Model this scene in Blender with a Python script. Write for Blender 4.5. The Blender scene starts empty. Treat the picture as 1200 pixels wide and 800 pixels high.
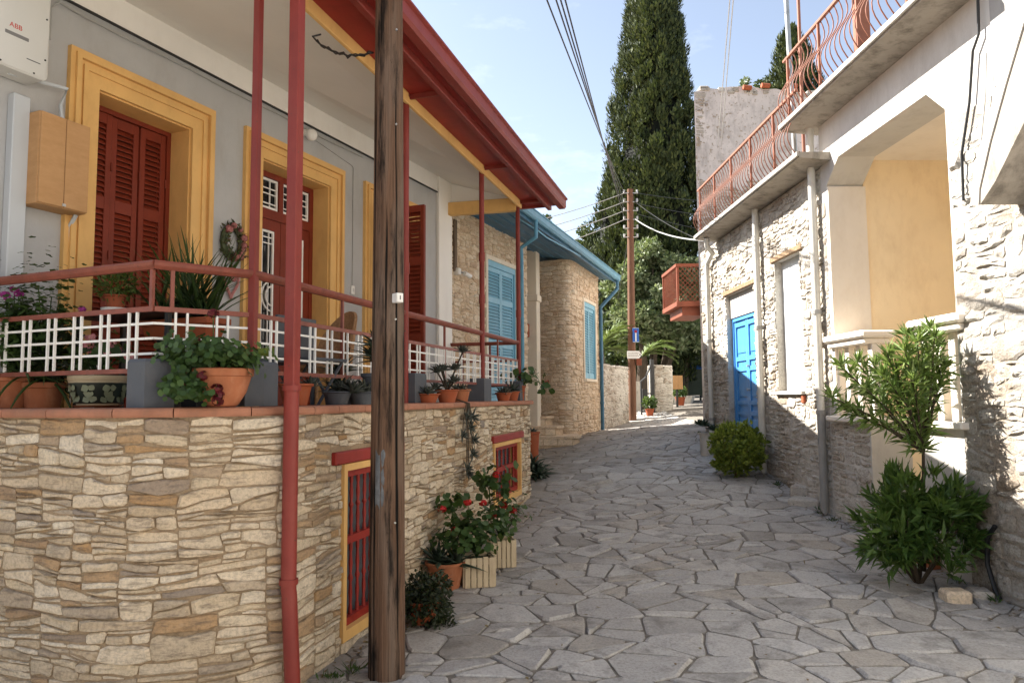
import bpy, math, random
import numpy as np
from mathutils import Vector, Matrix, noise as mnoise
sc = bpy.context.scene
R = math.radians
# ------------------------------------------------------------------ camera, sky, sun, exposure
FPX = 850.0; HOR = 466.0; EYE = 1.65
PITCH = math.atan((HOR-400)/FPX); ROLL = .008
cam_d = bpy.data.cameras.new('camera'); cam = bpy.data.objects.new('camera', cam_d); sc.collection.objects.link(cam)
cam.location = (0, 0, EYE); cam.rotation_euler = (Matrix.Rotation(math.pi/2+PITCH, 3, 'X') @ Matrix.Rotation(-ROLL, 3, 'Z')).to_euler()
cam_d.sensor_width = 36; cam_d.lens = FPX/1200*36; cam_d.clip_start = .05; cam_d.clip_end = 3000
sc.camera = cam
SUN_EL = R(41); SUN_AZ = R(25)          # azimuth: degrees ahead of -X, towards +Y
sdir = Vector((-math.cos(SUN_AZ)*math.cos(SUN_EL), math.sin(SUN_AZ)*math.cos(SUN_EL), math.sin(SUN_EL)))
w = bpy.data.worlds.new('World'); sc.world = w; w.use_nodes = True
wn = w.node_tree; wn.nodes.clear()
sky = wn.nodes.new('ShaderNodeTexSky'); sky.sky_type = 'NISHITA'; sky.sun_disc = False
sky.sun_elevation = SUN_EL
sky.sun_rotation = math.atan2(sdir.x, sdir.y)
sky.air_density = 1.0; sky.dust_density = 1.0; sky.ozone_density = 1.0
tcw = wn.nodes.new('ShaderNodeTexCoord'); mpw = wn.nodes.new('ShaderNodeMapping')
mpw.inputs['Scale'].default_value = (1.0, 1.0, 2.6)
nzw = wn.nodes.new('ShaderNodeTexNoise'); nzw.inputs['Scale'].default_value = 2.3; nzw.inputs['Detail'].default_value = 7; nzw.inputs['Roughness'].default_value = .62
rmp = wn.nodes.new('ShaderNodeValToRGB'); rmp.color_ramp.elements[0].position = .56; rmp.color_ramp.elements[1].position = .80
rmp.color_ramp.elements[0].color = (0, 0, 0, 1); rmp.color_ramp.elements[1].color = (.45, .45, .45, 1)
mxw = wn.nodes.new('ShaderNodeMix'); mxw.data_type = 'RGBA'
mxw.inputs['B'].default_value = (8.2, 8.4, 8.8, 1)
bg = wn.nodes.new('ShaderNodeBackground'); bg.inputs['Strength'].default_value = .07
wo = wn.nodes.new('ShaderNodeOutputWorld')
L = wn.links.new
L(tcw.outputs['Generated'], mpw.inputs['Vector']); L(mpw.outputs[0], nzw.inputs['Vector']); L(nzw.outputs['Fac'], rmp.inputs[0])
hs = wn.nodes.new('ShaderNodeHueSaturation'); hs.inputs['Saturation'].default_value = .72
L(sky.outputs[0], hs.inputs['Color']); L(rmp.outputs[0], mxw.inputs['Factor']); L(hs.outputs[0], mxw.inputs['A']); L(mxw.outputs['Result'], bg.inputs[0]); L(bg.outputs[0], wo.inputs[0])
sun_d = bpy.data.lights.new('sun', 'SUN'); sun_d.energy = 5.0; sun_d.angle = R(.5); sun_d.color = (1, .955, .89)
sun = bpy.data.objects.new('sun', sun_d); sc.collection.objects.link(sun)
sun.rotation_euler = (-sdir).to_track_quat('-Z', 'Y').to_euler(); sun.location = (-20, 10, 25)
vs = sc.view_settings
vs.view_transform = 'Standard'; vs.look = 'None'; vs.exposure = 1.93; vs.gamma = 1; vs.use_curve_mapping = False
sc.cycles.max_bounces = 8; sc.cycles.diffuse_bounces = 5; sc.cycles.use_denoising = True

# ------------------------------------------------------------------ geometry helpers
COL = sc.collection
CT, ST = math.cos(PITCH), math.sin(PITCH)
def ray(px, py):
    a = (px-600)/FPX; b = (400-py)/FPX; a, b = a+b*ROLL, b-a*ROLL
    return Vector((a, CT-b*ST, ST+b*CT))
def P(px, py, Y):                       # world point seen at a pixel of the survey, at distance Y down the street
    d = ray(px, py); k = Y/d.y
    return Vector((d.x*k, Y, EYE+d.z*k))
class Fr:                               # a vertical plane frame: s along, t inwards, z up
    def __init__(self, o, a): self.o = Vector((o[0], o[1], 0)); self.a = a; self.c = math.cos(a); self.s = math.sin(a)
    def w(self, s, t, z): return Vector((self.o.x+self.c*s-self.s*t, self.o.y+self.s*s+self.c*t, z))
    def inv(self, p):
        x = p[0]-self.o.x; y = p[1]-self.o.y
        return Vector((self.c*x+self.s*y, -self.s*x+self.c*y, p[2]))
    def hit(self, px, py, t=0):
        d = ray(px, py); n = (-self.s, self.c)
        o = self.w(0, t, 0)
        k = (n[0]*o.x+n[1]*o.y)/(n[0]*d.x+n[1]*d.y)
        q = self.inv((d.x*k, d.y*k, EYE+d.z*k)); return q.x, q.z
    @staticmethod
    def two(a, b): return Fr(a, math.atan2(b[1]-a[1], b[0]-a[0]))
ID = Fr((0, 0), 0)

class MB:
    def __init__(self): self.v = []; self.f = []; self.r = []; self.rnd = 0.0; self.m = []; self.mi = 0
    def add(self, vs, fs):
        b = len(self.v); self.v += [tuple(v) for v in vs]
        for f in fs: self.f.append([i+b for i in f]); self.r.append(self.rnd); self.m.append(self.mi)
        return self
    def box(self, fr, s0, s1, t0, t1, z0, z1, bev=0):
        if s0 > s1: s0, s1 = s1, s0
        if t0 > t1: t0, t1 = t1, t0
        if bev <= 0:
            p = [fr.w(s, t, z) for z in (z0, z1) for t in (t0, t1) for s in (s0, s1)]
            return self.add(p, [(0, 2, 3, 1), (4, 5, 7, 6), (0, 1, 5, 4), (2, 6, 7, 3), (0, 4, 6, 2), (1, 3, 7, 5)])
        b = min(bev, (s1-s0)*.45, (t1-t0)*.45, (z1-z0)*.45)
        vs = []; ix = {}
        for a in (0, 1):
            for c in (0, 1):
                for e in (0, 1):
                    S = (s0, s1)[a]; T = (t0, t1)[c]; Z = (z0, z1)[e]
                    ds = b if a == 0 else -b; dt = b if c == 0 else -b; dz = b if e == 0 else -b
                    ix[(a, c, e, 's')] = len(vs); vs.append(fr.w(S, T+dt, Z+dz))
                    ix[(a, c, e, 't')] = len(vs); vs.append(fr.w(S+ds, T, Z+dz))
                    ix[(a, c, e, 'z')] = len(vs); vs.append(fr.w(S+ds, T+dt, Z))
        q = [(0, 0), (0, 1), (1, 1), (1, 0)]; fs = []
        for a in (0, 1):
            l = [ix[(a, c, e, 's')] for c, e in q]; fs.append(l if a else l[::-1])
            l = [ix[(c, a, e, 't')] for c, e in q]; fs.append(l[::-1] if a else l)
            l = [ix[(c, e, a, 'z')] for c, e in q]; fs.append(l if a else l[::-1])
        for c in (0, 1):
            for e in (0, 1):
                fs.append([ix[(0, c, e, 't')], ix[(1, c, e, 't')], ix[(1, c, e, 'z')], ix[(0, c, e, 'z')]])
                fs.append([ix[(c, 0, e, 's')], ix[(c, 1, e, 's')], ix[(c, 1, e, 'z')], ix[(c, 0, e, 'z')]])
                fs.append([ix[(c, e, 0, 's')], ix[(c, e, 1, 's')], ix[(c, e, 1, 't')], ix[(c, e, 0, 't')]])
        for a in (0, 1):
            for c in (0, 1):
                for e in (0, 1): fs.append([ix[(a, c, e, k)] for k in 'stz'])
        return self.add(vs, fs)
    def prism(self, bot, top):          # two matching rings of points
        n = len(bot)
        fs = [list(range(n))[::-1], list(range(n, 2*n))]+[(i, (i+1) % n, n+(i+1) % n, n+i) for i in range(n)]
        return self.add(list(bot)+list(top), fs)
    def tube(self, pts, rad, n=8, cap=True):
        pts = [Vector(p) for p in pts]
        if not isinstance(rad, (list, tuple)): rad = [rad]*len(pts)
        vs = []; up = None
        for i, p in enumerate(pts):
            d = (pts[min(i+1, len(pts)-1)]-pts[max(i-1, 0)]).normalized()
            if up is None:
                up = Vector((0, 0, 1)) if abs(d.z) < .9 else Vector((0, 1, 0))
            a = d.cross(up); a = a.normalized() if a.length > 1e-6 else Vector((1, 0, 0)); b = a.cross(d).normalized(); up = b
            for k in range(n):
                t = 2*math.pi*(k+.5)/n
                vs.append(p+(a*math.cos(t)+b*math.sin(t))*rad[i])
        fs = []
        for i in range(len(pts)-1):
            for k in range(n): fs.append((i*n+k, i*n+(k+1) % n, (i+1)*n+(k+1) % n, (i+1)*n+k))
        if cap: fs.append(list(range(n))[::-1]); fs.append([(len(pts)-1)*n+k for k in range(n)])
        return self.add(vs, fs)
    def lathe(self, c, prof, n=20, sx=1, sy=1):
        vs = []; fs = []
        for r, z in prof:
            for k in range(n):
                t = 2*math.pi*k/n; vs.append((c[0]+r*math.cos(t)*sx, c[1]+r*math.sin(t)*sy, c[2]+z))
        m = len(prof)
        for i in range(m-1):
            for k in range(n): fs.append((i*n+k, i*n+(k+1) % n, (i+1)*n+(k+1) % n, (i+1)*n+k))
        fs.append(list(range(n))[::-1]); fs.append([(m-1)*n+k for k in range(n)])
        return self.add(vs, fs)
    def build(self, name, mat, parent=None, smooth=False, local=False, kind=None):
        me = bpy.data.meshes.new(name)
        vs = self.v
        if parent is not None and not local:
            mi = PM[parent.name]; vs = [tuple(mi @ Vector(v)) for v in vs]
        me.from_pydata(vs, [], self.f)
        mats = mat if isinstance(mat, (list, tuple)) else [mat]
        for m_ in mats: me.materials.append(m_)
        if len(mats) > 1: me.polygons.foreach_set('material_index', self.m)
        if any(self.r): 
            at = me.attributes.new('rnd', 'FLOAT', 'FACE'); at.data.foreach_set('value', self.r)
        if smooth:
            me.polygons.foreach_set('use_smooth', [True]*len(me.polygons))
            if smooth != 'all':
                try: me.set_sharp_from_angle(angle=R(38))
                except Exception: pass
        me.update()
        return link(name, me, parent, kind)
PM = {}
def link(name, me, parent=None, kind=None, loc=None, rz=0):
    o = bpy.data.objects.new(name, me); COL.objects.link(o)
    if parent is not None:
        o.parent = parent
        if parent.name not in PM: PM[parent.name] = Matrix.Identity(4)
        PM[o.name] = PM[parent.name].copy()
    else: PM[o.name] = Matrix.Identity(4)
    if loc is not None: o.location = loc
    if rz: o.rotation_euler.z = rz
    if kind: o['kind'] = kind
    return o
def tag(o, label, cat, group=None, kind=None):
    o['label'] = label; o['category'] = cat
    if group: o['group'] = group
    o['kind'] = kind or 'thing'
    return o
def thing(name, label, cat, loc=(0, 0, 0), rz=0, group=None):
    o = bpy.data.objects.new(name, None); COL.objects.link(o); o.empty_display_size = .2
    o.location = loc; o.rotation_euler = (0, 0, rz)
    PM[o.name] = (Matrix.Translation(Vector(loc)) @ Matrix.Rotation(rz, 4, 'Z')).inverted()
    return tag(o, label, cat, group)
def wall_holes(mb, fr, s0, s1, z0, z1, t0, t1, holes):
    ss = sorted({s0, s1, *[h[0] for h in holes], *[h[1] for h in holes]}); ss = [s for s in ss if s0 <= s <= s1]
    zs = sorted({z0, z1, *[h[2] for h in holes], *[h[3] for h in holes]}); zs = [z for z in zs if z0 <= z <= z1]
    nS, nZ = len(ss)-1, len(zs)-1
    def solid(i, j):
        if not (0 <= i < nS and 0 <= j < nZ): return False
        a, b = (ss[i]+ss[i+1])/2, (zs[j]+zs[j+1])/2
        return not any(h[0] < a < h[1] and h[2] < b < h[3] for h in holes)
    for i in range(nS):
        for j in range(nZ):
            if not solid(i, j): continue
            a, b, c, d = ss[i], ss[i+1], zs[j], zs[j+1]
            mb.add([fr.w(a, t0, c), fr.w(b, t0, c), fr.w(b, t0, d), fr.w(a, t0, d)], [(0, 1, 2, 3)])
            mb.add([fr.w(a, t1, c), fr.w(b, t1, c), fr.w(b, t1, d), fr.w(a, t1, d)], [(3, 2, 1, 0)])
            for di, dj, (u0, v0), (u1, v1) in ((-1, 0, (a, c), (a, d)), (1, 0, (b, d), (b, c)), (0, 1, (a, d), (b, d)), (0, -1, (b, c), (a, c))):
                if not solid(i+di, j+dj): mb.add([fr.w(u0, t0, v0), fr.w(u1, t0, v1), fr.w(u1, t1, v1), fr.w(u0, t1, v0)], [(0, 1, 2, 3)])
    return mb

# ------------------------------------------------------------------ materials
def NT(name):
    m = bpy.data.materials.new(name); m.use_nodes = True; nt = m.node_tree; nt.nodes.clear()
    out = nt.nodes.new('ShaderNodeOutputMaterial'); b = nt.nodes.new('ShaderNodeBsdfPrincipled')
    nt.links.new(b.outputs[0], out.inputs[0])
    return m, nt, b, out
def nd(nt, t, **k):
    n = nt.nodes.new('ShaderNode'+t)
    for a, v in k.items():
        setattr(n, a, v)
    return n
def c4(c): return (c[0], c[1], c[2], 1)
def mixc(nt, fac, a, b, mode='MIX'):
    n = nt.nodes.new('ShaderNodeMix'); n.data_type = 'RGBA'; n.blend_type = mode
    for s, v in (('Factor', fac), ('A', a), ('B', b)):
        if isinstance(v, (tuple, list)): n.inputs[s].default_value = c4(v)
        elif isinstance(v, (int, float)): n.inputs[s].default_value = v
        else: nt.links.new(v, n.inputs[s])
    return n.outputs['Result']
def noi(nt, vec, scale, det=4, rough=.55):
    n = nt.nodes.new('ShaderNodeTexNoise'); n.inputs['Scale'].default_value = scale; n.inputs['Detail'].default_value = det; n.inputs['Roughness'].default_value = rough
    nt.links.new(vec, n.inputs['Vector']); return n.outputs['Fac']
def ramp(nt, fac, stops):
    n = nt.nodes.new('ShaderNodeValToRGB'); e = n.color_ramp.elements
    while len(e) < len(stops): e.new(.5)
    for el, (p, c) in zip(e, stops): el.position = p; el.color = c4(c) if isinstance(c, (tuple, list)) else (c, c, c, 1)
    nt.links.new(fac, n.inputs[0]); return n.outputs[0]
def pos(nt, scale=(1, 1, 1), off=None):
    g = nt.nodes.new('ShaderNodeNewGeometry'); m = nt.nodes.new('ShaderNodeMapping'); m.inputs['Scale'].default_value = scale
    nt.links.new(g.outputs['Position'], m.inputs['Vector'])
    if off is not None:
        cb = nt.nodes.new('ShaderNodeCombineXYZ'); mu = nt.nodes.new('ShaderNodeMath'); mu.operation = 'MULTIPLY'; mu.inputs[1].default_value = 43.7
        nt.links.new(off, mu.inputs[0])
        for i in range(3): nt.links.new(mu.outputs[0], cb.inputs[i])
        nt.links.new(cb.outputs[0], m.inputs['Location'])
    return m.outputs[0]
def bump(nt, b, h, strength, dist=.01):
    n = nt.nodes.new('ShaderNodeBump'); n.inputs['Strength'].default_value = strength; n.inputs['Distance'].default_value = dist
    nt.links.new(h, n.inputs['Height']); nt.links.new(n.outputs[0], b.inputs['Normal'])
def paint(name, col, rough=.55, var=.18, scale=3, dirt=None, dirt_amt=.35, bmp=.15, bs=60, spec=.4, metal=0, stretch=(1, 1, 1), chips=None, chip_thr=.66):
    m, nt, b, o = NT(name); p = pos(nt, stretch)
    n1 = noi(nt, p, scale, 5, .6)
    c = mixc(nt, ramp(nt, n1, [(.3, 0.), (.7, 1.)]), tuple(x*(1-var) for x in col), tuple(min(1, x*(1+var)) for x in col))
    if dirt is not None:
        n2 = noi(nt, pos(nt, (stretch[0]*1.3, stretch[1]*1.3, stretch[2]*.6)), scale*2.3, 8, .7)
        f = ramp(nt, n2, [(.48, 0.), (.72, dirt_amt)]); c = mixc(nt, f, c, dirt)
    if chips is not None:
        n3 = noi(nt, p, scale*9, 6, .65); f = ramp(nt, n3, [(chip_thr, 0.), (chip_thr+.03, 1.)]); c = mixc(nt, f, c, chips)
    nt.links.new(c, b.inputs['Base Color'])
    b.inputs['Roughness'].default_value = rough; b.inputs['Specular IOR Level'].default_value = spec; b.inputs['Metallic'].default_value = metal
    bump(nt, b, noi(nt, pos(nt, stretch), bs, 6, .6), bmp, .006)
    return m
def stone_mat(name, stops, strata=(4, 4, 22), rough=.9, dark=(.12, .09, .07), bmp=.7, darkamt=.6, wash=None, wash_lo=.45, wash_hi=.6, speck=.38, dirtline=False):
    m, nt, b, o = NT(name)
    at = nd(nt, 'Attribute', attribute_name='rnd'); rv = at.outputs['Fac']
    base = ramp(nt, rv, stops)
    p = pos(nt, (1, 1, 1), rv); ps = pos(nt, strata, rv)
    n1 = noi(nt, ps, 1.6, 8, .68); n2 = noi(nt, p, 9, 8, .65); n3 = noi(nt, p, 55, 5, .7)
    c = mixc(nt, ramp(nt, n2, [(.25, .35), (.55, 0.), (.8, .0)]), base, tuple(x*.45 for x in stops[len(stops)//2][1]))
    c = mixc(nt, ramp(nt, n1, [(.52, 0.), (.66, darkamt)]), c, dark)
    c = mixc(nt, ramp(nt, n3, [(.34, speck), (.56, 0.)]), c, (.1, .085, .07))
    c = mixc(nt, ramp(nt, n2, [(.6, 0.), (.8, .4)]), c, (.62, .55, .45))
    if wash is not None:
        n4 = noi(nt, pos(nt), .9, 8, .68); c = mixc(nt, ramp(nt, n4, [(wash_lo, 0.), (wash_hi, .85)]), c, wash)
    if dirtline:                         # earth trodden along the foot of the terrace wall
        g_ = nt.nodes.new('ShaderNodeNewGeometry'); dt = nd(nt, 'VectorMath', operation='DOT_PRODUCT'); dt.inputs[1].default_value = (.967, -.255, 0); nt.links.new(g_.outputs['Position'], dt.inputs[0])
        ma = nd(nt, 'Math', operation='MULTIPLY_ADD'); ma.inputs[1].default_value = 1.5; nt.links.new(noi(nt, pos(nt), 1.7, 6, .65), ma.inputs[0]); nt.links.new(dt.outputs['Value'], ma.inputs[2])
        mr = nd(nt, 'MapRange'); mr.inputs['From Min'].default_value = -1.75; mr.inputs['From Max'].default_value = -.85; mr.inputs['To Min'].default_value = .72; mr.inputs['To Max'].default_value = 0.0; nt.links.new(ma.outputs[0], mr.inputs['Value'])
        c = mixc(nt, mr.outputs[0], c, (.19, .155, .115))
    nt.links.new(c, b.inputs['Base Color']); b.inputs['Roughness'].default_value = rough; b.inputs['Specular IOR Level'].default_value = .25
    ad = nd(nt, 'Math', operation='ADD'); nt.links.new(n1, ad.inputs[0])
    mu = nd(nt, 'Math', operation='MULTIPLY'); mu.inputs[1].default_value = .6; nt.links.new(n3, mu.inputs[0]); nt.links.new(mu.outputs[0], ad.inputs[1])
    bump(nt, b, ad.outputs[0], bmp, .02)
    return m
def leaf_mat(name, cols, trans=.3, rough=.5, spec=.35):
    m, nt, b, o = NT(name)
    g = nt.nodes.new('ShaderNodeNewGeometry')
    n = noi(nt, pos(nt), 2.2, 3)
    ad = nd(nt, 'Math', operation='MULTIPLY_ADD'); ad.inputs[1].default_value = .55; nt.links.new(g.outputs['Random Per Island'], ad.inputs[0])
    mu = nd(nt, 'Math', operation='MULTIPLY'); mu.inputs[1].default_value = .5; nt.links.new(n, mu.inputs[0]); nt.links.new(mu.outputs[0], ad.inputs[2])
    c = ramp(nt, ad.outputs[0], [(.15+.7*i/(len(cols)-1), k) for i, k in enumerate(cols)])
    nt.links.new(c, b.inputs['Base Color']); b.inputs['Roughness'].default_value = rough; b.inputs['Specular IOR Level'].default_value = spec
    t = nt.nodes.new('ShaderNodeBsdfTranslucent'); nt.links.new(mixc(nt, .5, c, (.16, .2, .03)), t.inputs[0])
    mx = nt.nodes.new('ShaderNodeMixShader'); mx.inputs[0].default_value = trans
    nt.links.new(b.outputs[0], mx.inputs[1]); nt.links.new(t.outputs[0], mx.inputs[2]); nt.links.new(mx.outputs[0], o.inputs[0])
    return m
def wood_mat(name, c1, c2, stretch=(14, 14, .9), rough=.8, bmp=.6, dark=None, crack=True):
    m, nt, b, o = NT(name)
    n1 = noi(nt, pos(nt, stretch), 3, 8, .65); n2 = noi(nt, pos(nt, (stretch[0]*.3, stretch[1]*.3, stretch[2]*.5)), 2, 5)
    c = mixc(nt, ramp(nt, n1, [(.3, 0.), (.7, 1.)]), c1, c2)
    if dark is not None: c = mixc(nt, ramp(nt, n2, [(.5, 0.), (.66, .85)]), c, dark)
    n3 = noi(nt, pos(nt, (stretch[0]*1.5, stretch[1]*1.5, stretch[2]*.35)), 2.6, 6, .7)
    if crack: c = mixc(nt, ramp(nt, n3, [(.3, .9), (.4, 0.)]), c, tuple(x*.25 for x in c1))
    nt.links.new(c, b.inputs['Base Color']); b.inputs['Roughness'].default_value = rough; b.inputs['Specular IOR Level'].default_value = .2
    bump(nt, b, n1, bmp, .01); return m
def glass_mat(name):
    m, nt, b, o = NT(name); b.inputs['Base Color'].default_value = (.012, .013, .015, 1); b.inputs['Roughness'].default_value = .08; b.inputs['Specular IOR Level'].default_value = .6
    return m

m_grey = paint('grey_plaster', (.42, .42, .415), .85, .07, 1.6, (.33, .31, .28), .4, .25, 90, .2)
m_frieze = paint('cream_plaster', (.80, .775, .72), .85, .04, 1.2, (.55, .5, .43), .2, .2, 90, .2)
m_ceil = paint('ceiling_plaster', (.76, .73, .67), .85, .05, 1, None, 0, .15, 70, .2)
m_ochre = paint('ochre_paint', (.68, .41, .145), .6, .08, 2.5, (.45, .24, .08), .35, .1, 70, .35)
m_red = paint('dark_red_paint', (.185, .029, .013), .5, .12, 4, (.10, .02, .009), .4, .12, 60, .25)
m_rust = paint('red_oxide_paint', (.20, .030, .022), .5, .14, 3, (.25, .06, .04), .4, .15, 50, .3, chips=(.11, .045, .03), chip_thr=.66)
m_rail = paint('faded_red_rail_paint', (.22, .062, .04), .5, .2, 6, (.13, .045, .03), .55, .15, 60, .35, chips=(.09, .05, .035), chip_thr=.64)
m_white = paint('white_metal_paint', (.80, .79, .75), .45, .04, 5, (.5, .42, .33), .3, .05, 60, .4)
m_inv = paint('inverter_shell', (.58, .58, .55), .4, .02, 2, None, 0, .03, 60, .4)
m_cab = wood_mat('cabinet_wood', (.42, .235, .10), (.50, .29, .135), (3, 3, 8), .6, .08, None, False)
m_trunk = paint('pale_conduit', (.48, .51, .53), .5, .04, 2, None, 0, .02, 60, .4)
m_black = paint('black_rubber', (.012, .012, .013), .5, .1, 9, None, 0, .05, 60, .4)
m_dgrey = paint('charcoal_paint', (.075, .082, .095), .65, .1, 4, (.15, .14, .13), .3, .2, 70, .35)
m_terra = paint('terracotta', (.35, .125, .058), .8, .12, 7, (.55, .3, .18), .3, .15, 90, .25)
m_terra2 = paint('terracotta_red', (.33, .085, .035), .75, .12, 7, (.25, .12, .07), .4, .15, 90, .25)
m_tile = paint('terracotta_coping', (.37, .165, .10), .8, .2, 6, (.22, .13, .085), .65, .2, 60, .3)
m_soil = paint('soil', (.035, .025, .017), .95, .4, 30, None, 0, .8, 60, .1)
m_mortar = stone_mat('tan_mortar', [(0, (.375, .28, .18)), (.5, (.375, .28, .18)), (1, (.375, .28, .18))], (5, 5, 5), .95, (.16, .115, .075), .8, .4)
STOPS = [(0, (.63, .50, .345)), (.2, (.74, .63, .475)), (.38, (.52, .405, .27)), (.52, (.78, .685, .54)), (.70, (.66, .54, .375)), (.84, (.44, .36, .27)), (.94, (.46, .285, .135)), (1, (.29, .255, .22))]
m_stone = stone_mat('cream_rubble_stone', STOPS)
m_stoneB = stone_mat('honey_rubble_stone', [(0, (.72, .56, .39)), (.3, (.80, .66, .48)), (.55, (.68, .51, .34)), (.8, (.82, .70, .53)), (1, (.58, .40, .25))], (6, 6, 16), darkamt=.3)
m_mortB = stone_mat('honey_mortar', [(0, (.62, .47, .31)), (.5, (.62, .47, .31)), (1, (.62, .47, .31))], (6, 6, 6), .95, (.3, .2, .12), .6, .3)
m_stoneR = stone_mat('limewashed_stone', [(0, (.46, .40, .32)), (.3, (.58, .53, .45)), (.55, (.37, .31, .24)), (.8, (.60, .55, .48)), (1, (.30, .23, .16))], (5, 5, 12), darkamt=.7, speck=.6, wash=(.60, .57, .51), wash_lo=.46, wash_hi=.68)
m_mortR = stone_mat('lime_mortar', [(0, (.50, .45, .38)), (.5, (.50, .45, .38)), (1, (.50, .45, .38))], (6, 6, 6), .95, (.28, .23, .18), .9, .45, wash=(.60, .57, .51))
m_pave = stone_mat('grey_flagstone', [(0, (.33, .315, .295)), (.25, (.44, .425, .40)), (.5, (.38, .365, .345)), (.75, (.50, .485, .46)), (.92, (.41, .375, .325)), (1, (.27, .26, .245))], (2.2, 2.2, 2.2), .75, (.13, .12, .105), .45, .6, dirtline=True)
m_grout = stone_mat('paving_mortar', [(0, (.20, .178, .15)), (.5, (.20, .178, .15)), (1, (.20, .178, .15))], (7, 7, 7), .95, (.08, .07, .055), .6, .5, dirtline=True)
def pole_mat():
    m, nt, b, o = NT('weathered_pole_wood')
    g = noi(nt, pos(nt, (60, 60, 1.2)), 1.5, 8, .7); p1 = noi(nt, pos(nt, (9, 9, 1.0)), 1.1, 7, .68); cr = noi(nt, pos(nt, (34, 34, .32)), 1.3, 3, .5); sp_ = noi(nt, pos(nt, (30, 30, 9)), 1.2, 5, .7)
    c = mixc(nt, ramp(nt, g, [(.3, 0.), (.7, 1.)]), (.085, .048, .030), (.21, .125, .08))
    c = mixc(nt, ramp(nt, noi(nt, pos(nt, (5, 5, .6)), 1.3, 4), [(.45, 0.), (.65, .6)]), c, (.20, .165, .135))
    c = mixc(nt, ramp(nt, p1, [(.50, 0.), (.60, .93)]), c, (.018, .014, .012))
    c = mixc(nt, ramp(nt, cr, [(.37, 1.), (.42, 0.)]), c, (.008, .007, .006))
    c = mixc(nt, ramp(nt, sp_, [(.66, 0.), (.72, .8)]), c, (.012, .01, .009))
    nt.links.new(c, b.inputs['Base Color']); b.inputs['Roughness'].default_value = .9; b.inputs['Specular IOR Level'].default_value = .15
    ad = nd(nt, 'Math', operation='MULTIPLY'); nt.links.new(g, ad.inputs[0]); nt.links.new(ramp(nt, cr, [(.36, 0.), (.45, 1.)]), ad.inputs[1])
    bump(nt, b, ad.outputs[0], 1.0, .02); return m
m_pole = pole_mat()
m_shade = paint('grey_render_in_shade', (.33, .32, .30), .9, .1, 2, (.2, .19, .17), .5, .4, 40, .1)  # grey plaster, darkened to stand for the shade of the slab
m_red2 = paint('cellar_red_paint', (.27, .026, .018), .5, .12, 5, (.15, .02, .012), .4, .1, 60, .3)
m_tealg = paint('teal_gutter_paint', (.10, .27, .37), .5, .1, 4, (.06, .17, .24), .4, .08, 60, .35)
m_bark = wood_mat('dark_bark', (.045, .034, .024), (.085, .065, .045), (8, 8, 2), .9, .5)
m_stoneN = stone_mat('pitted_limewash', [(0, (.42, .37, .30)), (.4, (.50, .46, .39)), (.75, (.38, .32, .25)), (.9, (.33, .26, .19)), (1, (.22, .17, .12))], (9, 9, 14), darkamt=.75, bmp=1.0, speck=.6, wash=(.47, .445, .40), wash_lo=.42, wash_hi=.62)
m_pole2 = wood_mat('brown_pole_wood', (.11, .055, .032), (.19, .098, .06), (12, 12, .6), .8, .5)
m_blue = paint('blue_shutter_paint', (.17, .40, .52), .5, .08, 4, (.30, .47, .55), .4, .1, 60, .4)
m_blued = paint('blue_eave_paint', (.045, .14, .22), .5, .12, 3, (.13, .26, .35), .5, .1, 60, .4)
m_bdoor = paint('bright_blue_door', (.07, .26, .56), .4, .1, 4, (.14, .36, .6), .5, .08, 50, .45)
m_cream = paint('cream_render', (.70, .62, .49), .85, .06, 2, (.5, .41, .3), .3, .2, 70, .2)
m_conc = paint('stained_concrete', (.36, .32, .27), .9, .14, 2.2, (.09, .08, .065), .75, .5, 45, .15)
m_conc2 = paint('pale_concrete', (.50, .47, .42), .9, .12, 3, (.17, .15, .12), .7, .4, 50, .15)
m_whitew = paint('white_render', (.56, .535, .49), .9, .07, 1.4, (.36, .33, .29), .5, .35, 55, .15)
m_peach = paint('peach_render', (.90, .74, .50), .85, .05, 1.6, (.66, .48, .28), .4, .15, 70, .2)
m_peachp = paint('peach_white_render', (.80, .73, .63), .85, .04, 1.6, (.6, .5, .38), .3, .15, 70, .2)
m_pvc = paint('cream_downpipe', (.60, .58, .52), .5, .05, 5, (.35, .3, .24), .4, .06, 60, .35)
m_pvcd = paint('grey_downpipe', (.30, .29, .27), .55, .08, 5, (.18, .16, .13), .4, .06, 60, .35)
m_wshut = paint('flaking_white_shutter', (.72, .73, .71), .75, .06, 5, (.45, .5, .52), .5, .3, 30, .2, stretch=(6, 6, .8))
m_iron = paint('terracotta_iron', (.27, .105, .06), .6, .15, 7, (.25, .09, .05), .5, .1, 60, .35)
m_irond = paint('black_iron', (.02, .02, .02), .5, .2, 8, None, 0, .1, 60, .4)
m_steel = paint('galvanised_steel', (.42, .42, .40), .4, .1, 8, (.25, .2, .15), .4, .1, 60, .5, .6)
m_pink = paint('old_pinkish_render', (.58, .52, .48), .95, .14, 1.6, (.24, .21, .19), .8, .8, 30, .1, chips=(.34, .28, .22), chip_thr=.585)
m_crate = wood_mat('weathered_crate_wood', (.44, .35, .23), (.58, .48, .33), (9, 9, 2), .85, .3, None, False)
m_orange = paint('orange_balcony_paint', (.19, .05, .022), .6, .15, 5, (.2, .06, .03), .4, .1, 60, .3)
m_glass = glass_mat('dark_glass')
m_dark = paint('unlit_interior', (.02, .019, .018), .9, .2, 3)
m_wicker = paint('wicker', (.34, .19, .09), .7, .3, 60, None, 0, .6, 120, .3)
m_green = paint('green_cushion', (.20, .26, .05), .9, .2, 20, None, 0, .2, 90, .2)
m_roof = paint('roof_tile', (.42, .16, .09), .85, .2, 4, (.2, .1, .07), .5, .5, 20, .2)
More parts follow.
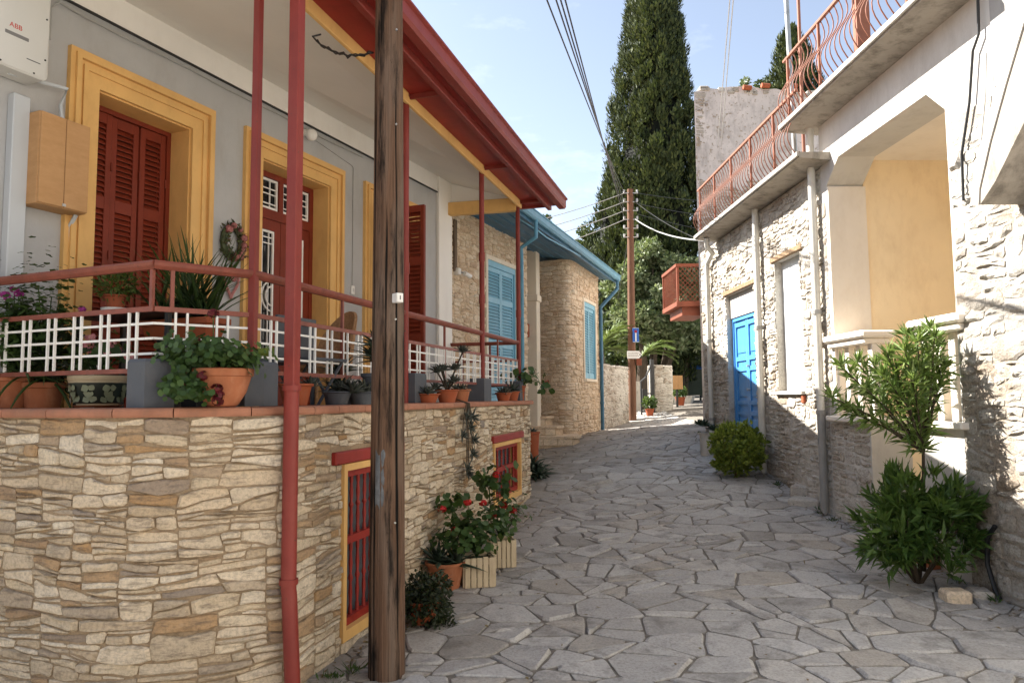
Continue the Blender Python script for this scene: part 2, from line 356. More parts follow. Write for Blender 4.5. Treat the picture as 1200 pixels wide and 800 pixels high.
m_ground = paint('earth_ground', (.24, .21, .16), .95, .3, .4, (.1, .1, .05), .6, .6, 3, .1)
m_wire = paint('cable_black', (.03, .03, .03), .5, .1, 9, None, 0, 0, 60, .3)
m_wireg = paint('cable_grey', (.36, .36, .34), .5, .1, 9, None, 0, 0, 60, .3)
l_cyp = leaf_mat('cypress_foliage', [(.010, .018, .008), (.022, .036, .012), (.05, .07, .022), (.12, .14, .045)], .12, .6, .25)
l_tree = leaf_mat('tree_foliage', [(.05, .08, .028), (.12, .165, .07), (.21, .25, .13), (.32, .35, .21)], .3)
l_dk = leaf_mat('dark_tree_foliage', [(.016, .032, .01), (.035, .06, .02), (.075, .10, .038)], .2)
l_palm = leaf_mat('palm_foliage', [(.06, .10, .02), (.11, .16, .035), (.19, .23, .08)], .3)
l_ger = leaf_mat('geranium_foliage', [(.02, .045, .012), (.04, .085, .02), (.07, .13, .03)], .3)
l_iris = leaf_mat('strap_leaves', [(.025, .05, .012), (.05, .09, .02), (.07, .12, .035)], .3)
l_suc = leaf_mat('grey_succulent', [(.035, .042, .035), (.06, .07, .055), (.10, .105, .085)], .05, .6)
l_aga = leaf_mat('dark_agave', [(.018, .03, .02), (.035, .055, .035), (.055, .08, .05)], .05, .45)
l_bush = leaf_mat('dark_bush_foliage', [(.008, .014, .007), (.016, .026, .01), (.03, .042, .016)], .15)
l_shr = leaf_mat('yellow_green_shrub', [(.07, .11, .018), (.17, .23, .03), (.30, .35, .06)], .35)
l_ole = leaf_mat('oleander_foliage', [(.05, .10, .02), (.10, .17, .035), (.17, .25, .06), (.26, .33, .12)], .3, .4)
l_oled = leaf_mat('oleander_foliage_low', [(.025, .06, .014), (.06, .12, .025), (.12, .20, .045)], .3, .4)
l_fpur = leaf_mat('magenta_petals', [(.30, .02, .22), (.45, .05, .32)], .3)
l_fpink = leaf_mat('pink_petals', [(.60, .20, .24), (.72, .38, .38)], .3)
l_fred = leaf_mat('red_petals', [(.38, .008, .012), (.58, .02, .02)], .2)
l_fdred = leaf_mat('maroon_petals', [(.06, .002, .006), (.14, .006, .012)], .2)
l_rose = leaf_mat('dusty_rose_petals', [(.34, .10, .10), (.48, .20, .18), (.22, .05, .05)], .1)
l_twig = leaf_mat('wreath_twigs', [(.06, .045, .025), (.06, .08, .03), (.16, .07, .04)], .1)
# ------------------------------------------------------------------ ground height (survey points, thin-plate spline)
GC = np.array([(-.77, 4.27, .02), (-1.29, 4.2, 0), (.22, 9.9, .32), (3.67, 8.43, .27), (3.67, 5.2, .07), (3.6, 10.2, .52), (3.56, 13.5, 1.0),
               (2.04, 17, .86), (1.26, 16, .84), (.32, 14.5, .70), (3.3, 20, 1.0), (4.69, 21, 1.26), (6.6, 28, 1.5), (9, 40, 1.8), (0, 40, 1.7),
               (0, -5, -.45), (3.5, 0, -.12), (-1.5, 0, -.15), (1, 4.2, .0), (2.0, 6.5, .14), (-8, 4, 0), (-8, 15, .7), (10, 5, .1), (10, 15, 1.1), (-10, -6, -.5), (12, -6, -.4)])
def _tps(d): return np.where(d < 1e-9, 0, d*d*np.log(np.maximum(d, 1e-9)))
_n = len(GC); _K = _tps(np.linalg.norm(GC[:, None, :2]-GC[None, :, :2], axis=2))+np.eye(_n)*.04
_Pm = np.c_[np.ones(_n), GC[:, :2]]; _A = np.block([[_K, _Pm], [_Pm.T, np.zeros((3, 3))]])
_W = np.linalg.solve(_A, np.r_[GC[:, 2], 0, 0, 0])
def gz_arr(xy): return _tps(np.linalg.norm(xy[:, None, :]-GC[None, :, :2], axis=2)) @ _W[:_n]+_W[_n]+xy @ _W[_n+1:]
def gz(x, y): return float(gz_arr(np.array([[x, y]]))[0])
def ghit(px, py):                         # where a survey ray meets the street
    d = ray(px, py); lo, hi = 1.0, 60.0
    for i in range(60):
        k = (lo+hi)/2
        if EYE+d.z*k > gz(d.x*k, d.y*k): lo = k
        else: hi = k
    return Vector((d.x*lo, d.y*lo, EYE+d.z*lo))

# ------------------------------------------------------------------ polygons: clipping, cells, splitting
def clip(poly, a, b, c):
    out = []
    for i in range(len(poly)):
        p, q = poly[i], poly[(i+1) % len(poly)]; dp = a*p[0]+b*p[1]-c; dq = a*q[0]+b*q[1]-c
        if dp <= 0: out.append(p)
        if (dp < 0 < dq) or (dq < 0 < dp):
            k = dp/(dp-dq); out.append((p[0]+(q[0]-p[0])*k, p[1]+(q[1]-p[1])*k))
    return out
def area(p): return .5*sum(p[i][0]*p[(i+1) % len(p)][1]-p[(i+1) % len(p)][0]*p[i][1] for i in range(len(p)))
def cells(x0, x1, y0, y1, cw, ch, rng, jit=.85):
    k = cw/ch; nx = max(1, round((x1-x0)/cw)); ny = max(1, round((y1-y0)/ch)); g = {}
    for j in range(-2, ny+2):
        for i in range(-2, nx+2):
            g[(i, j)] = (x0+(i+.5+(.5 if j % 2 else 0)+(rng.random()-.5)*jit)*(x1-x0)/nx, (y0+(j+.5+(rng.random()-.5)*jit)*(y1-y0)/ny)*k)
    out = []
    for (i, j), p in g.items():
        poly = [(x0, y0*k), (x1, y0*k), (x1, y1*k), (x0, y1*k)]
        for dj in (-2, -1, 0, 1, 2):
            for di in (-2, -1, 0, 1, 2):
                q = g.get((i+di, j+dj))
                if q is None or (di == 0 and dj == 0): continue
                a, b = q[0]-p[0], q[1]-p[1]
                poly = clip(poly, a, b, a*(p[0]+q[0])/2+b*(p[1]+q[1])/2)
                if len(poly) < 3: break
            if len(poly) < 3: break
        if len(poly) >= 3: out.append([(x, y/k) for x, y in poly])
    return out
def split(poly, rng, mw, mh, tilt=.12, depth=0):
    xs = [p[0] for p in poly]; ys = [p[1] for p in poly]; W = max(xs)-min(xs); H = max(ys)-min(ys)
    if depth > 5: return [poly]
    tw = mw*(.55+.9*rng.random()); th = mh*(.45+1.1*rng.random())
    if H > th and H/th > W/tw*.8: ang = math.pi/2+rng.gauss(0, tilt)
    elif W > tw: ang = rng.gauss(0, tilt*1.6)
    else: return [poly]
    a, b = math.cos(ang), math.sin(ang); f = .32+.36*rng.random()
    c = a*(min(xs)+W*f)+b*(min(ys)+H*f)
    o = []
    for q in (clip(poly, a, b, c), clip(poly, -a, -b, -c)):
        if len(q) >= 3 and abs(area(q)) > 1e-5: o += split(q, rng, mw, mh, tilt, depth+1)
    return o
def rubble(x0, x1, y0, y1, lift, chunk, mw, mh, rng, tilt=.07):
    """coursed rubble: wavy lifts, broken into chunks, each chunk split into flat stones"""
    out = []; y = y0; prev = None
    while y < y1-.01:
        h = lift*(.6+.8*rng.random())
        if y+h > y1-lift*.45: h = y1-y
        x = x0-rng.random()*chunk*.6
        while x < x1:
            wd = chunk*(.45+1.1*rng.random()); a, b = max(x, x0), min(x+wd, x1)
            if b-a > .03:
                hh = h; out += split([(a, y), (b, y), (b, y+hh), (a, y+hh)], rng, mw, mh, tilt)
            x += wd
        y += h
    return out
def warp(mapf, amp, wl, seed):
    def g(s, z, d):
        n1 = mnoise.noise((s/wl, z/wl*1.4, seed)); n2 = mnoise.noise((s/wl+37, z/wl*1.4, seed+5)); n3 = mnoise.noise((s/1.1, z/.8, seed+9))
        return mapf(s+n1*amp*1.2, z+n2*amp+n3*amp*1.6, d)
    return g
def inset(poly, g):
    if area(poly) < 0: poly = poly[::-1]
    r = poly
    for i in range(len(poly)):
        p, q = poly[i], poly[(i+1) % len(poly)]; ex, ey = q[0]-p[0], q[1]-p[1]; l = math.hypot(ex, ey)
        if l < 1e-7: continue
        a, b = ey/l, -ex/l
        r = clip(r, a, b, a*p[0]+b*p[1]-g)
        if len(r) < 3: return []
    o = []
    for p in r:
        if not o or math.hypot(p[0]-o[-1][0], p[1]-o[-1][1]) > .004: o.append(p)
    if len(o) > 2 and math.hypot(o[0][0]-o[-1][0], o[0][1]-o[-1][1]) < .004: o.pop()
    return o if len(o) >= 3 else []
def chaikin(poly, k=.22):
    o = []
    for i in range(len(poly)):
        p, q = poly[i], poly[(i+1) % len(poly)]
        o += [(p[0]+(q[0]-p[0])*k, p[1]+(q[1]-p[1])*k), (p[0]+(q[0]-p[0])*(1-k), p[1]+(q[1]-p[1])*(1-k))]
    return o
def cut_holes(polys, holes):
    for h in holes:
        o = []
        for p in polys:
            xs = [q[0] for q in p]; ys = [q[1] for q in p]
            if max(xs) <= h[0] or min(xs) >= h[1] or max(ys) <= h[2] or min(ys) >= h[3]: o.append(p); continue
            mid = clip(clip(p, 1, 0, h[1]), -1, 0, -h[0])
            for q in (clip(p, 1, 0, h[0]), clip(p, -1, 0, -h[1]), clip(mid, 0, 1, h[2]) if mid else [], clip(mid, 0, -1, -h[3]) if mid else []):
                if len(q) >= 3 and abs(area(q)) > 4e-5: o.append(q)
        polys = o
    return polys
def add_stone(mb, poly, mapf, gap, proud, rng, rough=.004, bev=.012, base=-.012, round_=.2, seg=.09):
    q = inset(poly, gap)
    if not q or abs(area(q)) < 1.2e-4: return False
    if round_ > 0: q = chaikin(q, round_*(.7+.6*rng.random()))
    qq = []
    for i in range(len(q)):
        a_, b_ = q[i], q[(i+1) % len(q)]; qq.append(a_); l_ = math.hypot(b_[0]-a_[0], b_[1]-a_[1])
        if l_ > seg and len(q) < 14: j_ = rng.gauss(0, min(.006, l_*.03)); qq.append(((a_[0]+b_[0])/2-(b_[1]-a_[1])/l_*j_, (a_[1]+b_[1])/2+(b_[0]-a_[0])/l_*j_))
    q = qq
    cx = sum(p[0] for p in q)/len(q); cy = sum(p[1] for p in q)/len(q)
    q = [(x+rng.gauss(0, rough*.6), y+rng.gauss(0, rough*.6)) for x, y in q]
    n = len(q); tx, ty = rng.gauss(0, .05), rng.gauss(0, .05)
    ext = min(max(abs(p[0]-cx) for p in q), max(abs(p[1]-cy) for p in q))
    kk = max(.45, 1-bev/max(ext, .012)); kk2 = kk*.55
    mb.rnd = .001+.998*rng.random()
    vs = [mapf(x, y, base) for x, y in q]
    vs += [mapf(x, y, max(.0015, proud*.55+rng.gauss(0, rough*.3))) for x, y in q]
    vs += [mapf(cx+(x-cx)*kk, cy+(y-cy)*kk, max(.0025, proud+(x-cx)*tx+(y-cy)*ty+rng.gauss(0, rough*.4))) for x, y in q]
    vs += [mapf(cx, cy, max(.004, proud+rng.gauss(0, rough)))]
    fs = []
    for k in range(2):
        for i in range(n): fs.append((k*n+i, k*n+(i+1) % n, (k+1)*n+(i+1) % n, (k+1)*n+i))
    for i in range(n): fs.append((2*n+i, 2*n+(i+1) % n, 3*n))
    mb.add(vs, fs); return True
def stones(parent, name, mat, polys_maps, gap, rng, proud=(.004, .022), rough=.004, bev=.012, limit=300, key=None, rest='small_stones', smooth=False, round_=.2, seg=.09):
    lst = []
    for polys, mapf in polys_maps:
        for p in polys:
            xs = sum(q[0] for q in p)/len(p); ys = sum(q[1] for q in p)/len(p)
            wt = abs(area(p))
            if key is not None: wt *= key(mapf(xs, ys, 0))
            lst.append((wt, p, mapf))
    lst.sort(key=lambda e: -e[0]); R_ = MB(); used = False; n = 0
    for wt, p, mapf in lst:
        pr = rng.uniform(*proud)
        if n < limit:
            m = MB()
            if add_stone(m, p, mapf, gap, pr, rng, rough, bev, -.012, round_, seg): m.build(name, mat, parent, smooth); n += 1
        else:
            used |= add_stone(R_, p, mapf, gap, pr, rng, rough, bev, -.012, round_, seg)
    if used: R_.build(rest, mat, parent, smooth, kind='stuff')
def pxw(v):                                # how large a metre shows at a point
    d = math.hypot(v[0], v[1]); return 0.02 if v[1] < 1.2 else 1/(d*d)

# ------------------------------------------------------------------ ground and street
def grid_sheet(name, mat, x0, x1, y0, y1, nx, ny, dz, kind='structure'):
    X, Y = np.meshgrid(np.linspace(x0, x1, nx), np.linspace(y0, y1, ny)); xy = np.c_[X.ravel(), Y.ravel()]
    z = gz_arr(xy)+dz
    mb = MB(); mb.rnd = .5; mb.add(np.c_[xy, z].tolist(), [(j*nx+i, j*nx+i+1, (j+1)*nx+i+1, (j+1)*nx+i) for j in range(ny-1) for i in range(nx-1)])
    o = mb.build(name, mat, None, 'all'); o['kind'] = kind; return o
street = grid_sheet('street', m_grout, -4, 9, -4, 36, 66, 180, -.004)
gb = MB(); gb.box(ID, -600, 600, -600, 900, -3.2, -3.0)
mbg = MB()
ringX = [-600, -60, -12, -4.3, 9.3, 20, 80, 600]; ringY = [-600, -40, -4.2, 36.2, 60, 200, 900]
pts = []
for y in ringY:
    for x in ringX: pts.append((x, y, (gz(min(max(x, -12), 20), min(max(y, -6), 40))-.10) if -60 <= x <= 80 and -40 <= y <= 60 else -.6+max(0, min(y, 60))*.03))
nx = len(ringX)
mbg.add(pts, [(j*nx+i, j*nx+i+1, (j+1)*nx+i+1, (j+1)*nx+i) for j in range(len(ringY)-1) for i in range(nx-1) if not (i == 3 and j == 2)])
mbg.build('ground', m_ground, None, kind='structure')

rng = random.Random(11)
pc = []
for c in cells(-3.6, 4.4, -3.9, 26, .385, .345, rng, .92): pc += split(c, rng, .60, .52, .5)
pc = [p for p in pc if abs(area(p)) > .004]
def pmap(x, y, d): return Vector((x, y, gz(x, y)+d))
def pk(v):
    a = (v[0]/max(v[1], .5))*FPX+600
    if v[1] < 3.4 or a < 250 or a > 1280: return .001
    return 1/(v[1]**3)
stones(street, 'paving_stone', m_pave, [(pc, pmap)], .0085, rng, (.003, .009), .003, .016, 300, pk, 'far_paving_stones', False, .11, .22)

# ------------------------------------------------------------------ left house: terrace wall
H = [Vector((-3.15, 4.47)), Vector((-1.97, 3.97)), Vector((-1.545, 4.32)), Vector((.08, 9.92))]
W1 = Vector((-1.945, 3.74)); W2 = Vector((-1.275, 4.12)); W3 = Vector((.235, 9.93)); W0 = W1-(H[1]-H[0]).normalized()*3.2
WP = [W0, W1, W2, W3]
ZC = 1.612
ra, rb = W1+(W0-W1).normalized()*.5, W1.lerp(W2, .55)
CP = [W0, ra]+[ra*(1-v)**2+W1*2*v*(1-v)+rb*v*v for v in [i/7 for i in range(1, 7)]]+[rb, W2]
CC = [0]
for i in range(1, len(CP)): CC.append(CC[-1]+(CP[i]-CP[i-1]).length)
def _nrm(P_):
    o = []
    for i in range(len(P_)):
        d = (P_[min(i+1, len(P_)-1)]-P_[max(i-1, 0)]).normalized(); o.append(Vector((d.y, -d.x)))
    return o
CN = _nrm(CP); CN[-1] = (CN[-1]+Vector(((W3-W2).normalized().y, -(W3-W2).normalized().x)))/(1+CN[-1].dot(Vector(((W3-W2).normalized().y, -(W3-W2).normalized().x))))
def cmap(s, z, d, miter_=False):
    for i in range(len(CP)-1):
        if s <= CC[i+1] or i == len(CP)-2: break
    u = (s-CC[i])/(CC[i+1]-CC[i]); q = CP[i].lerp(CP[i+1], u); n0, n1 = CN[i], CN[i+1]
    if i == len(CP)-2 and not miter_: n1 = n0
    n = n0.lerp(n1, max(0, min(1, u))); return Vector((q.x+n.x*d, q.y+n.y*d, z))
fw = [Fr.two(WP[i], WP[i+1]) for i in range(3)]; fl = [(WP[i+1]-WP[i]).length for i in range(3)]
FWend = Fr.two(W3, W3+Vector((-math.cos(fw[2].a-math.pi/2), -math.sin(fw[2].a-math.pi/2))))   # short return face at the far end
tw = thing('terrace_wall', 'cream rubble stone terrace wall with terracotta coping under the veranda', 'stone wall', (W2.x, W2.y, gz(W2.x, W2.y)), fw[2].a)
def bwin(a, b, top0, bot0):
    f = fw[2]; s0, z1 = f.hit(a, top0); s1, _ = f.hit(b, top0); _, z0 = f.hit(a, bot0); return [s0, s1, z0, z1]
bw1 = bwin(400, 463, 544, 752); bw2 = bwin(577, 609, 520, 596)
bw1[2] = max(bw1[2], gz(*fw[2].w(bw1[0], 0, 0)[:2])-.05)
mb = MB(); mb.rnd = .5
wall_holes(mb, fw[2], 0, fl[2], -.4, ZC-.05, 0, .34, [bw1, bw2])
for i in range(len(CP)-1):
    a_, b_ = CC[i], CC[i+1]; q = [cmap(a_, 0, 0), cmap(b_, 0, 0), cmap(b_-(1e-5 if i else 0), 0, -.34), cmap(a_+1e-5, 0, -.34)]
    mb.prism([(p.x, p.y, -.4) for p in q], [(p.x, p.y, ZC-.051) for p in q])
mb.build('mortar_core', m_mortar, tw)
rng = random.Random(5); pm = []
def wmap(f): return lambda s, z, d: f.w(s, -d, z)
cl = rubble(.6, CC[-1], -.3, ZC-.055, .26, .5, .34, .096, rng, .09); pm.append((cl, warp(cmap, .016, .22, 0.0)))
cl = rubble(0, fl[2], -.1, ZC-.055, .25, .48, .30, .092, rng, .09)
lint = [(bw[0]-.16 if bw is bw1 else bw[0]-.06, bw[1]+.13, bw[3]-.0, bw[3]+.10) for bw in (bw1, bw2)]
cl = cut_holes(cl, [bw1, bw2]+lint); pm.append((cl, warp(wmap(fw[2]), .013, .22, 14.0)))
cl = []
cl = rubble(0, .40, -.1, ZC-.055, .25, .4, .3, .12, rng)
pm.append((cl, wmap(FWend)))
stones(tw, 'stone', m_stone, pm, .0045, rng, (.003, .026), .003, .007, 300, pxw, 'small_stones', False, .13)
mb = MB(); mb.rnd = .5; mb.box(FWend, 0, .42, 0.001, .3, -.1, ZC-.06); mb.build('end_core', m_mortar, tw)
# coping tiles, mitred round the corners
def miter(pl, off):
    o = []
    for i, p in enumerate(pl):
        ns = []
        if i > 0: d = (pl[i]-pl[i-1]).normalized(); ns.append(Vector((-d.y, d.x)))
        if i < len(pl)-1: d = (pl[i+1]-pl[i]).normalized(); ns.append(Vector((-d.y, d.x)))
        n = ns[0] if len(ns) == 1 else (ns[0]+ns[1])/(1+ns[0].dot(ns[1]))
        o.append(p+n*off)
    return o
mi_ = miter(WP, .34)
n3 = Vector(((W3-W2).normalized().y, -(W3-W2).normalized().x))
def ctile(s):
    if s <= CC[-1]: a_, b_ = cmap(s, 0, .045, True), cmap(s, 0, -.34, True)
    else:
        u = s-CC[-1]; k = min(1, u/.3); n = CN[-1].lerp(n3, k); q_ = W2+(W3-W2).normalized()*u; a_, b_ = q_+n*.045, q_-n*.34
    return Vector((a_[0], a_[1])), Vector((b_[0], b_[1]))
tot = CC[-1]+fl[2]+.05; edges = [0]
while edges[-1] < tot-.2: edges.append(edges[-1]+.30+.07*(len(edges) % 3))
edges[-1] = tot
for j_, (e0_, e1_) in enumerate(zip(edges[:-1], edges[1:])):
    for k in range(1):
        (qa, qd), (qb, qc) = ctile(e0_+.003), ctile(e1_-.003); q = [qa, qb, qc, qd]
        c = (q[0]+q[2])/2; z0, z1 = ZC-.05, ZC+rng.gauss(0, .0012)
        m = MB(); m.rnd = .01+.9*rng.random()
        nose = (q[3]-q[0]).normalized(); nose1 = (q[2]-q[1]).normalized()
        prof = [(0.006, z0), (0, z0+.012), (0, z1-.018), (.006, z1-.006), (.02, z1)]
        A = [q[0]+nose*a for a, z in prof]; B = [q[1]+nose1*a for a, z in prof]
        vs = [(p.x, p.y, prof[j][1]) for j, p in enumerate(A)]+[(q[3].x, q[3].y, z1), (q[3].x, q[3].y, z0)]
        vs += [(p.x, p.y, prof[j][1]) for j, p in enumerate(B)]+[(q[2].x, q[2].y, z1), (q[2].x, q[2].y, z0)]
        N = 7; m.add(vs, [list(range(N))[::-1], list(range(N, 2*N))]+[(j, (j+1) % N, N+(j+1) % N, N+j) for j in range(N)])
        m.build('coping_tile', m_tile, tw)
# barred cellar windows in the terrace wall
def cellar(bw, label, lz, nsp):
    f = fw[2]; s0, s1, z0, z1 = bw; b = .045
    t = thing('cellar_window', label, 'window', f.w((s0+s1)/2, 0, z0), f.a, 'barred cellar windows')
    m = MB()
    m.box(f, s0-.0, s0+b, -.024, .20, z0, z1); m.box(f, s1-b, s1, -.024, .20, z0, z1); m.box(f, s0+b, s1-b, -.024, .20, z1-b, z1)
    m.box(f, s0+b, s1-b, -.024, .20, z0, z0+b*1.5)
    m.build('surround', m_ochre, t)
    a0, a1, c0, c1 = s0+b, s1-b, z0+b*1.5, z1-b; r = .035
    m = MB(); m.box(f, a0, a0+r, .02, .07, c0, c1); m.box(f, a1-r, a1, .02, .07, c0, c1); m.box(f, a0+r, a1-r, .02, .07, c1-r*1.4, c1); m.box(f, a0+r, a1-r, .02, .07, c0, c0+r*1.4)
    cm = c0+(c1-c0)*.54; m.box(f, a0+r, a1-r, .022, .068, cm-.025, cm+.025); m.build('frame', m_red2, t)
    m = MB(); m.box(f, a0, a1, .13, .15, c0, c1); m.build('back_panel', m_dgrey, t)  # dark panel stands in for the unlit cellar
    for lo, hi in ((c0+r*1.4, cm-.025), (cm+.025, c1-r*1.4)):
        for k in range(nsp):
            x = a0+r+(a1-a0-2*r)*(k+.5)/nsp; m = MB(); hh = hi-lo
            pr = [(.013, 0), (.013, hh*.1), (.009, hh*.14), (.014, hh*.3), (.009, hh*.44), (.018, hh*.5), (.009, hh*.56), (.014, hh*.7), (.009, hh*.86), (.013, hh*.9), (.013, hh)]
            m.lathe(f.w(x, .045, lo), pr, 8); m.build('spindle', m_red2, t, True)
    return t
def lintel(bw, label, l, r_, h=.085):
    f = fw[2]; m = MB(); m.box(f, bw[0]-l, bw[1]+r_, -.035, .1, bw[3]+.004, bw[3]+h, .008); o = m.build('lintel_beam', m_red2); tag(o, label, 'lintel', 'red window lintels')
cellar(bw1, 'red barred cellar window with ochre surround partly behind the near utility pole', 0, 7)
cellar(bw2, 'small red barred cellar window with ochre surround near the far end of the terrace wall', 0, 6)
lintel(bw1, 'long dark red wooden lintel over the cellar window behind the near pole', .13, .11)
lintel(bw2, 'shorter dark red wooden lintel over the farther cellar window', .05, .10)

# ------------------------------------------------------------------ left house: facade and roof
aF = math.atan2(.917, .399); FA = Fr((-.90, 10.2), aF); FRl = Fr.two(H[2], H[3]); LR = (H[3]-H[2]).length
SH = -6.9
hA = thing('veranda_house', 'grey rendered house with ochre window surrounds and deep red veranda eaves', 'house', FA.w(0, 0, .3), aF)
ZF = 1.50
def fs_(px, py): return FA.hit(px, py)
fr_top = fs_(290, 150)[1]
openings = []
for l, r_, ty in ((113, 224, 128), (306, 386, 190), (439, 481, 232)):
    openings.append((fs_(l, ty)[0], fs_(r_, ty)[0]))
bandw = .235; z_in = fr_top-bandw
holes = [(openings[0][0], openings[0][1], ZF+.0, z_in), (openings[1][0], openings[1][1], ZF, z_in), (openings[2][0], openings[2][1], ZF+.0, z_in)]
mb = MB(); wall_holes(mb, FA, SH, 0, .2, 4.75, 0, .38, holes); mb.build('facade', m_grey, hA)
mb = MB(); mb.box(FA, SH, -.02, 5.2, 5.5, .2, 4.75); mb.box(FA, -.36, -.02, .385, 5.19, .2, 4.75); mb.box(FA, SH, SH+.35, .385, 5.19, .2, 4.75); mb.build('rear_wall', m_grey, hA)
for h_ in holes:
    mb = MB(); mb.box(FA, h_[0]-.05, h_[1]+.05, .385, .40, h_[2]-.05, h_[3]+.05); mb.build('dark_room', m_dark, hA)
zl = fs_(437, 187)[1]; zj = fs_(437, 163)[1]
mb = MB(); mb.box(FA, SH, -.162, -.018, -.001, zl, 4.8); mb.build('frieze', m_frieze, hA)
s510 = fs_(511, 300)[0]
mb = MB(); mb.box(FA, s510, .03, -.05, .0, .6, 4.8, .006); mb.build('pilaster', m_frieze, hA)
# moulded ochre surrounds
def surround(h_, w, base):
    s0, s1, z0, z1 = h_; m = MB()
    steps = [(0, .10, .030), (.10, .135, .046), (.135, .165, .030), (.165, .20, .062), (.20, w, .040)]
    for a, b, d in steps:
        m.box(FA, s0-b, s0-a, -d, .0, base, z1+b); m.box(FA, s1+a, s1+b, -d, .0, base, z1+b); m.box(FA, s0-a, s1+a, -d, 0, z1+a, z1+b)
    m.box(FA, s0, s0+.012, .0, .30, base, z1-.012); m.box(FA, s1-.012, s1, .0, .30, base, z1-.012); m.box(FA, s0, s1, 0, .30, z1-.012, z1)
    return m.build('window_surround', m_ochre, hA)
for h_ in holes: surround(h_, bandw, ZF)
def shutter_leaf(parent, f, s0, s1, t0, z0, z1, mat, panels, individual, nsl, hinge=True, th=.035, name='shutter_leaf'):
    st = min(.05, (s1-s0)*.2); m = MB()
    m.box(f, s0, s0+st, t0, t0+th, z0, z1, .003); m.box(f, s1-st, s1, t0, t0+th, z0, z1, .003)
    zs = [z0+(z1-z0)*p for p in panels]; rails = []
    for a in zs: rails.append((a-.045, a+.045))
    rails[0] = (z0, z0+.10); rails[-1] = (z1-.08, z1)
    for a, b in rails: m.box(f, s0+st+.0005, s1-st-.0005, t0+.002, t0+th-.002, a, b)
    leaf = m.build(name, mat, parent)
    J = MB()
    for k in range(len(rails)-1):
        lo, hi = rails[k][1], rails[k+1][0]; n = max(3, round((hi-lo)/nsl)); 
        for i in range(n):
            z = lo+(hi-lo)*(i+.5)/n; q = MB() if individual else J; d = (hi-lo)/n
            a, b = s0+st+.001, s1-st-.001
            q.prism([f.w(a, t0+.003, z-d*.55), f.w(b, t0+.003, z-d*.55), f.w(b, t0+.003, z-d*.55+.006), f.w(a, t0+.003, z-d*.55+.006)],
                    [f.w(a, t0+th-.004, z+d*.5-.006), f.w(b, t0+th-.004, z+d*.5-.006), f.w(b, t0+th-.004, z+d*.5), f.w(a, t0+th-.004, z+d*.5)])
            if individual: q.build('slat', mat, leaf)
    if not individual: J.build('slats', mat, leaf, kind='stuff')
    return leaf
# window 1: three closed leaves
h_ = holes[0]; wd = (h_[1]-h_[0]-.024); t_ = .21
mb = MB(); mb.box(FA, h_[0]+.012, h_[0]+.05, t_, .29, ZF, h_[3]-.012); mb.box(FA, h_[1]-.05, h_[1]-.012, t_, .29, ZF, h_[3]-.012); mb.box(FA, h_[0]+.05, h_[1]-.05, t_, .29, h_[3]-.05, h_[3]-.012); mb.build('shutter_frame', m_red, hA)
x0, x1 = h_[0]+.052, h_[1]-.052
for k in range(3):
    a = x0+(x1-x0)*k/3+.003; b = x0+(x1-x0)*(k+1)/3-.003
    lf = shutter_leaf(hA, FA, a, b, t_+.01+.012*(k == 1), ZF+.02, h_[3]-.055, m_red, (0, .30, .70, 1), True, .042)
    for zz in (2.2, 2.75, 3.45): m = MB(); m.tube([FA.w(b, t_+.004, zz), FA.w(b, t_+.004, zz+.07)], .007, 6); m.build('hinge', m_red, lf)
# front door with transom
h_ = holes[1]; s0, s1 = h_[0]+.012, h_[1]-.012; zt = h_[3]-.012; t_ = .20
zb = FA.hit(366, 262, .2)[1]; zb2 = zb-.10
door = MB(); fwd = .055
door.box(FA, s0, s0+fwd, t_, t_+.07, ZF, zt); door.box(FA, s1-fwd, s1, t_, t_+.07, ZF, zt); door.box(FA, s0+fwd, s1-fwd, t_, t_+.07, zt-.055, zt); door.box(FA, s0+fwd, s1-fwd, t_-.005, t_+.07, zb2, zb)
mid = (s0+s1)/2; door.box(FA, mid-.03, mid+.03, t_, t_+.07, zb, zt-.055)
dr = door.build('door', m_red, hA)
m = MB(); m.box(FA, s0+fwd, s1-fwd, t_+.05, t_+.056, ZF, zt-.05); m.build('glazing', m_glass, dr)
def grille(parent, a, b, c, d, t, circ=False):
    g = MB(); fwid = .022
    g.box(FA, a, a+fwid, t, t+.02, c, d); g.box(FA, b-fwid, b, t, t+.02, c, d); g.box(FA, a+fwid, b-fwid, t, t+.02, c, c+fwid); g.box(FA, a+fwid, b-fwid, t, t+.02, d-fwid, d)
    br = .006
    for u in (.28, .40, .74): x = a+(b-a)*u; g.box(FA, x-br, x+br, t+.004, t+.016, c+fwid, d-fwid)
    zz = [c+.07, d-.07, d-.13] if circ else [c+(d-c)*u for u in (.18, .5, .68)]
    for z in zz: g.box(FA, a+fwid, b-fwid, t+.005, t+.015, z-br, z+br)
    if circ:
        cz = (c+d)/2-.05
        for rr in (.155, .10):
            pts = [FA.w((b if circ > 0 else a)+math.cos(th)*rr*(-1 if circ > 0 else 1), t+.008, cz+math.sin(th)*rr) for th in [(-90+180*i/14)*math.pi/180 for i in range(15)]]
            g.tube(pts, .009, 6)
    return g.build('grille', m_white, parent)
grille(dr, s0+fwd+.005, mid-.034, zb+.01, zt-.06, t_+.02); grille(dr, mid+.034, s1-fwd-.005, zb+.01, zt-.06, t_+.02)
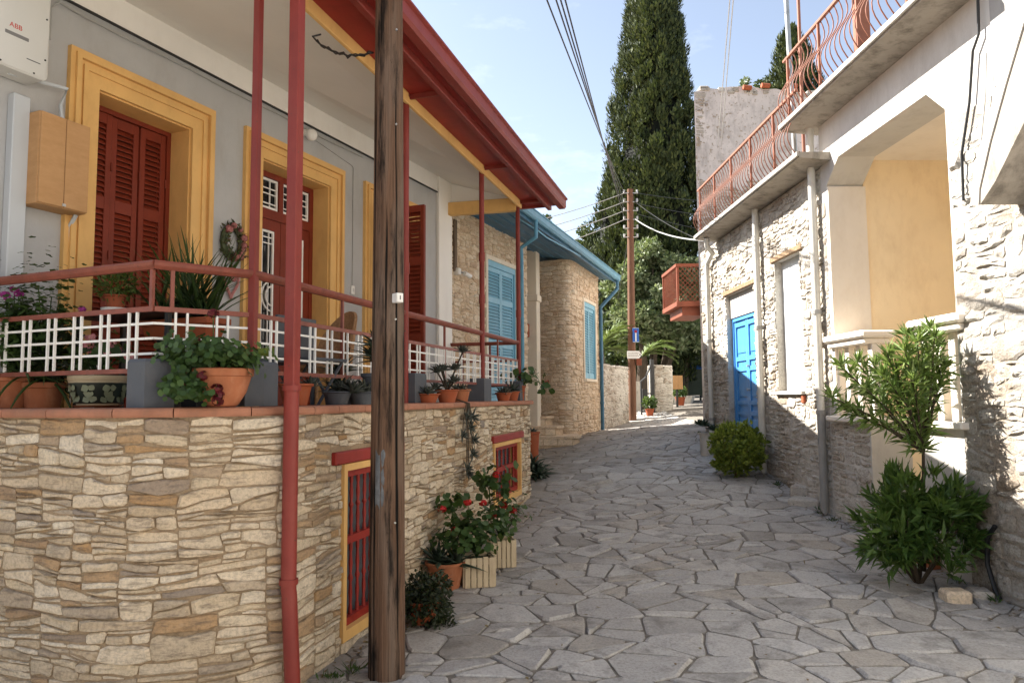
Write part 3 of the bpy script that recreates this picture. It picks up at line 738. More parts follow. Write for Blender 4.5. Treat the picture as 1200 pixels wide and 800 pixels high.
for k in (0, 1):
    a = s0+fwd+.004 if k == 0 else mid+.003; b = mid-.003 if k == 0 else s1-fwd-.004; st = .085
    m = MB(); m.box(FA, a, a+st, t_+.004, t_+.048, ZF+.02, zb2-.004); m.box(FA, b-st, b, t_+.004, t_+.048, ZF+.02, zb2-.004)
    m.box(FA, a+st, b-st, t_+.004, t_+.048, zb2-.11, zb2-.004); m.box(FA, a+st, b-st, t_+.004, t_+.048, ZF+.02, ZF+.62)
    lf = m.build('door_leaf', m_red, hA)
    grille(lf, a+st+.002, b-st-.002, ZF+.63, zb2-.115, t_+.006, 1 if k == 0 else -1)
    if k == 1:
        m = MB(); m.tube([FA.w(a+.04, t_+.0, 2.45), FA.w(a+.04, t_-.05, 2.45), FA.w(a+.12, t_-.055, 2.44)], .010, 8); m.build('handle', m_steel, lf)
# window 3: one leaf folded back at a right angle to the wall
h_ = holes[2]
f3 = Fr((FA.w(h_[0]+.02, 0, 0)).to_2d(), FA.a-math.pi/2)
shutter_leaf(hA, f3, .02, .68, -.02, ZF+.03, h_[3]-.06, m_red, (0, .34, .72, 1), False, .05, th=.045)
f3b = Fr((FA.w(h_[1]-.06, 0, 0)).to_2d(), FA.a-math.pi/2)
shutter_leaf(hA, f3b, -.02, .20, .0, ZF+.03, h_[3]-.06, m_red, (0, .34, .72, 1), False, .05, th=.04)
mb = MB(); mb.box(FA, h_[0]+.012, h_[1]-.012, .24, .28, ZF, h_[3]-.012); mb.build('window_pane', m_glass, hA)

# terrace floor
fp = [mi_[0], mi_[1], mi_[2], mi_[3]]
q = [(p.x, p.y) for p in fp]+[tuple(FA.w(0, .3, 0)[:2]), tuple(FA.w(SH+.1, .3, 0)[:2])]
mb = MB(); mb.prism([(x, y, ZF-.2) for x, y in q], [(x, y, ZF) for x, y in q]); mb.build('terrace_floor', m_conc2, hA)
# ceiling, from the wall down to the eave line
ze = 4.40
def rw(s, t, z): return FRl.w(s, t, z)
mb = MB(); sN = -1.0; sE = LR+.02
wl = FA.w(SH, .1, zj); wr = FA.w(.02, .1, zj)
c1, c2 = rw(sN, -.02, ze), rw(sE, -.02, ze)
lo = [wl, wr, c2, c1]; hi = [v+Vector((0, 0, .06)) for v in lo]; mb.prism(lo, hi); mb.build('ceiling', m_ceil, hA)
mb = MB(); mb.box(FRl, sN, sE+.05, -.055, -.021, ze-.115, ze+.02, .004); mb.build('eave_trim', m_ochre, hA)
# end beam
e0 = FA.w(-.05, 0, 0).to_2d(); e1 = rw(LR, -.03, 0).to_2d(); fe = Fr.two(e0, e1); le = (e1-e0).length
mb = MB(); mb.box(fe, -.02, le-.03, -.05, .05, ze-.165, ze+.015, .006); mb.build('end_beam', m_ochre, hA)
gt = MB(); gpts = [wr+Vector((0, 0, .002)), rw(LR-.02, -.0, ze)]
gt.prism([FA.w(.0, .0, ze), rw(LR-.01, -.0, ze-.0), rw(LR-.01, 0, ze+.03), FA.w(0, 0, zj+.02)], [FA.w(.04, .0, ze), rw(LR+.03, -.0, ze), rw(LR+.03, 0, ze+.03), FA.w(.04, 0, zj+.02)]); gt.build('end_gable', m_ceil, hA)
# red eaves
mb = MB(); mb.box(FRl, sN, sE+.30, -.36, -.057, ze-.02, ze+.02); mb.build('eave_board', m_red2, hA)
mb = MB(); mb.box(FRl, sN, sE+.33, -.42, -.362, ze-.10, ze+.06, .006); mb.build('fascia', m_rust, hA)
mb = MB(); mb.box(FRl, sN, sE+.34, -.50, -.422, ze-.035, ze-.005); mb.build('gutter_board', m_red2, hA)
mb = MB()
gp = [(-.502, ze+.06), (-.505, ze-.07), (-.525, ze-.085), (-.60, ze-.085), (-.62, ze-.06), (-.62, ze+.03), (-.645, ze+.045), (-.645, ze+.06), (-.61, ze+.06), (-.605, ze-.055), (-.515, ze-.055), (-.515, ze+.06)]
mb.prism([rw(sN, t, z) for t, z in gp], [rw(sE+.37, t, z) for t, z in gp]); mb.build('gutter', m_rust, hA)
mb = MB(); mb.box(FRl, sE+.3, sE+.34, -.36, .05, ze-.05, ze+.05); mb.build('barge_board', m_rust, hA)
# roof of tiles
mb = MB(); sl = math.tan(R(17)); 
for t0 in [i*.22 for i in range(-2, 24)]:
    a, b = t0-.07, t0+.15+.015; za, zb_ = ze+.10+(a+.5)*sl, ze+.10+(b+.5)*sl
    mb.prism([rw(sN, a, za), rw(sE+.30, a, za), rw(sE+.30, a, za+.035), rw(sN, a, za+.035)], [rw(sN, b, zb_), rw(sE+.30, b, zb_), rw(sE+.30, b, zb_+.02), rw(sN, b, zb_+.02)])
mb.build('roof', m_roof, hA)
# posts
for px in (296, 473, 564, 607):
    d = ray(px, 400); # place along rail line
    s = FRl.hit(px, 420)[0]
    s = max(0.0, min(LR, s))
    m = MB(); z0 = ZC; z1 = ze-.02
    if s < .3: m.box(FRl, s-.034, s+.012, -.023, .023, z0, z1, .005)
    else: m.tube([rw(s, -.013, z0), rw(s, -.013, z1)], .031, 10)
    po = m.build('veranda_post', m_rust, hA, True)
    m = MB()
    if s > .3:
        for zz in (2.75, 3.25) if px == 564 else (2.75,): m.tube([rw(s, -.013, zz), rw(s, -.013, zz+.10)], .038, 10)
    m.box(FRl, s-.035, s+.035, -.056, .025, z1-.03, z1+.018); m.box(FRl, s-.012, s+.012, -.36, -.05, z1-.045, z1-.002)
    m.build('bracket', m_rust, po)
# ------------------------------------------------------------------ foliage helpers
def fast_mesh(name, V, F, mat, parent=None, kind=None, smooth=False):
    V = np.asarray(V, dtype=np.float64).reshape(-1, 3); F = np.asarray(F, dtype=np.int32)
    if parent is not None:
        M_ = np.array(PM[parent.name]); V = V @ M_[:3, :3].T+M_[:3, 3]
    me = bpy.data.meshes.new(name); k = F.shape[1]
    me.vertices.add(len(V)); me.vertices.foreach_set('co', V.astype(np.float32).ravel())
    me.loops.add(F.size); me.loops.foreach_set('vertex_index', F.ravel())
    me.polygons.add(len(F)); me.polygons.foreach_set('loop_start', np.arange(0, F.size, k, dtype=np.int32))
    me.materials.append(mat); me.update(calc_edges=True); me.validate()
    if smooth: me.polygons.foreach_set('use_smooth', [True]*len(me.polygons))
    return link(name, me, parent, kind)
def unit(a): return a/np.maximum(np.linalg.norm(a, axis=1, keepdims=True), 1e-9)
def leaves_geo(C, D, N, Ln, Wd, fold=.15, mid=.45, rg=None):
    n = len(C); D = unit(D); S = unit(np.cross(D, N)); Nn = np.cross(S, D)
    Ln = np.broadcast_to(np.asarray(Ln, float).reshape(-1, 1) if np.ndim(Ln) else Ln, (n, 1)); Wd = np.broadcast_to(np.asarray(Wd, float).reshape(-1, 1) if np.ndim(Wd) else Wd, (n, 1))
    m_ = C+D*Ln*mid+Nn*Wd*fold
    V = np.stack([C, m_+S*Wd, C+D*Ln-Nn*Ln*.08, m_-S*Wd], 1).reshape(-1, 3)
    b = np.arange(n)[:, None]*4
    F = np.concatenate([b+[[0, 1, 2]], b+[[0, 2, 3]]])
    return V, F
class Leaves:
    def __init__(self): self.V = []; self.F = []; self.n = 0
    def add(self, V, F): self.V.append(V); self.F.append(F+self.n); self.n += len(V); return self
    def build(self, name, mat, parent, kind=None): return fast_mesh(name, np.concatenate(self.V), np.concatenate(self.F), mat, parent, kind)
def rdir(rg, n): return unit(rg.normal(size=(n, 3)))
def ball(rg, c, r, n, L0, W0, up=.3, shell=.55, out=1.0):
    d = rdir(rg, n); rad = shell+(1-shell)*rg.random((n, 1))**.6
    C = np.asarray(c)+d*rad*np.asarray(r)
    D = d*out+rdir(rg, n)*.8+[0, 0, up]; Nn = d+rdir(rg, n)*.6+[0, 0, .5]
    return leaves_geo(C, D, Nn, L0*(.7+.6*rg.random(n)), W0*(.7+.6*rg.random(n)))
def disc_leaves(rg, C, N, r):              # rounded leaves (hexagons), e.g. geranium
    n = len(C); N = unit(N); A = unit(np.cross(N, rdir(rg, n))); B = np.cross(N, A); r = np.asarray(r).reshape(-1, 1)
    ring = [C+(A*math.cos(t)+B*math.sin(t))*r*(1 if k % 2 else .86)+N*r*.12*(1 if k % 2 else -.4) for k, t in enumerate([i*math.pi/4 for i in range(8)])]
    V = np.stack([C]+ring, 1).reshape(-1, 3); b = np.arange(n)[:, None]*9
    F = np.concatenate([b+[[0, 1+k, 1+(k+1) % 8]] for k in range(8)]); return V, F
def pot(parent, c, r, h, mat, r0=.68, rim=.14, n=22, name='pot', soil=True):
    m = MB(); t = r*.09
    pr = [(r*r0, 0), (r*r0*1.02, .008), (r*.93, h*(1-rim)), (r*1.04, h*(1-rim)+.004), (r*1.06, h-.006), (r*1.03, h), (r*.93, h-.003), (r*.9, h*.85)]
    m.lathe(c, pr, n); o = m.build(name, mat, parent, True)
    if soil: m = MB(); m.lathe(c, [(r*.88, h*.80), (r*.88, h*.87), (r*.3, h*.90)], 14); m.build('soil', m_soil, parent)
    return o
def geranium(parent, c, r, h, nl, leafr, rg, flowers, fmat, fl_r=.035, droop=None, fl_n=26, lmat=None):
    """stems, rounded leaves and flower heads above a pot at c"""
    st = MB(); tips = []
    for k in range(16):
        a = rg.random()*6.28; q = rg.random()**.6
        tip = np.array([c[0]+math.cos(a)*r*q, c[1]+math.sin(a)*r*q, c[2]+h*(.45+.55*rg.random())])
        st.tube([c, (np.array(c)*.5+tip*.5)+[0, 0, h*.08], tip], [.007, .005, .003], 5); tips.append(tip)
    st.build('stems', l_ger, parent)
    C = np.array([tips[i % 16] for i in range(nl)])+rg.normal(size=(nl, 3))*[r*.32, r*.32, h*.20]
    N = (C-np.asarray(c))*[1, 1, .6]+rdir(rg, nl)*.12+[0, 0, .08]
    if droop is not None:
        n2 = nl//2; t = rg.random((n2, 1)); C2 = np.asarray(droop[0])*(1-t)+np.asarray(droop[1])*t+rg.normal(size=(n2, 3))*[r*.25, r*.25, h*.08]
        C = np.r_[C, C2]; N = np.r_[N, rdir(rg, n2)*.5+[.3, -.6, .5]]
    V, F = disc_leaves(rg, C, N, leafr*(.6+.7*rg.random(len(C)))); fast_mesh('foliage', V, F, lmat or l_ger, parent, 'stuff')
    for f in flowers:
        f = np.asarray(f, float); d = rdir(rg, fl_n); V, F = disc_leaves(rg, f+d*fl_r*np.array([1, 1, .75]), d, fl_r*.42*(.7+.5*rg.random(fl_n))); fo = fast_mesh('flower_head', V, F, fmat, parent)
        m = MB(); m.tube([np.asarray(c)+[0, 0, h*.3], f-[0, 0, fl_r*.4]], .003, 5); m.build('flower_stalk', l_ger, fo)
def blade_mesh(name, L0, W0, curve, thick, mat, n=6, taper=1.0):
    mb = MB(); vs = []
    for i in range(n+1):
        u = i/n; wv = W0*(1-.15*(1-u))*(1-u**(2.2*taper)) if i < n else .0008
        ang = curve*u; x = L0*(math.sin(ang)/max(curve, 1e-4)) if curve > 1e-4 else L0*u*0; 
        y = L0*((1-math.cos(ang))/max(curve, 1e-4)) if curve > 1e-4 else 0
        z = x if curve > 1e-4 else L0*u
        vs += [(-wv, y+wv*.35, z), (0, y-thick*(1-u), z), (wv, y+wv*.35, z), (0, y+thick*.6*(1-u), z)]
    fs = []
    for i in range(n):
        for k in range(4): fs.append((i*4+k, i*4+(k+1) % 4, i*4+4+(k+1) % 4, i*4+4+k))
    mb.add(vs, fs); me = bpy.data.meshes.new(name); me.from_pydata(mb.v, [], mb.f); me.materials.append(mat); me.polygons.foreach_set('use_smooth', [True]*len(me.polygons)); return me
def rosette(parent, c, L0, W0, n, mat, rg, tilt0=8, tilt1=78, curve=.5, thick=.008, axis=None, name='leaf'):
    """leaf meshes shared between the leaves of one rosette; c is in world space"""
    ms = [blade_mesh(name, L0*k, W0*k, curve, thick, mat) for k in (1, .85, .68)]
    cl = PM[parent.name] @ Vector(c)
    base = Matrix.Identity(3) if axis is None else Vector((0, 0, 1)).rotation_difference(Vector(axis)).to_matrix()
    for i in range(n):
        u = i/max(1, n-1); o = link(name, ms[0 if u > .6 else 1 if u > .25 else 2], parent)
        rot = base @ Matrix.Rotation(i*2.39996+rg.random()*.3, 3, 'Z') @ Matrix.Rotation(-R(tilt0+(tilt1-tilt0)*u+rg.normal()*4), 3, 'X')
        o.rotation_euler = rot.to_euler(); o.location = cl

# ------------------------------------------------------------------ railing round the terrace
rl = thing('terrace_railing', 'faded red metal railing with white lattice bars along the terrace edge', 'railing', (H[1].x, H[1].y, ZC))
hz, lt, lb = 2.405, 2.155, 1.815
HP = [H[0]+(H[0]-H[1]).normalized()*1.2, H[1], H[2], H[3]]
ends = HP+[FA.w(0, -.06, 0).to_2d()]
for i in range(4):
    f = Fr.two(ends[i], ends[i+1]); l = (ends[i+1]-ends[i]).length; z_off = 0 if i < 3 else -.0
    a, b = .0, l
    m = MB()
    ou = [(-.028, -.012), (-.034, .004), (-.026, .018), (.026, .018), (.034, .004), (.028, -.012), (.012, -.030), (-.012, -.030)]
    m.prism([f.w(a-.012, t, hz+z) for t, z in ou], [f.w(b+.012, t, hz+z) for t, z in ou]); m.build('handrail', m_rail, rl)
    m = MB(); m.box(f, a, b, -.012, .012, lt-.014, lt+.014); m.build('lattice_top_bar', m_rail, rl)
    m = MB(); m.box(f, a, b, -.010, .010, lb-.013, lb+.013); m.build('lattice_bottom_bar', m_rail, rl)
    for z in (2.075, 1.992, 1.908):
        m = MB(); m.box(f, a, b, -.006, .006, z-.0065, z+.0065); m.build('white_bar', m_white, rl)
    s = .06+.05*i
    k = 0
    while s < l-.03:
        m = MB(); m.box(f, s-.0058, s+.0058, -.0135, .0125 if False else -.0001, lb+.013, lt-.014); m.build('white_bar', m_white, rl)
        s += .062 if k % 2 == 0 else .162; k += 1
    for s in ([.02] if i in (2,) else [])+([l-.02] if i == 0 else [])+([.09] if i == 1 else [])+([2.1+.012, 4.2, 5.0] if False else []):
        m = MB(); m.box(f, s-.010, s+.010, -.010, .010, lt+.014, hz-.03); m.build('riser', m_rail, rl)
    if i == 2:
        for s in (1.05, 3.1, 4.9):
            m = MB(); m.box(f, s-.010, s+.010, -.0095, .0095, lb-.01, hz-.03); m.build('riser', m_rail, rl)
    if i == 3:
        for s in (.4, .8): m = MB(); m.box(f, s-.012, s+.012, -.0095, .0095, ZF, hz-.03); m.build('riser', m_rail, rl)
# charcoal masonry blocks carrying the rail
def hblock(pts_in, label, z1=1.875):
    m = MB(); n = len(pts_in); b = .012
    c = sum((Vector(p) for p in pts_in), Vector((0, 0)))/n
    low = [(p[0], p[1], ZC+.001) for p in pts_in]; t0 = [(p[0], p[1], z1-b*1.5) for p in pts_in]; t1 = [tuple(Vector(p).lerp(c, .07))+(z1,) for p in pts_in]
    m.prism(low, t0); m.f.pop(len(m.f)-n-1); m.r.pop(); m.m.pop()
    m.add(t0+t1, [(i, (i+1) % n, n+(i+1) % n, n+i) for i in range(n)]+[list(range(n, 2*n))])
    o = m.build('rail_block', m_dgrey); tag(o, label, 'masonry block', 'charcoal blocks under the terrace railing')
def along(p, q, a): return p+(q-p).normalized()*a
bo, bi = miter(HP, -.10), miter(HP, .10)
hblock([along(bo[1], bo[0], .13), bo[1], along(bo[1], bo[2], .15), along(bi[1], bi[2], .12), bi[1], along(bi[1], bi[0], .15)], 'charcoal block at the bend of the railing left of the maroon geranium')
hblock([along(bo[2], bo[1], .11), bo[2], along(bo[2], bo[3], .14), along(bi[2], bi[3], .16), bi[2], along(bi[2], bi[1], .09)], 'charcoal block under the corner post right of the maroon geranium')
for px, lab in ((481, 'charcoal block just right of the near utility pole'), (562, 'charcoal block under the third veranda post'), (604, 'charcoal block at the far end of the terrace wall')):
    s = min(FRl.hit(px, 455)[0], LR-.02)
    hblock([tuple(FRl.w(s-.13, -.10, 0)[:2]), tuple(FRl.w(s+.13, -.10, 0)[:2]), tuple(FRl.w(s+.13, .10, 0)[:2]), tuple(FRl.w(s-.13, .10, 0)[:2])], lab)

# ------------------------------------------------------------------ red downpipe at the wall corner
bis = Vector((.75, -.66)); dp = W2+bis*.07+Vector((-.015, 0))
t = thing('red_downpipe', 'dark red downpipe running from the veranda gutter to the street at the wall corner', 'downpipe', (dp.x, dp.y, gz(dp.x, dp.y)))
gx = FRl.inv((dp.x, dp.y, 0)); 
fd = Fr((dp.x, dp.y), FRl.a)
m = MB(); m.box(fd, -.034, .034, -.034, .034, 1.72, 4.36, .006); m.build('upper_pipe', m_rust, t)
m = MB(); m.tube([(dp.x, dp.y, 1.73), (dp.x, dp.y, .62), (dp.x+.006, dp.y-.004, .58), (dp.x+.045, dp.y-.035, .02)], .042, 16); m.build('lower_pipe', m_rust, t, True)
for z in (1.70, .64): m = MB(); m.tube([(dp.x, dp.y, z), (dp.x, dp.y, z+.03)], .051, 16); m.tube([(dp.x, dp.y, z+.015), (dp.x-.06, dp.y+.07, z+.015)], .012, 6); m.build('collar', m_rust, t, True)
gz_t = FRl.w(gx.x, -.56, 4.34)
m = MB(); m.tube([(dp.x, dp.y, 4.33), (dp.x, dp.y, 4.36), gz_t], .04, 10); m.build('elbow', m_rust, t, True)

# ------------------------------------------------------------------ fixtures on the facade
def text_mesh(txt, size):
    cu = bpy.data.curves.new('txt', 'FONT'); cu.body = txt; cu.size = size; cu.extrude = .0006; cu.align_x = 'CENTER'; cu.align_y = 'CENTER'
    o = bpy.data.objects.new('txt', cu); COL.objects.link(o); dg = bpy.context.evaluated_depsgraph_get(); me = bpy.data.meshes.new_from_object(o.evaluated_get(dg)); bpy.data.objects.remove(o); return me
def put_text(parent, name, txt, size, fr, s, t, z, mat, sx=1):
    me = text_mesh(txt, size); b = MB()
    b.add([fr.w(s+v.co.x*sx, t-v.co.z, z+v.co.y) for v in me.vertices], [tuple(p.vertices) for p in me.polygons]); return b.build(name, mat, parent)
def rounded_box(mb, f, s0, s1, t0, t1, z0, z1, r=.03, n=4):
    ring = []
    for cx, cz, a0 in ((s1-r, z1-r, 0), (s0+r, z1-r, 90), (s0+r, z0+r, 180), (s1-r, z0+r, 270)):
        for k in range(n+1): a = R(a0+90*k/n); ring.append((cx+r*math.cos(a), cz+r*math.sin(a)))
    cs, cz = (s0+s1)/2, (z0+z1)/2; e = .012
    r0 = [f.w(s, t1, z) for s, z in ring]; r1 = [f.w(s, t0+e, z) for s, z in ring]; r2 = [f.w(cs+(s-cs)*(1-e*2/(s1-s0)), t0, cz+(z-cz)*(1-e*2/(z1-z0))) for s, z in ring]; N = len(ring)
    mb.add(r0+r1+r2, [tuple(range(N))]+[(k*N+(i+1) % N, k*N+i, (k+1)*N+i, (k+1)*N+(i+1) % N) for k in (0, 1) for i in range(N)]+[tuple(range(3*N-1, 2*N-1, -1))]); return mb
tI = -.20
s1_, z0_ = FA.hit(57, 97, tI); s0_ = s1_-.46; z1_ = FA.hit(57, 20, tI)[1]+.0
t = thing('wall_inverter', 'pale grey solar inverter with small display mounted high on the facade', 'inverter', FA.w((s0_+s1_)/2, 0, z0_), FA.a)
zt_ = z0_+.62
m = MB(); rounded_box(m, FA, s0_, s1_, tI, -.02, z0_, zt_, .045); m.build('shell', m_inv, t, True)
m = MB(); cz = z0_+.225; cs = s0_+.235; rounded_box(m, FA, cs-.075, cs+.095, tI-.002, tI+.004, cz-.022, cz+.022, .006); m.build('display', paint('grey_display', (.2, .2, .2), .3, .02, 3), t)
put_text(t, 'lettering', 'ABB', .045, FA, cs+.0, tI-.001, cz+.055, paint('sign_red', (.5, .03, .02), .5, .02, 3))
m = MB(); m.box(FA, s1_-.15, s1_-.06, tI-.0012, tI-.0001, z0_+.098, z0_+.104); m.build('small_marking', m_dgrey, t)
for ds, dz in ((.03, .12), (.03, .42), (.15, .022), (.36, .022), (.15, .6), (.36, .6), (.43, .14), (.43, .42)):
    m = MB(); m.tube([FA.w(s0_+ds, tI+.003, z0_+dz), FA.w(s0_+ds, tI-.004, z0_+dz)], .006, 8); m.build('screw', m_black, t)
for ds in (.05, .08, .11): m = MB(); m.tube([FA.w(s0_+ds, -.1, z0_+.01), FA.w(s0_+ds, -.1, z0_-.06), FA.w(s0_+ds-.08, -.1, z0_-.13), FA.w(s0_+ds-.3, -.08, z0_-.12)], .008, 6); m.build('cable', m_black, t, True)
# cabinet
tC = -.19
s1c, z0c = FA.hit(103, 251, tC); s0c, _ = FA.hit(44, 240, tC); _, z1c = FA.hit(103, 148, tC)
t = thing('wooden_cabinet', 'plain wooden meter cabinet hung on the facade below the inverter', 'cabinet', FA.w((s0c+s1c)/2, 0, z0c), FA.a)
m = MB(); m.box(FA, s0c, s1c, tC+.018, -.005, z0c, z1c, .004); m.build('case', m_cab, t)
md = (s0c+s1c)/2
for a, b in ((s0c+.004, md-.002), (md+.002, s1c-.004)): m = MB(); m.box(FA, a, b, tC, tC+.0175, z0c+.005, z1c-.004, .003); m.build('door', m_cab, t)
m = MB(); m.box(FA, md-.012, md+.012, tC-.006, tC-.001, z0c+.012, z0c+.03); m.build('latch', m_steel, t)
m = MB(); m.tube([FA.w(s0c+.22, -.08, z1c-.005), FA.w(s0c+.20, -.08, z1c+.12), FA.w(s0c+.235, -.09, z1c+.25), FA.w(s0_+.26, -.1, z0_+.005)], .014, 8); o = m.build('flexible_conduit', m_trunk, None, True); tag(o, 'short bent conduit between the inverter and the wooden cabinet', 'conduit')
sv, _ = FA.hit(15, 200); zv1 = FA.hit(15, 112)[1]
m = MB(); m.box(FA, sv-.055, sv+.055, -.07, -.002, ZF, zv1, .006); o = m.build('wall_trunking', m_trunk); tag(o, 'wide pale grey vertical cable trunking left of the wooden cabinet', 'trunking')
sc_, _ = FA.hit(73, 300)
m = MB(); m.tube([FA.w(sc_+.02, -.10, z0c), FA.w(sc_+.02, -.03, z0c-.08), FA.w(sc_+.03, -.025, 2.25), FA.w(sc_-.02, -.025, 2.05), FA.w(sc_-.16, -.025, 1.95)], .014, 8)
for zz in (2.5, 3.0): m.box(FA, sc_+.0, sc_+.055, -.045, -.001, zz, zz+.03)
o = m.build('wall_conduit', m_trunk, None, True); tag(o, 'thin grey conduit dropping from the wooden cabinet to the terrace', 'conduit')
# dark strip and cable along the frieze
m = MB(); m.box(FA, SH, s510, -.030, -.019, zl-.012, zl+.006); o = m.build('frieze_strip', m_wire); tag(o, 'straight black strip along the lower edge of the white frieze', 'cable')  # thin dark strip on the frieze's lower edge
sA = FA.hit(56, 18)[0]
m = MB(); pts = [FA.w(sA, -.03, zl-.35), FA.w(sA, -.03, zl-.12), FA.w(sA+.06, -.03, zl-.05)]
k = sA+.2
while k < -2.0: pts.append(FA.w(k, -.022, zl-.055+.008*math.sin(k*5))); k += .35
m.tube(pts, .008, 6); o = m.build('looping_cable', m_wireg, None, True); tag(o, 'grey cable looping from the inverter along the wall below the frieze', 'cable')
# switch with its wire
ss, zz = FA.hit(412, 340)
t = thing('wall_switch', 'small white switch on the wall right of the front door', 'switch', FA.w(ss, 0, zz), FA.a)
m = MB(); m.box(FA, ss-.03, ss+.03, -.025, -.001, zz-.05, zz+.05, .005); m.build('plate', m_white, t)
m = MB(); m.tube([FA.w(ss, -.01, zz+.05), FA.w(ss, -.008, zl-.22), FA.w(ss-.03, -.008, zl-.2), FA.w(ss-1.1, -.008, zl-.06)], .005, 5); m.build('wire', m_wireg, t)
m = MB(); m.box(FA, ss-.012, ss+.012, -.029, -.024, zz-.02, zz+.02); m.build('rocker', m_inv, t)
# globe lamp
sg, zg = FA.hit(356, 160)
t = thing('globe_lamp', 'white glass globe lamp under the frieze above the front door', 'lamp', FA.w(sg, 0, zg), FA.a)
m = MB(); c = FA.w(sg, -.10, zg); m.lathe((c.x, c.y, c.z-.06), [(.002, 0), (.03, .006), (.05, .025), (.06, .06), (.05, .095), (.03, .114), (.002, .12)], 16); m.build('globe', m_white, t, 'all')
m = MB(); m.tube([FA.w(sg-.02, 0, zg+.03), FA.w(sg-.01, -.06, zg+.03)], .035, 10); m.build('base', m_white, t)
# wreaths
rg = np.random.default_rng(3)
sw, zw = FA.hit(269, 284)
t = thing('rose_wreath', 'round twig wreath with dusty pink roses on the wall beside the front door', 'wreath', FA.w(sw, 0, zw), FA.a)
m = MB(); m.tube([FA.w(sw+math.cos(a)*.105, -.03, zw+math.sin(a)*.14) for a in [i*6.2832/20 for i in range(21)]], .026, 6); m.build('ring', l_twig, t)
a = rg.random(220)*6.28; C = np.array([FA.w(sw+math.cos(x)*.105, -.05, zw+math.sin(x)*.14) for x in a])+rg.normal(size=(220, 3))*.018
V, F = leaves_geo(C, rdir(rg, 220), rdir(rg, 220)+np.array([.9, -.4, 0]), .05, .012); fast_mesh('twig_leaves', V, F, l_twig, t, 'stuff')
for x, r_ in ((2.4, .04), (1.75, .03), (.35, .038), (-.1, .032), (-.45, .03), (-1.1, .045), (-1.5, .04), (-.75, .028), (1.0, .026)):
    c = np.array(FA.w(sw+math.cos(x)*.108, -.07, zw+math.sin(x)*.145)); d = rdir(rg, 30); V, F = disc_leaves(rg, c+d*r_*.7, d, r_*.55*np.ones(30)); fast_mesh('rose', V, F, l_rose, t)
sh, zh = FA.hit(268, 331)
t = thing('heart_wreath', 'heart shaped woven wreath with one rose hung below the round wreath', 'wreath', FA.w(sh, 0, zh), FA.a)
hp = []
for i in range(29):
    th = 2*math.pi*i/28; hp.append(FA.w(sh+.085*math.sin(th)**3, -.03, zh+.012*(13*math.cos(th)-5*math.cos(2*th)-2*math.cos(3*th)-math.cos(4*th))*.72))
m = MB(); m.tube(hp, .013, 6); m.build('heart', l_rose, t)
m = MB(); m.tube([FA.w(sh, -.03, zh+.08), FA.w(sh, -.03, zw-.15)], .005, 5); m.build('ribbon', m_terra2, t)
c = np.array(FA.w(sh+.01, -.05, zh+.03)); d = rdir(rg, 24); V, F = disc_leaves(rg, c+d*.02, d, .018*np.ones(24)); fast_mesh('rose', V, F, l_rose, t)

# ------------------------------------------------------------------ utility pole
pb = P(453, 775, 4.42); pb.z = gz(pb.x, pb.y); ptop = P(456, -30, 4.42)
t = thing('utility_pole', 'dark weathered wooden utility pole standing beside the terrace wall', 'utility pole', tuple(pb))
m = MB(); pts = []; rad = []; rgp = random.Random(2)
n = 26; hgt = 7.2; dirp = (ptop-pb)/(ptop.z-pb.z)
N = 28; vs = []; fs = []
for i in range(n+1):
    z = -.1+(hgt+.1)*i/n; c = pb+dirp*z; r_ = .110-.0062*max(0, z)
    for k in range(N):
        a = 2*math.pi*k/N; q = r_*(1+.02*math.sin(3*a+z*.4)+.035*mnoise.noise((math.cos(a)*3, math.sin(a)*3, z*.7))-(.07 if k == 19 and i % 7 < 5 else 0)-(.06 if k == 23 and i % 9 > 2 else 0))
        vs.append((c.x+q*math.cos(a), c.y+q*math.sin(a), c.z))
for i in range(n):
    for k in range(N): fs.append((i*N+k, i*N+(k+1) % N, (i+1)*N+(k+1) % N, (i+1)*N+k))
fs.append(tuple(n*N+k for k in range(N))); m.add(vs, fs); m.build('shaft', m_pole, t, 'all')
def pole_face(px, py): 
    d = ray(px, py); k = (pb.y-.10)/d.y; return Vector((d.x*k, d.y*k, EYE+d.z*k))
c = pole_face(467, 349); fp_ = Fr((c.x, c.y), R(40))
m = MB(); m.box(fp_, -.022, .022, -.02, .04, c.z-.028, c.z+.028, .003); o = m.build('number_tag', m_white, t)
m = MB(); m.box(fp_, -.003, .003, -.022, -.0201, c.z-.012, c.z+.012); m.build('tag_mark', m_dgrey, o)
c = pole_face(443, 560)
m = MB()
for i in range(9):
    pass
rows = []
for j in range(9):
    z = c.z-.17+.04*j; row = []
    for k in range(7):
        a = R(238+6*k); cc = pb+dirp*(z-pb.z); r_ = (.110-.0062*(z-pb.z))*1.012+.001*((j*k) % 3)
        row.append((cc.x+r_*math.cos(a), cc.y+r_*math.sin(a), z+.02*math.sin(k*1.3+j)))
    rows += row
m.add(rows, [(j*7+k, j*7+k+1, (j+1)*7+k+1, (j+1)*7+k) for j in range(8) for k in range(6)])
m.build('metal_patch', paint('dull_zinc', (.13, .14, .15), .6, .3, 14, (.04, .035, .03), .6, .2, 60, .4, .3), t)
m = MB()
for z in (.9, 2.1, 3.3, 3.9):
    cc = pb+dirp*z; m.tube([cc+Vector((.06, -.085, 0)), cc+Vector((.065, -.098, 0))], .006, 6)
m.build('nails', m_steel, t)
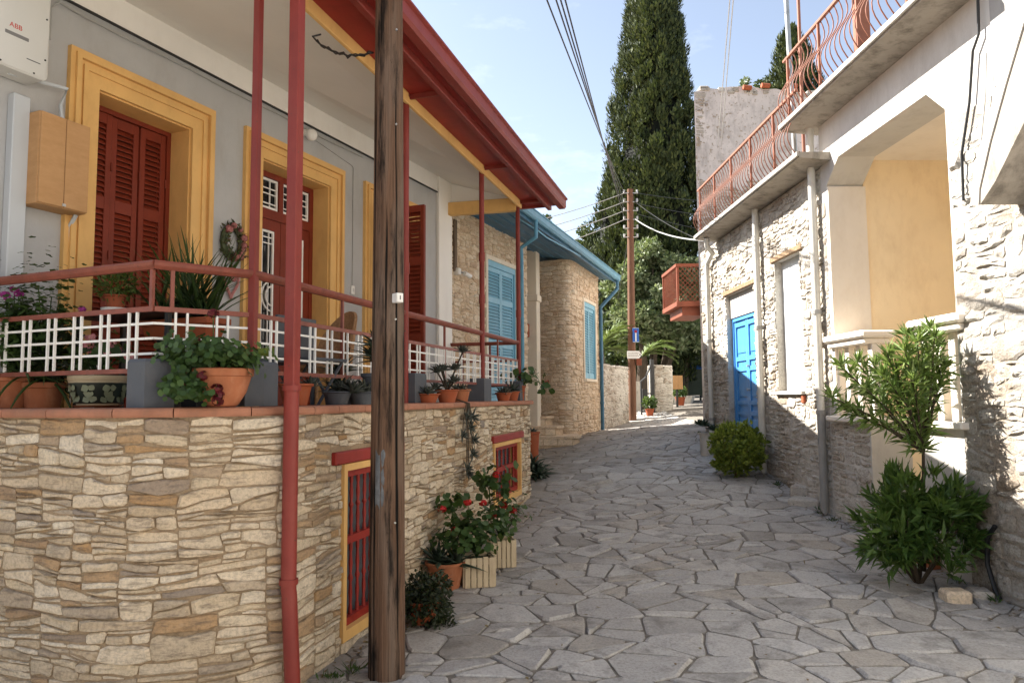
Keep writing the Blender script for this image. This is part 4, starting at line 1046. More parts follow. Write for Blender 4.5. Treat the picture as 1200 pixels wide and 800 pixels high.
# service cable between the pole and the eave
a = pb+dirp*(P(440, 62, 4.42).z-pb.z)+Vector((-.1, .0, 0)); b = Vector(rw(.55, -.05, ze-.02)); e = Vector(P(372, 50, 4.9))
m = MB(); pts = [a.lerp(e, u)+Vector((0, 0, -.05*math.sin(u*math.pi)+.006*math.sin(u*40))) for u in [i/14 for i in range(15)]]
m.tube(pts, .007, 6); pts2 = [p+Vector((0, .0, .016*math.sin(i*1.9))) for i, p in enumerate(pts)]; m.tube(pts2, .005, 5); m.tube([pts[-1], pts[-1]+Vector((-.04, .02, .05)), pts[-1]+Vector((.01, .05, .08))], .007, 5)
o = m.build('service_cable', m_black, None, True); tag(o, 'short twisted black cable between the near pole and the red eaves', 'cable')
# ------------------------------------------------------------------ pots and plants on the terrace
def pthing(name, label, cat, p, group='potted plants on the terrace'): return thing(name, label, cat, tuple(p), 0, group)
def at(px, py, Y, z=None):
    p = P(px, py, Y)
    if z is not None: p.z = z
    return p
rg = np.random.default_rng(21)
# far-left terracotta pot with magenta geranium
p = at(14, 470, 4.56, ZC); t = pthing('potted_geranium', 'terracotta pot of magenta geranium at the left edge of the terrace', 'potted plant', p)
pot(t, p, .105, .19, m_terra)
geranium(t, (p.x, p.y, p.z+.17), .15, .50, 420, .021, rg, [P(6, 345, 4.5), P(17, 339, 4.5), P(10, 349, 4.48), P(22, 344, 4.5)], l_fpur, .026)
V, F = ball(rg, (p.x+.03, p.y, p.z+.42), (.16, .10, .20), 520, .055, .012, .3, .2); fast_mesh('inner_foliage', V, F, l_ger, t, 'stuff')
rosette(t, (p.x+.08, p.y-.03, p.z+.2), .40, .014, 20, l_iris, rg, 15, 100, 1.0, .002)
p = at(50, 470, 4.62, ZF); t = pthing('potted_geranium', 'terracotta pot of dark leggy geranium second from the left edge', 'potted plant', p)
pot(t, p, .12, .27, m_terra); geranium(t, (p.x, p.y, p.z+.25), .16, .62, 420, .021, rg, [P(96, 362, 4.7)], l_fpur, .024)
V, F = ball(rg, (p.x, p.y, p.z+.45), (.18, .10, .20), 620, .06, .012, .3, .2); fast_mesh('inner_foliage', V, F, l_bush, t, 'stuff')
rosette(t, (p.x+.02, p.y, p.z+.3), .5, .016, 22, l_iris, rg, 20, 110, 1.1, .002)
# painted ceramic pot with pink geranium
p = at(115, 470, 4.5, ZC); t = pthing('potted_geranium', 'cream painted pot with dark leaf pattern holding a pink geranium', 'potted plant', p)
m = MB(); R0 = .165
m.lathe((p.x, p.y, p.z), [(.105, 0), (.115, .012), (.12, .03), (.155, .10), (.165, .16)], 28); m.lathe((p.x, p.y, p.z+.161), [(R0, 0), (R0*1.03, .008), (R0*1.03, .03), (R0*.95, .034), (R0*.9, .02)], 28)
o = m.build('pot', paint('cream_glaze', (.50, .42, .28), .4, .1, 8, (.3, .22, .13), .3, .05, 60, .5), t, True)
m_dg = paint('dark_glaze', (.02, .03, .025), .4, .2, 12); m_pg = paint('pale_green_glaze', (.20, .23, .14), .4, .25, 10)
mb = MB(); mb.lathe((p.x, p.y, p.z+.024), [(.121, 0), (.1575, .078), (.167, .125)], 28); mb.f = mb.f[:-2]; mb.r = mb.r[:-2]; mb.m = mb.m[:-2]; mb.build('dark_band', m_dg, t, True)
for k in range(9):
    a0 = k*.698; C = []
    for q, (da, dz, rr) in enumerate(((-.13, .05, .02), (.13, .055, .022), (0, .085, .026), (-.10, .115, .02), (.12, .118, .018))):
        u_ = (dz-.024)/.125; r_ = .124+.048*min(1, u_*1.15)+.002; a = a0+da
        C.append((p.x+r_*math.cos(a), p.y+r_*math.sin(a), p.z+dz))
    C = np.array(C); V, F = disc_leaves(rg, C, (C-np.array([p.x, p.y, p.z-.05]))*[1, 1, 0.001], np.array([.024, .026, .030, .024, .02])); fast_mesh('leaf_motif', V, F, m_pg, t)
m = MB(); m.lathe(p, [(.15, .165), (.15, .18), (.02, .185)], 14); m.build('soil', m_soil, t)
m = MB(); m.lathe((p.x, p.y, p.z), [(.12, -.0), (.14, .012), (.135, .014)], 20); m.build('saucer', m_terra, t)
geranium(t, (p.x, p.y, p.z+.18), .20, .22, 120, .026, rg, [P(106, 395, 4.45), P(103, 404, 4.4), P(108, 410, 4.4), P(130, 402, 4.45), P(136, 410, 4.45), P(128, 412, 4.4), P(152, 418, 4.45)], l_fpink, .03)
# black side table, with small pot and trough on it
p = at(150, 372, 5.0, ZF); zt_ = P(150, 369, 5.0).z
t = thing('side_table', 'black side table behind the railing carrying the strap leaved trough', 'table', tuple(p))
ftb = Fr((p.x, p.y), FA.a-R(90))
m = MB(); m.box(ftb, -.30, .62, -.2, .2, zt_-.03, zt_, .006); m.build('table_top', m_irond, t)
for a, b in ((-.26, -.17), (.58, -.17), (-.26, .17), (.58, .17)): m = MB(); m.box(ftb, a-.015, a+.015, b-.015, b+.015, ZF, zt_-.03); m.build('leg', m_irond, t)
p2 = P(135, 358, 4.95); p2.z = zt_
t = pthing('potted_fern', 'small terracotta pot of feathery fern on the black side table', 'potted plant', p2)
m = MB(); m.lathe(p2, [(.08, .0), (.085, .02), (.09, .04)], 20); m.build('saucer', m_white, t)
pot(t, (p2.x, p2.y, p2.z+.03), .075, .10, m_terra2)
V, F = ball(rg, (p2.x, p2.y, p2.z+.20), (.13, .13, .11), 500, .05, .007, .3, .2); fast_mesh('foliage', V, F, leaf_mat('fern_foliage', [(.05, .09, .015), (.10, .15, .03)], .3), t, 'stuff')
pt = P(215, 385, 4.95); ftr = Fr((pt.x, pt.y), FA.a-R(90)); zt0 = P(215, 398, 4.95).z; zt1 = P(215, 376, 4.95).z
t = pthing('strap_leaf_trough', 'terracotta trough of tall green strap leaves behind the railing bend', 'potted plant', (pt.x, pt.y, zt0))
m = MB()
a0 = [ftr.w(-.27, -.07, zt0), ftr.w(.27, -.07, zt0), ftr.w(.27, .07, zt0), ftr.w(-.27, .07, zt0)]; a1 = [ftr.w(-.31, -.09, zt1), ftr.w(.31, -.09, zt1), ftr.w(.31, .09, zt1), ftr.w(-.31, .09, zt1)]
m.prism(a0, a1); m.box(ftr, -.325, .325, -.105, -.085, zt1-.035, zt1+.005); m.box(ftr, -.325, .325, .085, .105, zt1-.035, zt1+.005); m.box(ftr, -.325, -.30, -.0845, .0845, zt1-.034, zt1+.004); m.box(ftr, .30, .325, -.0845, .0845, zt1-.034, zt1+.004)
m.build('trough', m_terra2, t)
bm_ = [blade_mesh('strap_leaf', l_, .016, cv, .0015, l_iris) for l_, cv in ((.60, .35), (.52, .7), (.44, 1.1), (.66, .2))]
for cx in (-.2, -.1, .02, .12, .22, .16, .05):
    for i in range(13):
        o = link('strap_leaf', bm_[int(rg.integers(0, 4))], t); o.location = PM[t.name] @ ftr.w(cx+rg.normal()*.02, rg.normal()*.03, zt1)
        o.rotation_euler = (Matrix.Rotation(rg.random()*6.283, 3, 'Z') @ Matrix.Rotation(-R(5+38*rg.random()), 3, 'X')).to_euler()
m = MB(); m.box(ftr, -.18, .2, -.06, .06, ZF, zt0-.001); o = m.build('trough_stand', m_irond); tag(o, 'low black stand under the terracotta trough', 'plant stand')
# white stool leg panel
p = at(78, 440, 5.2, ZF); fst = Fr((p.x, p.y), FA.a-R(90))
t = thing('white_stool', 'white panel legged stool behind the lattice at the left', 'stool', tuple(p))
for a in (-.14, .10): m = MB(); m.box(fst, a, a+.045, -.12, .12, ZF, ZF+.38, .004); m.build('leg', m_white, t)
m = MB(); m.box(fst, -.17, .17, -.15, .15, ZF+.38, ZF+.41, .006); m.build('seat', m_white, t)
# hanging geranium bowl on the coping
u = .55; pc_ = W1.lerp(W2, u)+Vector((-.45, .6)).normalized()*.05; pc_ = Vector(P(256, 470, 4.02)[:2])
p = Vector((pc_.x, pc_.y, ZC)); t = pthing('potted_geranium', 'terracotta bowl of trailing maroon geranium perched on the coping', 'potted plant', p)
m = MB(); rb = .155
m.lathe((p.x+.02, p.y, p.z+.002), [(.07, 0), (.085, .01), (.125, .075), (.148, .15), (.152, .165), (.163, .168), (.166, .205), (.158, .21), (.146, .205), (.14, .17)], 26); m.build('bowl', m_terra, t, True)
m = MB(); m.lathe((p.x+.02, p.y, p.z), [(.138, .16), (.138, .185), (.02, .19)], 14); m.build('soil', m_soil, t)
fl = [P(250, 367, 3.95), P(228, 400, 3.9), P(213, 452, 3.85), P(218, 456, 3.85), P(254, 455, 3.85), P(256, 463, 3.85), P(204, 461, 3.87), P(238, 440, 3.85), P(255, 470, 3.84)]
geranium(t, (p.x-.02, p.y-.03, p.z+.17), .20, .16, 900, .018, rg, fl, l_fdred, .03, ((p.x-.14, p.y-.12, p.z+.15), (p.x-.1, p.y-.17, p.z+.06)))
n2 = 240; tt = rg.random((n2, 1)); C = np.array(P(196, 402, 3.95))*(1-tt)+np.array(P(232, 462, 3.84))*tt+rg.normal(size=(n2, 3))*.035
V, F = disc_leaves(rg, C, rdir(rg, n2)*.5+[.1, -.8, .4], .018*(.6+.6*rg.random(n2))); fast_mesh('trailing_foliage', V, F, l_ger, t, 'stuff')
# chairs
p = at(318, 425, 5.1, ZF); fc = Fr((p.x, p.y), FA.a+R(180))
t = thing('garden_chair', 'wooden terrace chair with an olive green cushion behind the corner post', 'chair', tuple(p), 0, 'chairs on the terrace')
m = MB(); m.box(fc, -.22, .22, -.22, .22, ZF+.40, ZF+.43, .005); m.build('seat', m_dgrey, t)
m = MB(); m.box(fc, -.21, .21, -.21, .21, ZF+.431, ZF+.50, .03); m.build('cushion', m_green, t, True)
for a, b in ((-.2, -.2), (.2, -.2), (-.2, .2), (.2, .2)): m = MB(); m.tube([fc.w(a, b, ZF), fc.w(a, b, ZF+.40)], .016, 8); m.build('leg', m_dgrey, t)
m = MB(); m.box(fc, -.2, .2, .20, .23, ZF+.432, ZF+.72, .006); m.build('backrest', m_dgrey, t)
p = at(378, 425, 6.0, ZF); fc = Fr((p.x, p.y), FA.a-R(110))
t = thing('wicker_chair', 'rounded wicker armchair beside the front door', 'chair', tuple(p), 0, 'chairs on the terrace')
m = MB(); m.lathe(fc.w(0, 0, ZF+.38), [(.22, 0), (.24, .02), (.24, .05), (.02, .07)], 18); m.build('seat', m_wicker, t, True)
mb = MB(); vs = []; nn = 14
for j in range(7):
    for i in range(nn+1):
        a = R(20+140*i/nn); e = math.sin((a-R(20))/R(140)*math.pi); z = ZF+.42+(.15+.33*e**.7)*j/6; r_ = .24+.04*j/6; vs.append(fc.w(r_*math.cos(a), r_*math.sin(a), z))
for j in range(7):
    for i in range(nn+1):
        a = R(20+140*i/nn); e = math.sin((a-R(20))/R(140)*math.pi); z = ZF+.42+(.15+.33*e**.7)*j/6; r_ = .215+.04*j/6; vs.append(fc.w(r_*math.cos(a), r_*math.sin(a), z))
o_ = 7*(nn+1); fs = []
for k in (0, o_):
    for j in range(6):
        for i in range(nn): fs.append((k+j*(nn+1)+i, k+j*(nn+1)+i+1, k+(j+1)*(nn+1)+i+1, k+(j+1)*(nn+1)+i))
for i in range(nn): fs.append((6*(nn+1)+i, 6*(nn+1)+i+1, o_+6*(nn+1)+i+1, o_+6*(nn+1)+i))
mb.add(vs, fs); mb.build('backrest', m_wicker, t, True)
for a in (45, 135, 225, 315): m = MB(); m.tube([fc.w(.2*math.cos(R(a)), .2*math.sin(R(a)), ZF), fc.w(.19*math.cos(R(a)), .19*math.sin(R(a)), ZF+.39)], .014, 8); m.build('leg', m_wicker, t)
# folding stand
p = at(362, 455, 5.2, ZF); fc = Fr((p.x, p.y), FA.a)
t = thing('folding_stand', 'dark green crossed leg plant stand on the terrace', 'stand', tuple(p))
for k in (-.15, .15):
    m = MB(); m.tube([fc.w(-.18, k, ZF), fc.w(.18, k, ZF+.42)], .012, 6); m.build('leg', m_dgrey, t)
    m = MB(); m.tube([fc.w(.18, k+.02, ZF), fc.w(-.18, k+.02, ZF+.42)], .012, 6); m.build('leg', m_dgrey, t)
m = MB(); m.box(fc, -.2, .2, -.18, .2, ZF+.42, ZF+.44); m.build('top', m_dgrey, t)
# bowls of succulents along the rail
def succ(px, py, Y, r, h, label, potmat, L0, W0, n, nros, mat=l_suc, spread=.1, zb=None, tall=0.0, tilt=(8, 80)):
    p = at(px, py, Y, ZC if zb is None else zb); t = pthing('potted_succulent', label, 'potted plant', p)
    pot(t, p, r, h, potmat)
    for k in range(nros):
        dx, dy = (rg.normal(size=2)*spread if nros > 1 else (0, 0)); z = p.z+h*.9+tall*rg.random()
        if tall: m = MB(); m.tube([(p.x, p.y, p.z+h*.8), (p.x+dx*.5, p.y+dy*.5, (p.z+h+z)/2), (p.x+dx, p.y+dy, z)], .008, 6); m.build('stem', m_bark, t)
        rosette(t, (p.x+dx, p.y+dy, z), L0, W0, n, mat, rg, tilt[0], tilt[1], .5, .006)
    return t
succ(346, 468, 4.7, .11, .14, 'terracotta bowl of succulents just right of the red downpipe', m_terra2, .11, .02, 16, 2, spread=.05)
succ(395, 470, 4.95, .10, .09, 'dark bowl of spiky grey succulents left of the near pole', m_dgrey, .15, .022, 22, 2, spread=.1)
succ(424, 470, 5.1, .11, .09, 'low bowl of grey rosettes directly left of the near pole', m_dgrey, .17, .024, 22, 2, spread=.1)
succ(440, 470, 5.2, .10, .22, 'tall dark agave rosette rising behind the near pole', m_dgrey, .20, .026, 26, 3, l_aga, .09, None, .25)
succ(398, 465, 5.35, .12, .22, 'dark spiky agave in front of the wicker chair', m_dgrey, .22, .028, 26, 2, l_aga, .08, ZF, .22)
succ(500, 470, 6.55, .12, .08, 'shallow terracotta bowl of grey succulents right of the near pole', m_terra2, .14, .02, 20, 2, spread=.07)
succ(524, 470, 6.9, .11, .12, 'branching grey aeonium trailing from a terracotta pot over the wall', m_terra2, .12, .022, 18, 8, spread=.12, tall=.42)
succ(590, 468, 8.9, .10, .10, 'pale edged succulent between the two far charcoal blocks', m_terra2, .15, .02, 20, 2, spread=.06)
succ(540, 470, 7.4, .10, .13, 'small terracotta pot of succulents beside the aeonium', m_terra, .12, .018, 16, 2, spread=.06)
succ(600, 468, 9.2, .10, .12, 'green spiky agave next to the last charcoal block', m_terra2, .24, .018, 24, 1, l_aga)
# trailing succulent over the terrace wall
c0 = P(543, 470, 7.05); t = thing('trailing_succulent', 'grey trailing succulent hanging down the terrace wall below the coping', 'plant', tuple(c0))
f = fw[2]; s_ = f.hit(541, 480)[0]
for ds, z, L_ in ((-.06, 1.47, .10), (.10, 1.46, .13), (-.18, 1.30, .08), (.16, 1.24, .09), (.13, 1.1, .09), (-.05, .98, .09), (0, .92, .08), (.06, 1.36, .09)):
    q = f.w(s_+ds, -.07, z)
    m = MB(); m.tube([f.w(s_+.02, .06, 1.64), f.w(s_+.02+ds*.3, -.06, 1.60), f.w(s_+ds*.8, -.065, (z+1.6)/2), q], .005, 5); m.build('stem', m_bark, t)
    rosette(t, q, L_, .017, 14, l_suc, rg, 10, 85, .4, .005, axis=(.6, -.35, .2))
# pot with geranium on the end of the terrace wall
p = Vector((W3.x-.14, W3.y-.12, ZC)); t = pthing('potted_geranium', 'narrow terracotta pot of leggy geranium on the far end of the terrace coping', 'potted plant', p, 'pots near the far end of the terrace')
pot(t, p, .085, .20, m_terra2); geranium(t, (p.x+.05, p.y, p.z+.20), .22, .20, 50, .045, rg, [P(641, 447, 10)], l_fred, .03)
n2 = 14; C = np.array(P(640, 455, 9.9))+rg.normal(size=(n2, 3))*.06; V, F = disc_leaves(rg, C, rdir(rg, n2)+[.2, -.5, .6], .05*(.6+.6*rg.random(n2))); fast_mesh('side_foliage', V, F, l_ger, t, 'stuff')
m = MB(); m.tube([(p.x, p.y, p.z+.2), P(628, 445, 9.9), P(640, 455, 9.9)], .006, 5); m.build('side_stem', l_ger, t)

# ------------------------------------------------------------------ plants on the street along the wall
def sp(px, Y, dz=0): 
    x = (px-600)/FPX*Y*1.0; return Vector((x, Y, gz(x, Y)+.008+dz))
G2 = 'potted plants on the street by the terrace wall'
p = sp(497, 5.3); t = pthing('potted_bush', 'dark trailing bush spilling over its pot right of the near pole', 'potted plant', p, G2)
pot(t, p, .12, .16, m_terra2)
lv = Leaves()
for k in range(26):
    d = rg.normal(size=3)*[.10, .08, .075]; lv.add(*ball(rg, (p.x+d[0], p.y+d[1], p.z+.16+d[2]), (.085, .085, .085), 170, .035, .010, -.1, .3))
lv.build('foliage', l_bush, t, 'stuff')
p = sp(522, 6.1); t = pthing('potted_agave', 'terracotta pot of broad leaved succulent and geranium between bush and crate', 'potted plant', p, G2)
pot(t, p, .165, .22, m_terra); rosette(t, (p.x-.06, p.y, p.z+.2), .30, .035, 22, l_aga, rg, 15, 85, .5, .008); rosette(t, (p.x+.10, p.y-.05, p.z+.2), .26, .03, 16, l_aga, rg, 15, 95, .5, .008)
geranium(t, (p.x+.06, p.y+.04, p.z+.2), .15, .26, 70, .03, rg, [P(533, 621, 6.15)], l_fred, .035)
def crate(parent, c, f, hw, h):
    for side in range(4):
        ff = Fr((c[0], c[1]), f.a+side*math.pi/2)
        for k in range(5):
            a = -hw+2*hw*k/5+.003; b = -hw+2*hw*(k+1)/5-.003; m = MB(); m.box(ff, a, b, -hw-.012, -hw+.004, c[2], c[2]+h+rg.normal()*.004, .002); m.build('plank', m_crate, parent)
        m = MB(); m.box(ff, -hw+.005, hw-.005, -hw+.0045, -hw+.02, c[2]+h*.75, c[2]+h*.95); m.build('batten', m_crate, parent)
    m = MB(); m.box(f, -hw+.02, hw-.02, -hw+.02, hw-.02, c[2]+h*.3, c[2]+h*.85); m.build('soil', m_soil, parent)
p = sp(558, 6.2); t = pthing('crate_planter', 'slatted wooden crate planter with bushy red geranium, nearer of two', 'potted plant', p, G2)
crate(t, p, Fr((p.x, p.y), R(12)), .125, .24)
geranium(t, (p.x, p.y, p.z+.22), .20, .30, 330, .028, rg, [P(518, 596, 6.25), P(548, 588, 6.2)], l_fred, .035)
n2 = 40; C = np.array(P(530, 592, 6.35))+rg.normal(size=(n2, 3))*[.10, .06, .06]; V, F = disc_leaves(rg, C, rdir(rg, n2)+[.2, -.5, .6], .04*(.6+.6*rg.random(n2))); fast_mesh('side_foliage', V, F, l_ger, t, 'stuff')
m = MB(); m.tube([(p.x, p.y, p.z+.2), (p.x-.1, p.y+.05, p.z+.42), P(530, 595, 6.35)], .006, 5); m.build('side_stem', l_ger, t)
p = sp(586, 6.75); t = pthing('crate_planter', 'slatted wooden crate planter with tall red geranium, farther of two', 'potted plant', p, G2)
crate(t, p, Fr((p.x, p.y), R(12)), .105, .24)
geranium(t, (p.x, p.y, p.z+.22), .18, .34, 200, .027, rg, [P(601, 598, 6.7), P(566, 589, 6.7), P(577, 603, 6.65), P(582, 556, 6.75), P(590, 592, 6.7)], l_fred, .036)
n2 = 60; C = np.array(P(572, 562, 6.8))+rg.normal(size=(n2, 3))*[.06, .05, .07]; C[40:] = np.array(P(592, 566, 6.8))+rg.normal(size=(20, 3))*[.05, .04, .07]
V, F = disc_leaves(rg, C, rdir(rg, n2)+[.2, -.5, .6], .042*(.6+.6*rg.random(n2))); fast_mesh('top_foliage', V, F, l_ger, t, 'stuff')
m = MB(); m.tube([(p.x, p.y, p.z+.2), P(575, 600, 6.8), P(573, 570, 6.8)], .006, 5); m.tube([(p.x, p.y, p.z+.2), P(588, 600, 6.8), P(591, 572, 6.8)], .006, 5); m.build('tall_stems', l_ger, t)
p = sp(625, 9.7); p = ghit(626, 560); t = thing('agave_clump', 'dark agave clump on the street at the far corner of the terrace wall', 'plant', tuple(p))
for dx, dy, z in ((0, 0, .03), (.06, .1, .10), (-.02, .05, .20), (.08, -.06, .05)): rosette(t, (p.x+dx, p.y+dy, p.z+z), .32, .04, 22, l_aga, rg, 15, 100, .5, .01)
p = ghit(534, 683); t = thing('ivy_sprig', 'small leafy sprig growing on the paving in front of the crate planter', 'plant', tuple(p))
n2 = 26; C = np.array(p)+np.abs(rg.normal(size=(n2, 3)))*[.10, .05, .08]*np.where(rg.random((n2, 3)) < .5, -1, 1)*[1, 1, 0]+np.c_[np.zeros(n2), np.zeros(n2), rg.random(n2)*.12]
V, F = disc_leaves(rg, C, rdir(rg, n2)+[0, -.4, .7], .026*np.ones(n2)); fast_mesh('foliage', V, F, l_ger, t, 'stuff')
m = MB(); m.tube([p, (p.x+.05, p.y, p.z+.08), (p.x+.1, p.y, p.z+.12)], .004, 5); m.build('stem', l_ger, t)
# ------------------------------------------------------------------ stone house with blue eaves
rng = random.Random(31)
B_end = Vector((.287, 13.56)); aB = aF
FB = Fr(B_end, aB)                                  # long wall, s negative towards the camera
tp = Vector((2.04, 17.0)); FE = Fr((2.42, 17.05), math.atan2(.941, .339))    # eave line, s negative towards the camera
hB = thing('blue_eaved_house', 'honey coloured rubble stone house with blue eaves and blue shutters', 'house', (B_end.x, B_end.y, gz(B_end.x, B_end.y)), aB)
wf = [FB.hit(568, 300)[0], FB.hit(605, 312)[0]]; zwt = FB.hit(568, 297)[1]; zwb = 1.45
hB1 = (wf[0], wf[1], zwb, zwt)
ZB = 4.66
mb = MB(); mb.rnd = .5; wall_holes(mb, FB, -4.6, 0, .2, ZB, 0, .45, [hB1]); mb.build('long_wall', m_mortB, hB)
cl = []
cl = rubble(-4.2, 0, 1.2, ZB, .28, .5, .30, .15, rng, .12)
cl = cut_holes(cl, [hB1]); pmB = [(cl, warp(wmap(FB), .02, .25, 3.0))]
# return wall into the doorway and the cream door jamb
FBr = Fr(B_end, aB+math.pi/2)
mb = MB(); mb.rnd = .5; mb.box(FBr, .451, 2.2, .0, .4, .4, ZB); mb.build('porch_wall', m_mortB, hB)
mb = MB(); mb.rnd = .5; mb.box(ID, -4.5, .40, 15.62, 15.9, .3, 4.6); mb.box(ID, -4.5, -4.2, 12.5, 15.61, .3, 4.6); mb.build('sun_block_wall', m_cream, hB)  # walls added behind the doorway to keep stray sun off the steps
jam = P(621, 400, 14.3)
fj = Fr((jam.x-.12, jam.y), R(-18))
mb = MB(); mb.box(fj, -.16, .27, .0, .25, .75, 4.6, .01); mb.build('door_jamb', m_cream, hB)
mb = MB(); mb.box(fj, -.19, .30, -.04, .26, 3.55, 3.68, .01); mb.build('jamb_capital', m_cream, hB)
# rounded corner block
f1a, f1b = Vector((.42, 15.05)), Vector((.98, 14.72)); f2a = Vector((1.33, 15.02))
d1 = (f1b-f1a).normalized(); d2 = (tp-f2a).normalized()
path = [f1a, f1b]
k0 = f1b; k2 = f2a
# corner as a quadratic curve
det = d1.x*(-d2.y)+d2.x*d1.y
rhs = k2-k0; u = (rhs.x*(-d2.y)+d2.x*rhs.y)/det; kc = k0+d1*u
for i in range(1, 7):
    v = i/6; path.append(k0*(1-v)**2+kc*2*v*(1-v)+k2*v*v)
path += [k2.lerp(tp, .35), tp]
cum = [0]
for i in range(1, len(path)): cum.append(cum[-1]+(path[i]-path[i-1]).length)
def tmap(s, z, d):
    for i in range(len(path)-1):
        if s <= cum[i+1] or i == len(path)-2: break
    e = (path[i+1]-path[i]).normalized(); q = path[i]+e*(s-cum[i]); n = Vector((e.y, -e.x)); return Vector((q.x+n.x*d, q.y+n.y*d, z))
ZT = 4.47
F2 = Fr.two(k2, tp)
w2 = [F2.hit(683, 400)[0], F2.hit(698, 400)[0]]; zw2 = (F2.hit(690, 447)[1], F2.hit(690, 352)[1])
mb = MB(); mb.rnd = .5
n = len(path); 
for i in range(n-1):
    if i < n-3: mb.add([tmap(cum[i], .3, 0), tmap(cum[i+1], .3, 0), tmap(cum[i+1], ZT, 0), tmap(cum[i], ZT, 0)], [(0, 1, 2, 3)])
wall_holes(mb, F2, 0, (tp-k2).length, .3, ZT, 0, .35, [(w2[0], w2[1], zw2[0], zw2[1])])
FBe = Fr(tp, F2.a+math.pi/2); mb.box(FBe, 0.001, 5, .0, .35, .3, ZT); mb.box(Fr.two(f1a, f1b), -1.2, .0, .02, .35, .3, ZT)
mb.build('rounded_corner', m_mortB, hB)
cl = []
cl = rubble(0, cum[-1], .5, ZT, .27, .55, .32, .14, rng, .10)
so = cum[-1]-(tp-k2).length
cl = cut_holes(cl, [(so+w2[0], so+w2[1], zw2[0], zw2[1])])
pmB.append((cl, warp(tmap, .015, .25, 8.0)))
cl2 = []
pass
stones(hB, 'stone', m_stoneB, pmB, .006, rng, (.004, .03), .006, .014, 300, pxw)
mb = MB(); tpz = [tmap(s, ZT, .02) for s in cum]; mb.prism([v+Vector((0, 0, -.05)) for v in tpz]+[Vector((tp.x-1, tp.y+.3, ZT-.05)), Vector((.2, 16, ZT-.05))], tpz+[Vector((tp.x-1, tp.y+.3, ZT)), Vector((.2, 16, ZT))]); mb.build('wall_head', m_mortB, hB)
# windows
def blue_window(f, a, b, z0, z1, lab):
    m = MB(); e = .075
    m.box(f, a, a+e, -.03, .12, z0, z1, .004); m.box(f, b-e, b, -.03, .12, z0, z1, .004); m.box(f, a+e, b-e, -.03, .12, z1-e, z1, .004); m.box(f, a+e, b-e, -.05, .12, z0, z0+e*.8, .004)
    w_ = m.build('window_surround', m_cream, hB)
    a += e; b -= e; z1 -= e; z0 += e*.8
    m = MB(); m.box(f, a, a+.04, -.01, .09, z0, z1); m.box(f, b-.04, b, -.01, .09, z0, z1); m.box(f, a+.04, b-.04, -.01, .09, z1-.10, z1); m.build('blue_frame', m_blue, hB)
    mid = (a+b)/2
    for u0, u1 in ((a+.042, mid-.003), (mid+.003, b-.042)): shutter_leaf(hB, f, u0, u1, .012, z0+.01, z1-.102, m_blue, (0, .34, .44, .76, 1) if z1-z0 > 2 else (0, 1), False, .055)
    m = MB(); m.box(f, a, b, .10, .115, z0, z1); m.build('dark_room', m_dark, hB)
blue_window(FB, *hB1, '')
blue_window(F2, w2[0], w2[1], zw2[0], zw2[1], '')
# eaves and roof
def fe_(s, t, z): return FE.w(s, t, z)
sB = -7.1
hBz = 4.42; inn = 2.1
mb = MB(); lo = [fe_(sB, .0, hBz), fe_(.1, .0, hBz), fe_(.1, inn, hBz+.30), fe_(sB, inn, hBz+.30)]
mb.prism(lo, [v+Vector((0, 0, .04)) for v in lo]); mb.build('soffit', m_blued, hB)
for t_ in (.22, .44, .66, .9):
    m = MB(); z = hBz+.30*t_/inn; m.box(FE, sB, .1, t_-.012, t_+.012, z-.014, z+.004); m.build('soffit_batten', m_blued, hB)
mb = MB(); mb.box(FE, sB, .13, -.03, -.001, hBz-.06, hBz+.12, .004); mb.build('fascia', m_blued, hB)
mb = MB(); gp = [(-.032, hBz+.10), (-.034, hBz+.01), (-.06, hBz-.02), (-.10, hBz-.02), (-.13, hBz+.01), (-.135, hBz+.09), (-.15, hBz+.095), (-.15, hBz+.11), (-.125, hBz+.105), (-.115, hBz+.02), (-.05, hBz+.02), (-.045, hBz+.10)]
mb.prism([fe_(sB, t, z) for t, z in gp], [fe_(.18, t, z) for t, z in gp]); mb.build('gutter', m_tealg, hB)
mb = MB(); 
for t0 in [i*.25 for i in range(0, 34)]:  # roof carried extra deep and past the eave to stop sun leaks
    a, b = t0-.03, t0+.24; z = lambda q: hBz+.16+q*.24
    sR = -8.0; mb.prism([fe_(sR, a, z(a)), fe_(.15, a, z(a)), fe_(.15, a, z(a)+.05), fe_(sR, a, z(a)+.05)], [fe_(sR, b, z(b)-.02), fe_(.15, b, z(b)-.02), fe_(.15, b, z(b)+.01), fe_(sR, b, z(b)+.01)])
mb.build('roof', m_roof, hB)
mb = MB(); mb.tube([P(603, 252, 10.9)-Vector((0, 0, .02)), P(630, 270, 11.6), P(640, 278, 11.8), P(680, 300, 13.5)], .012, 6); mb.build('soffit_cable', m_blue, hB, True)
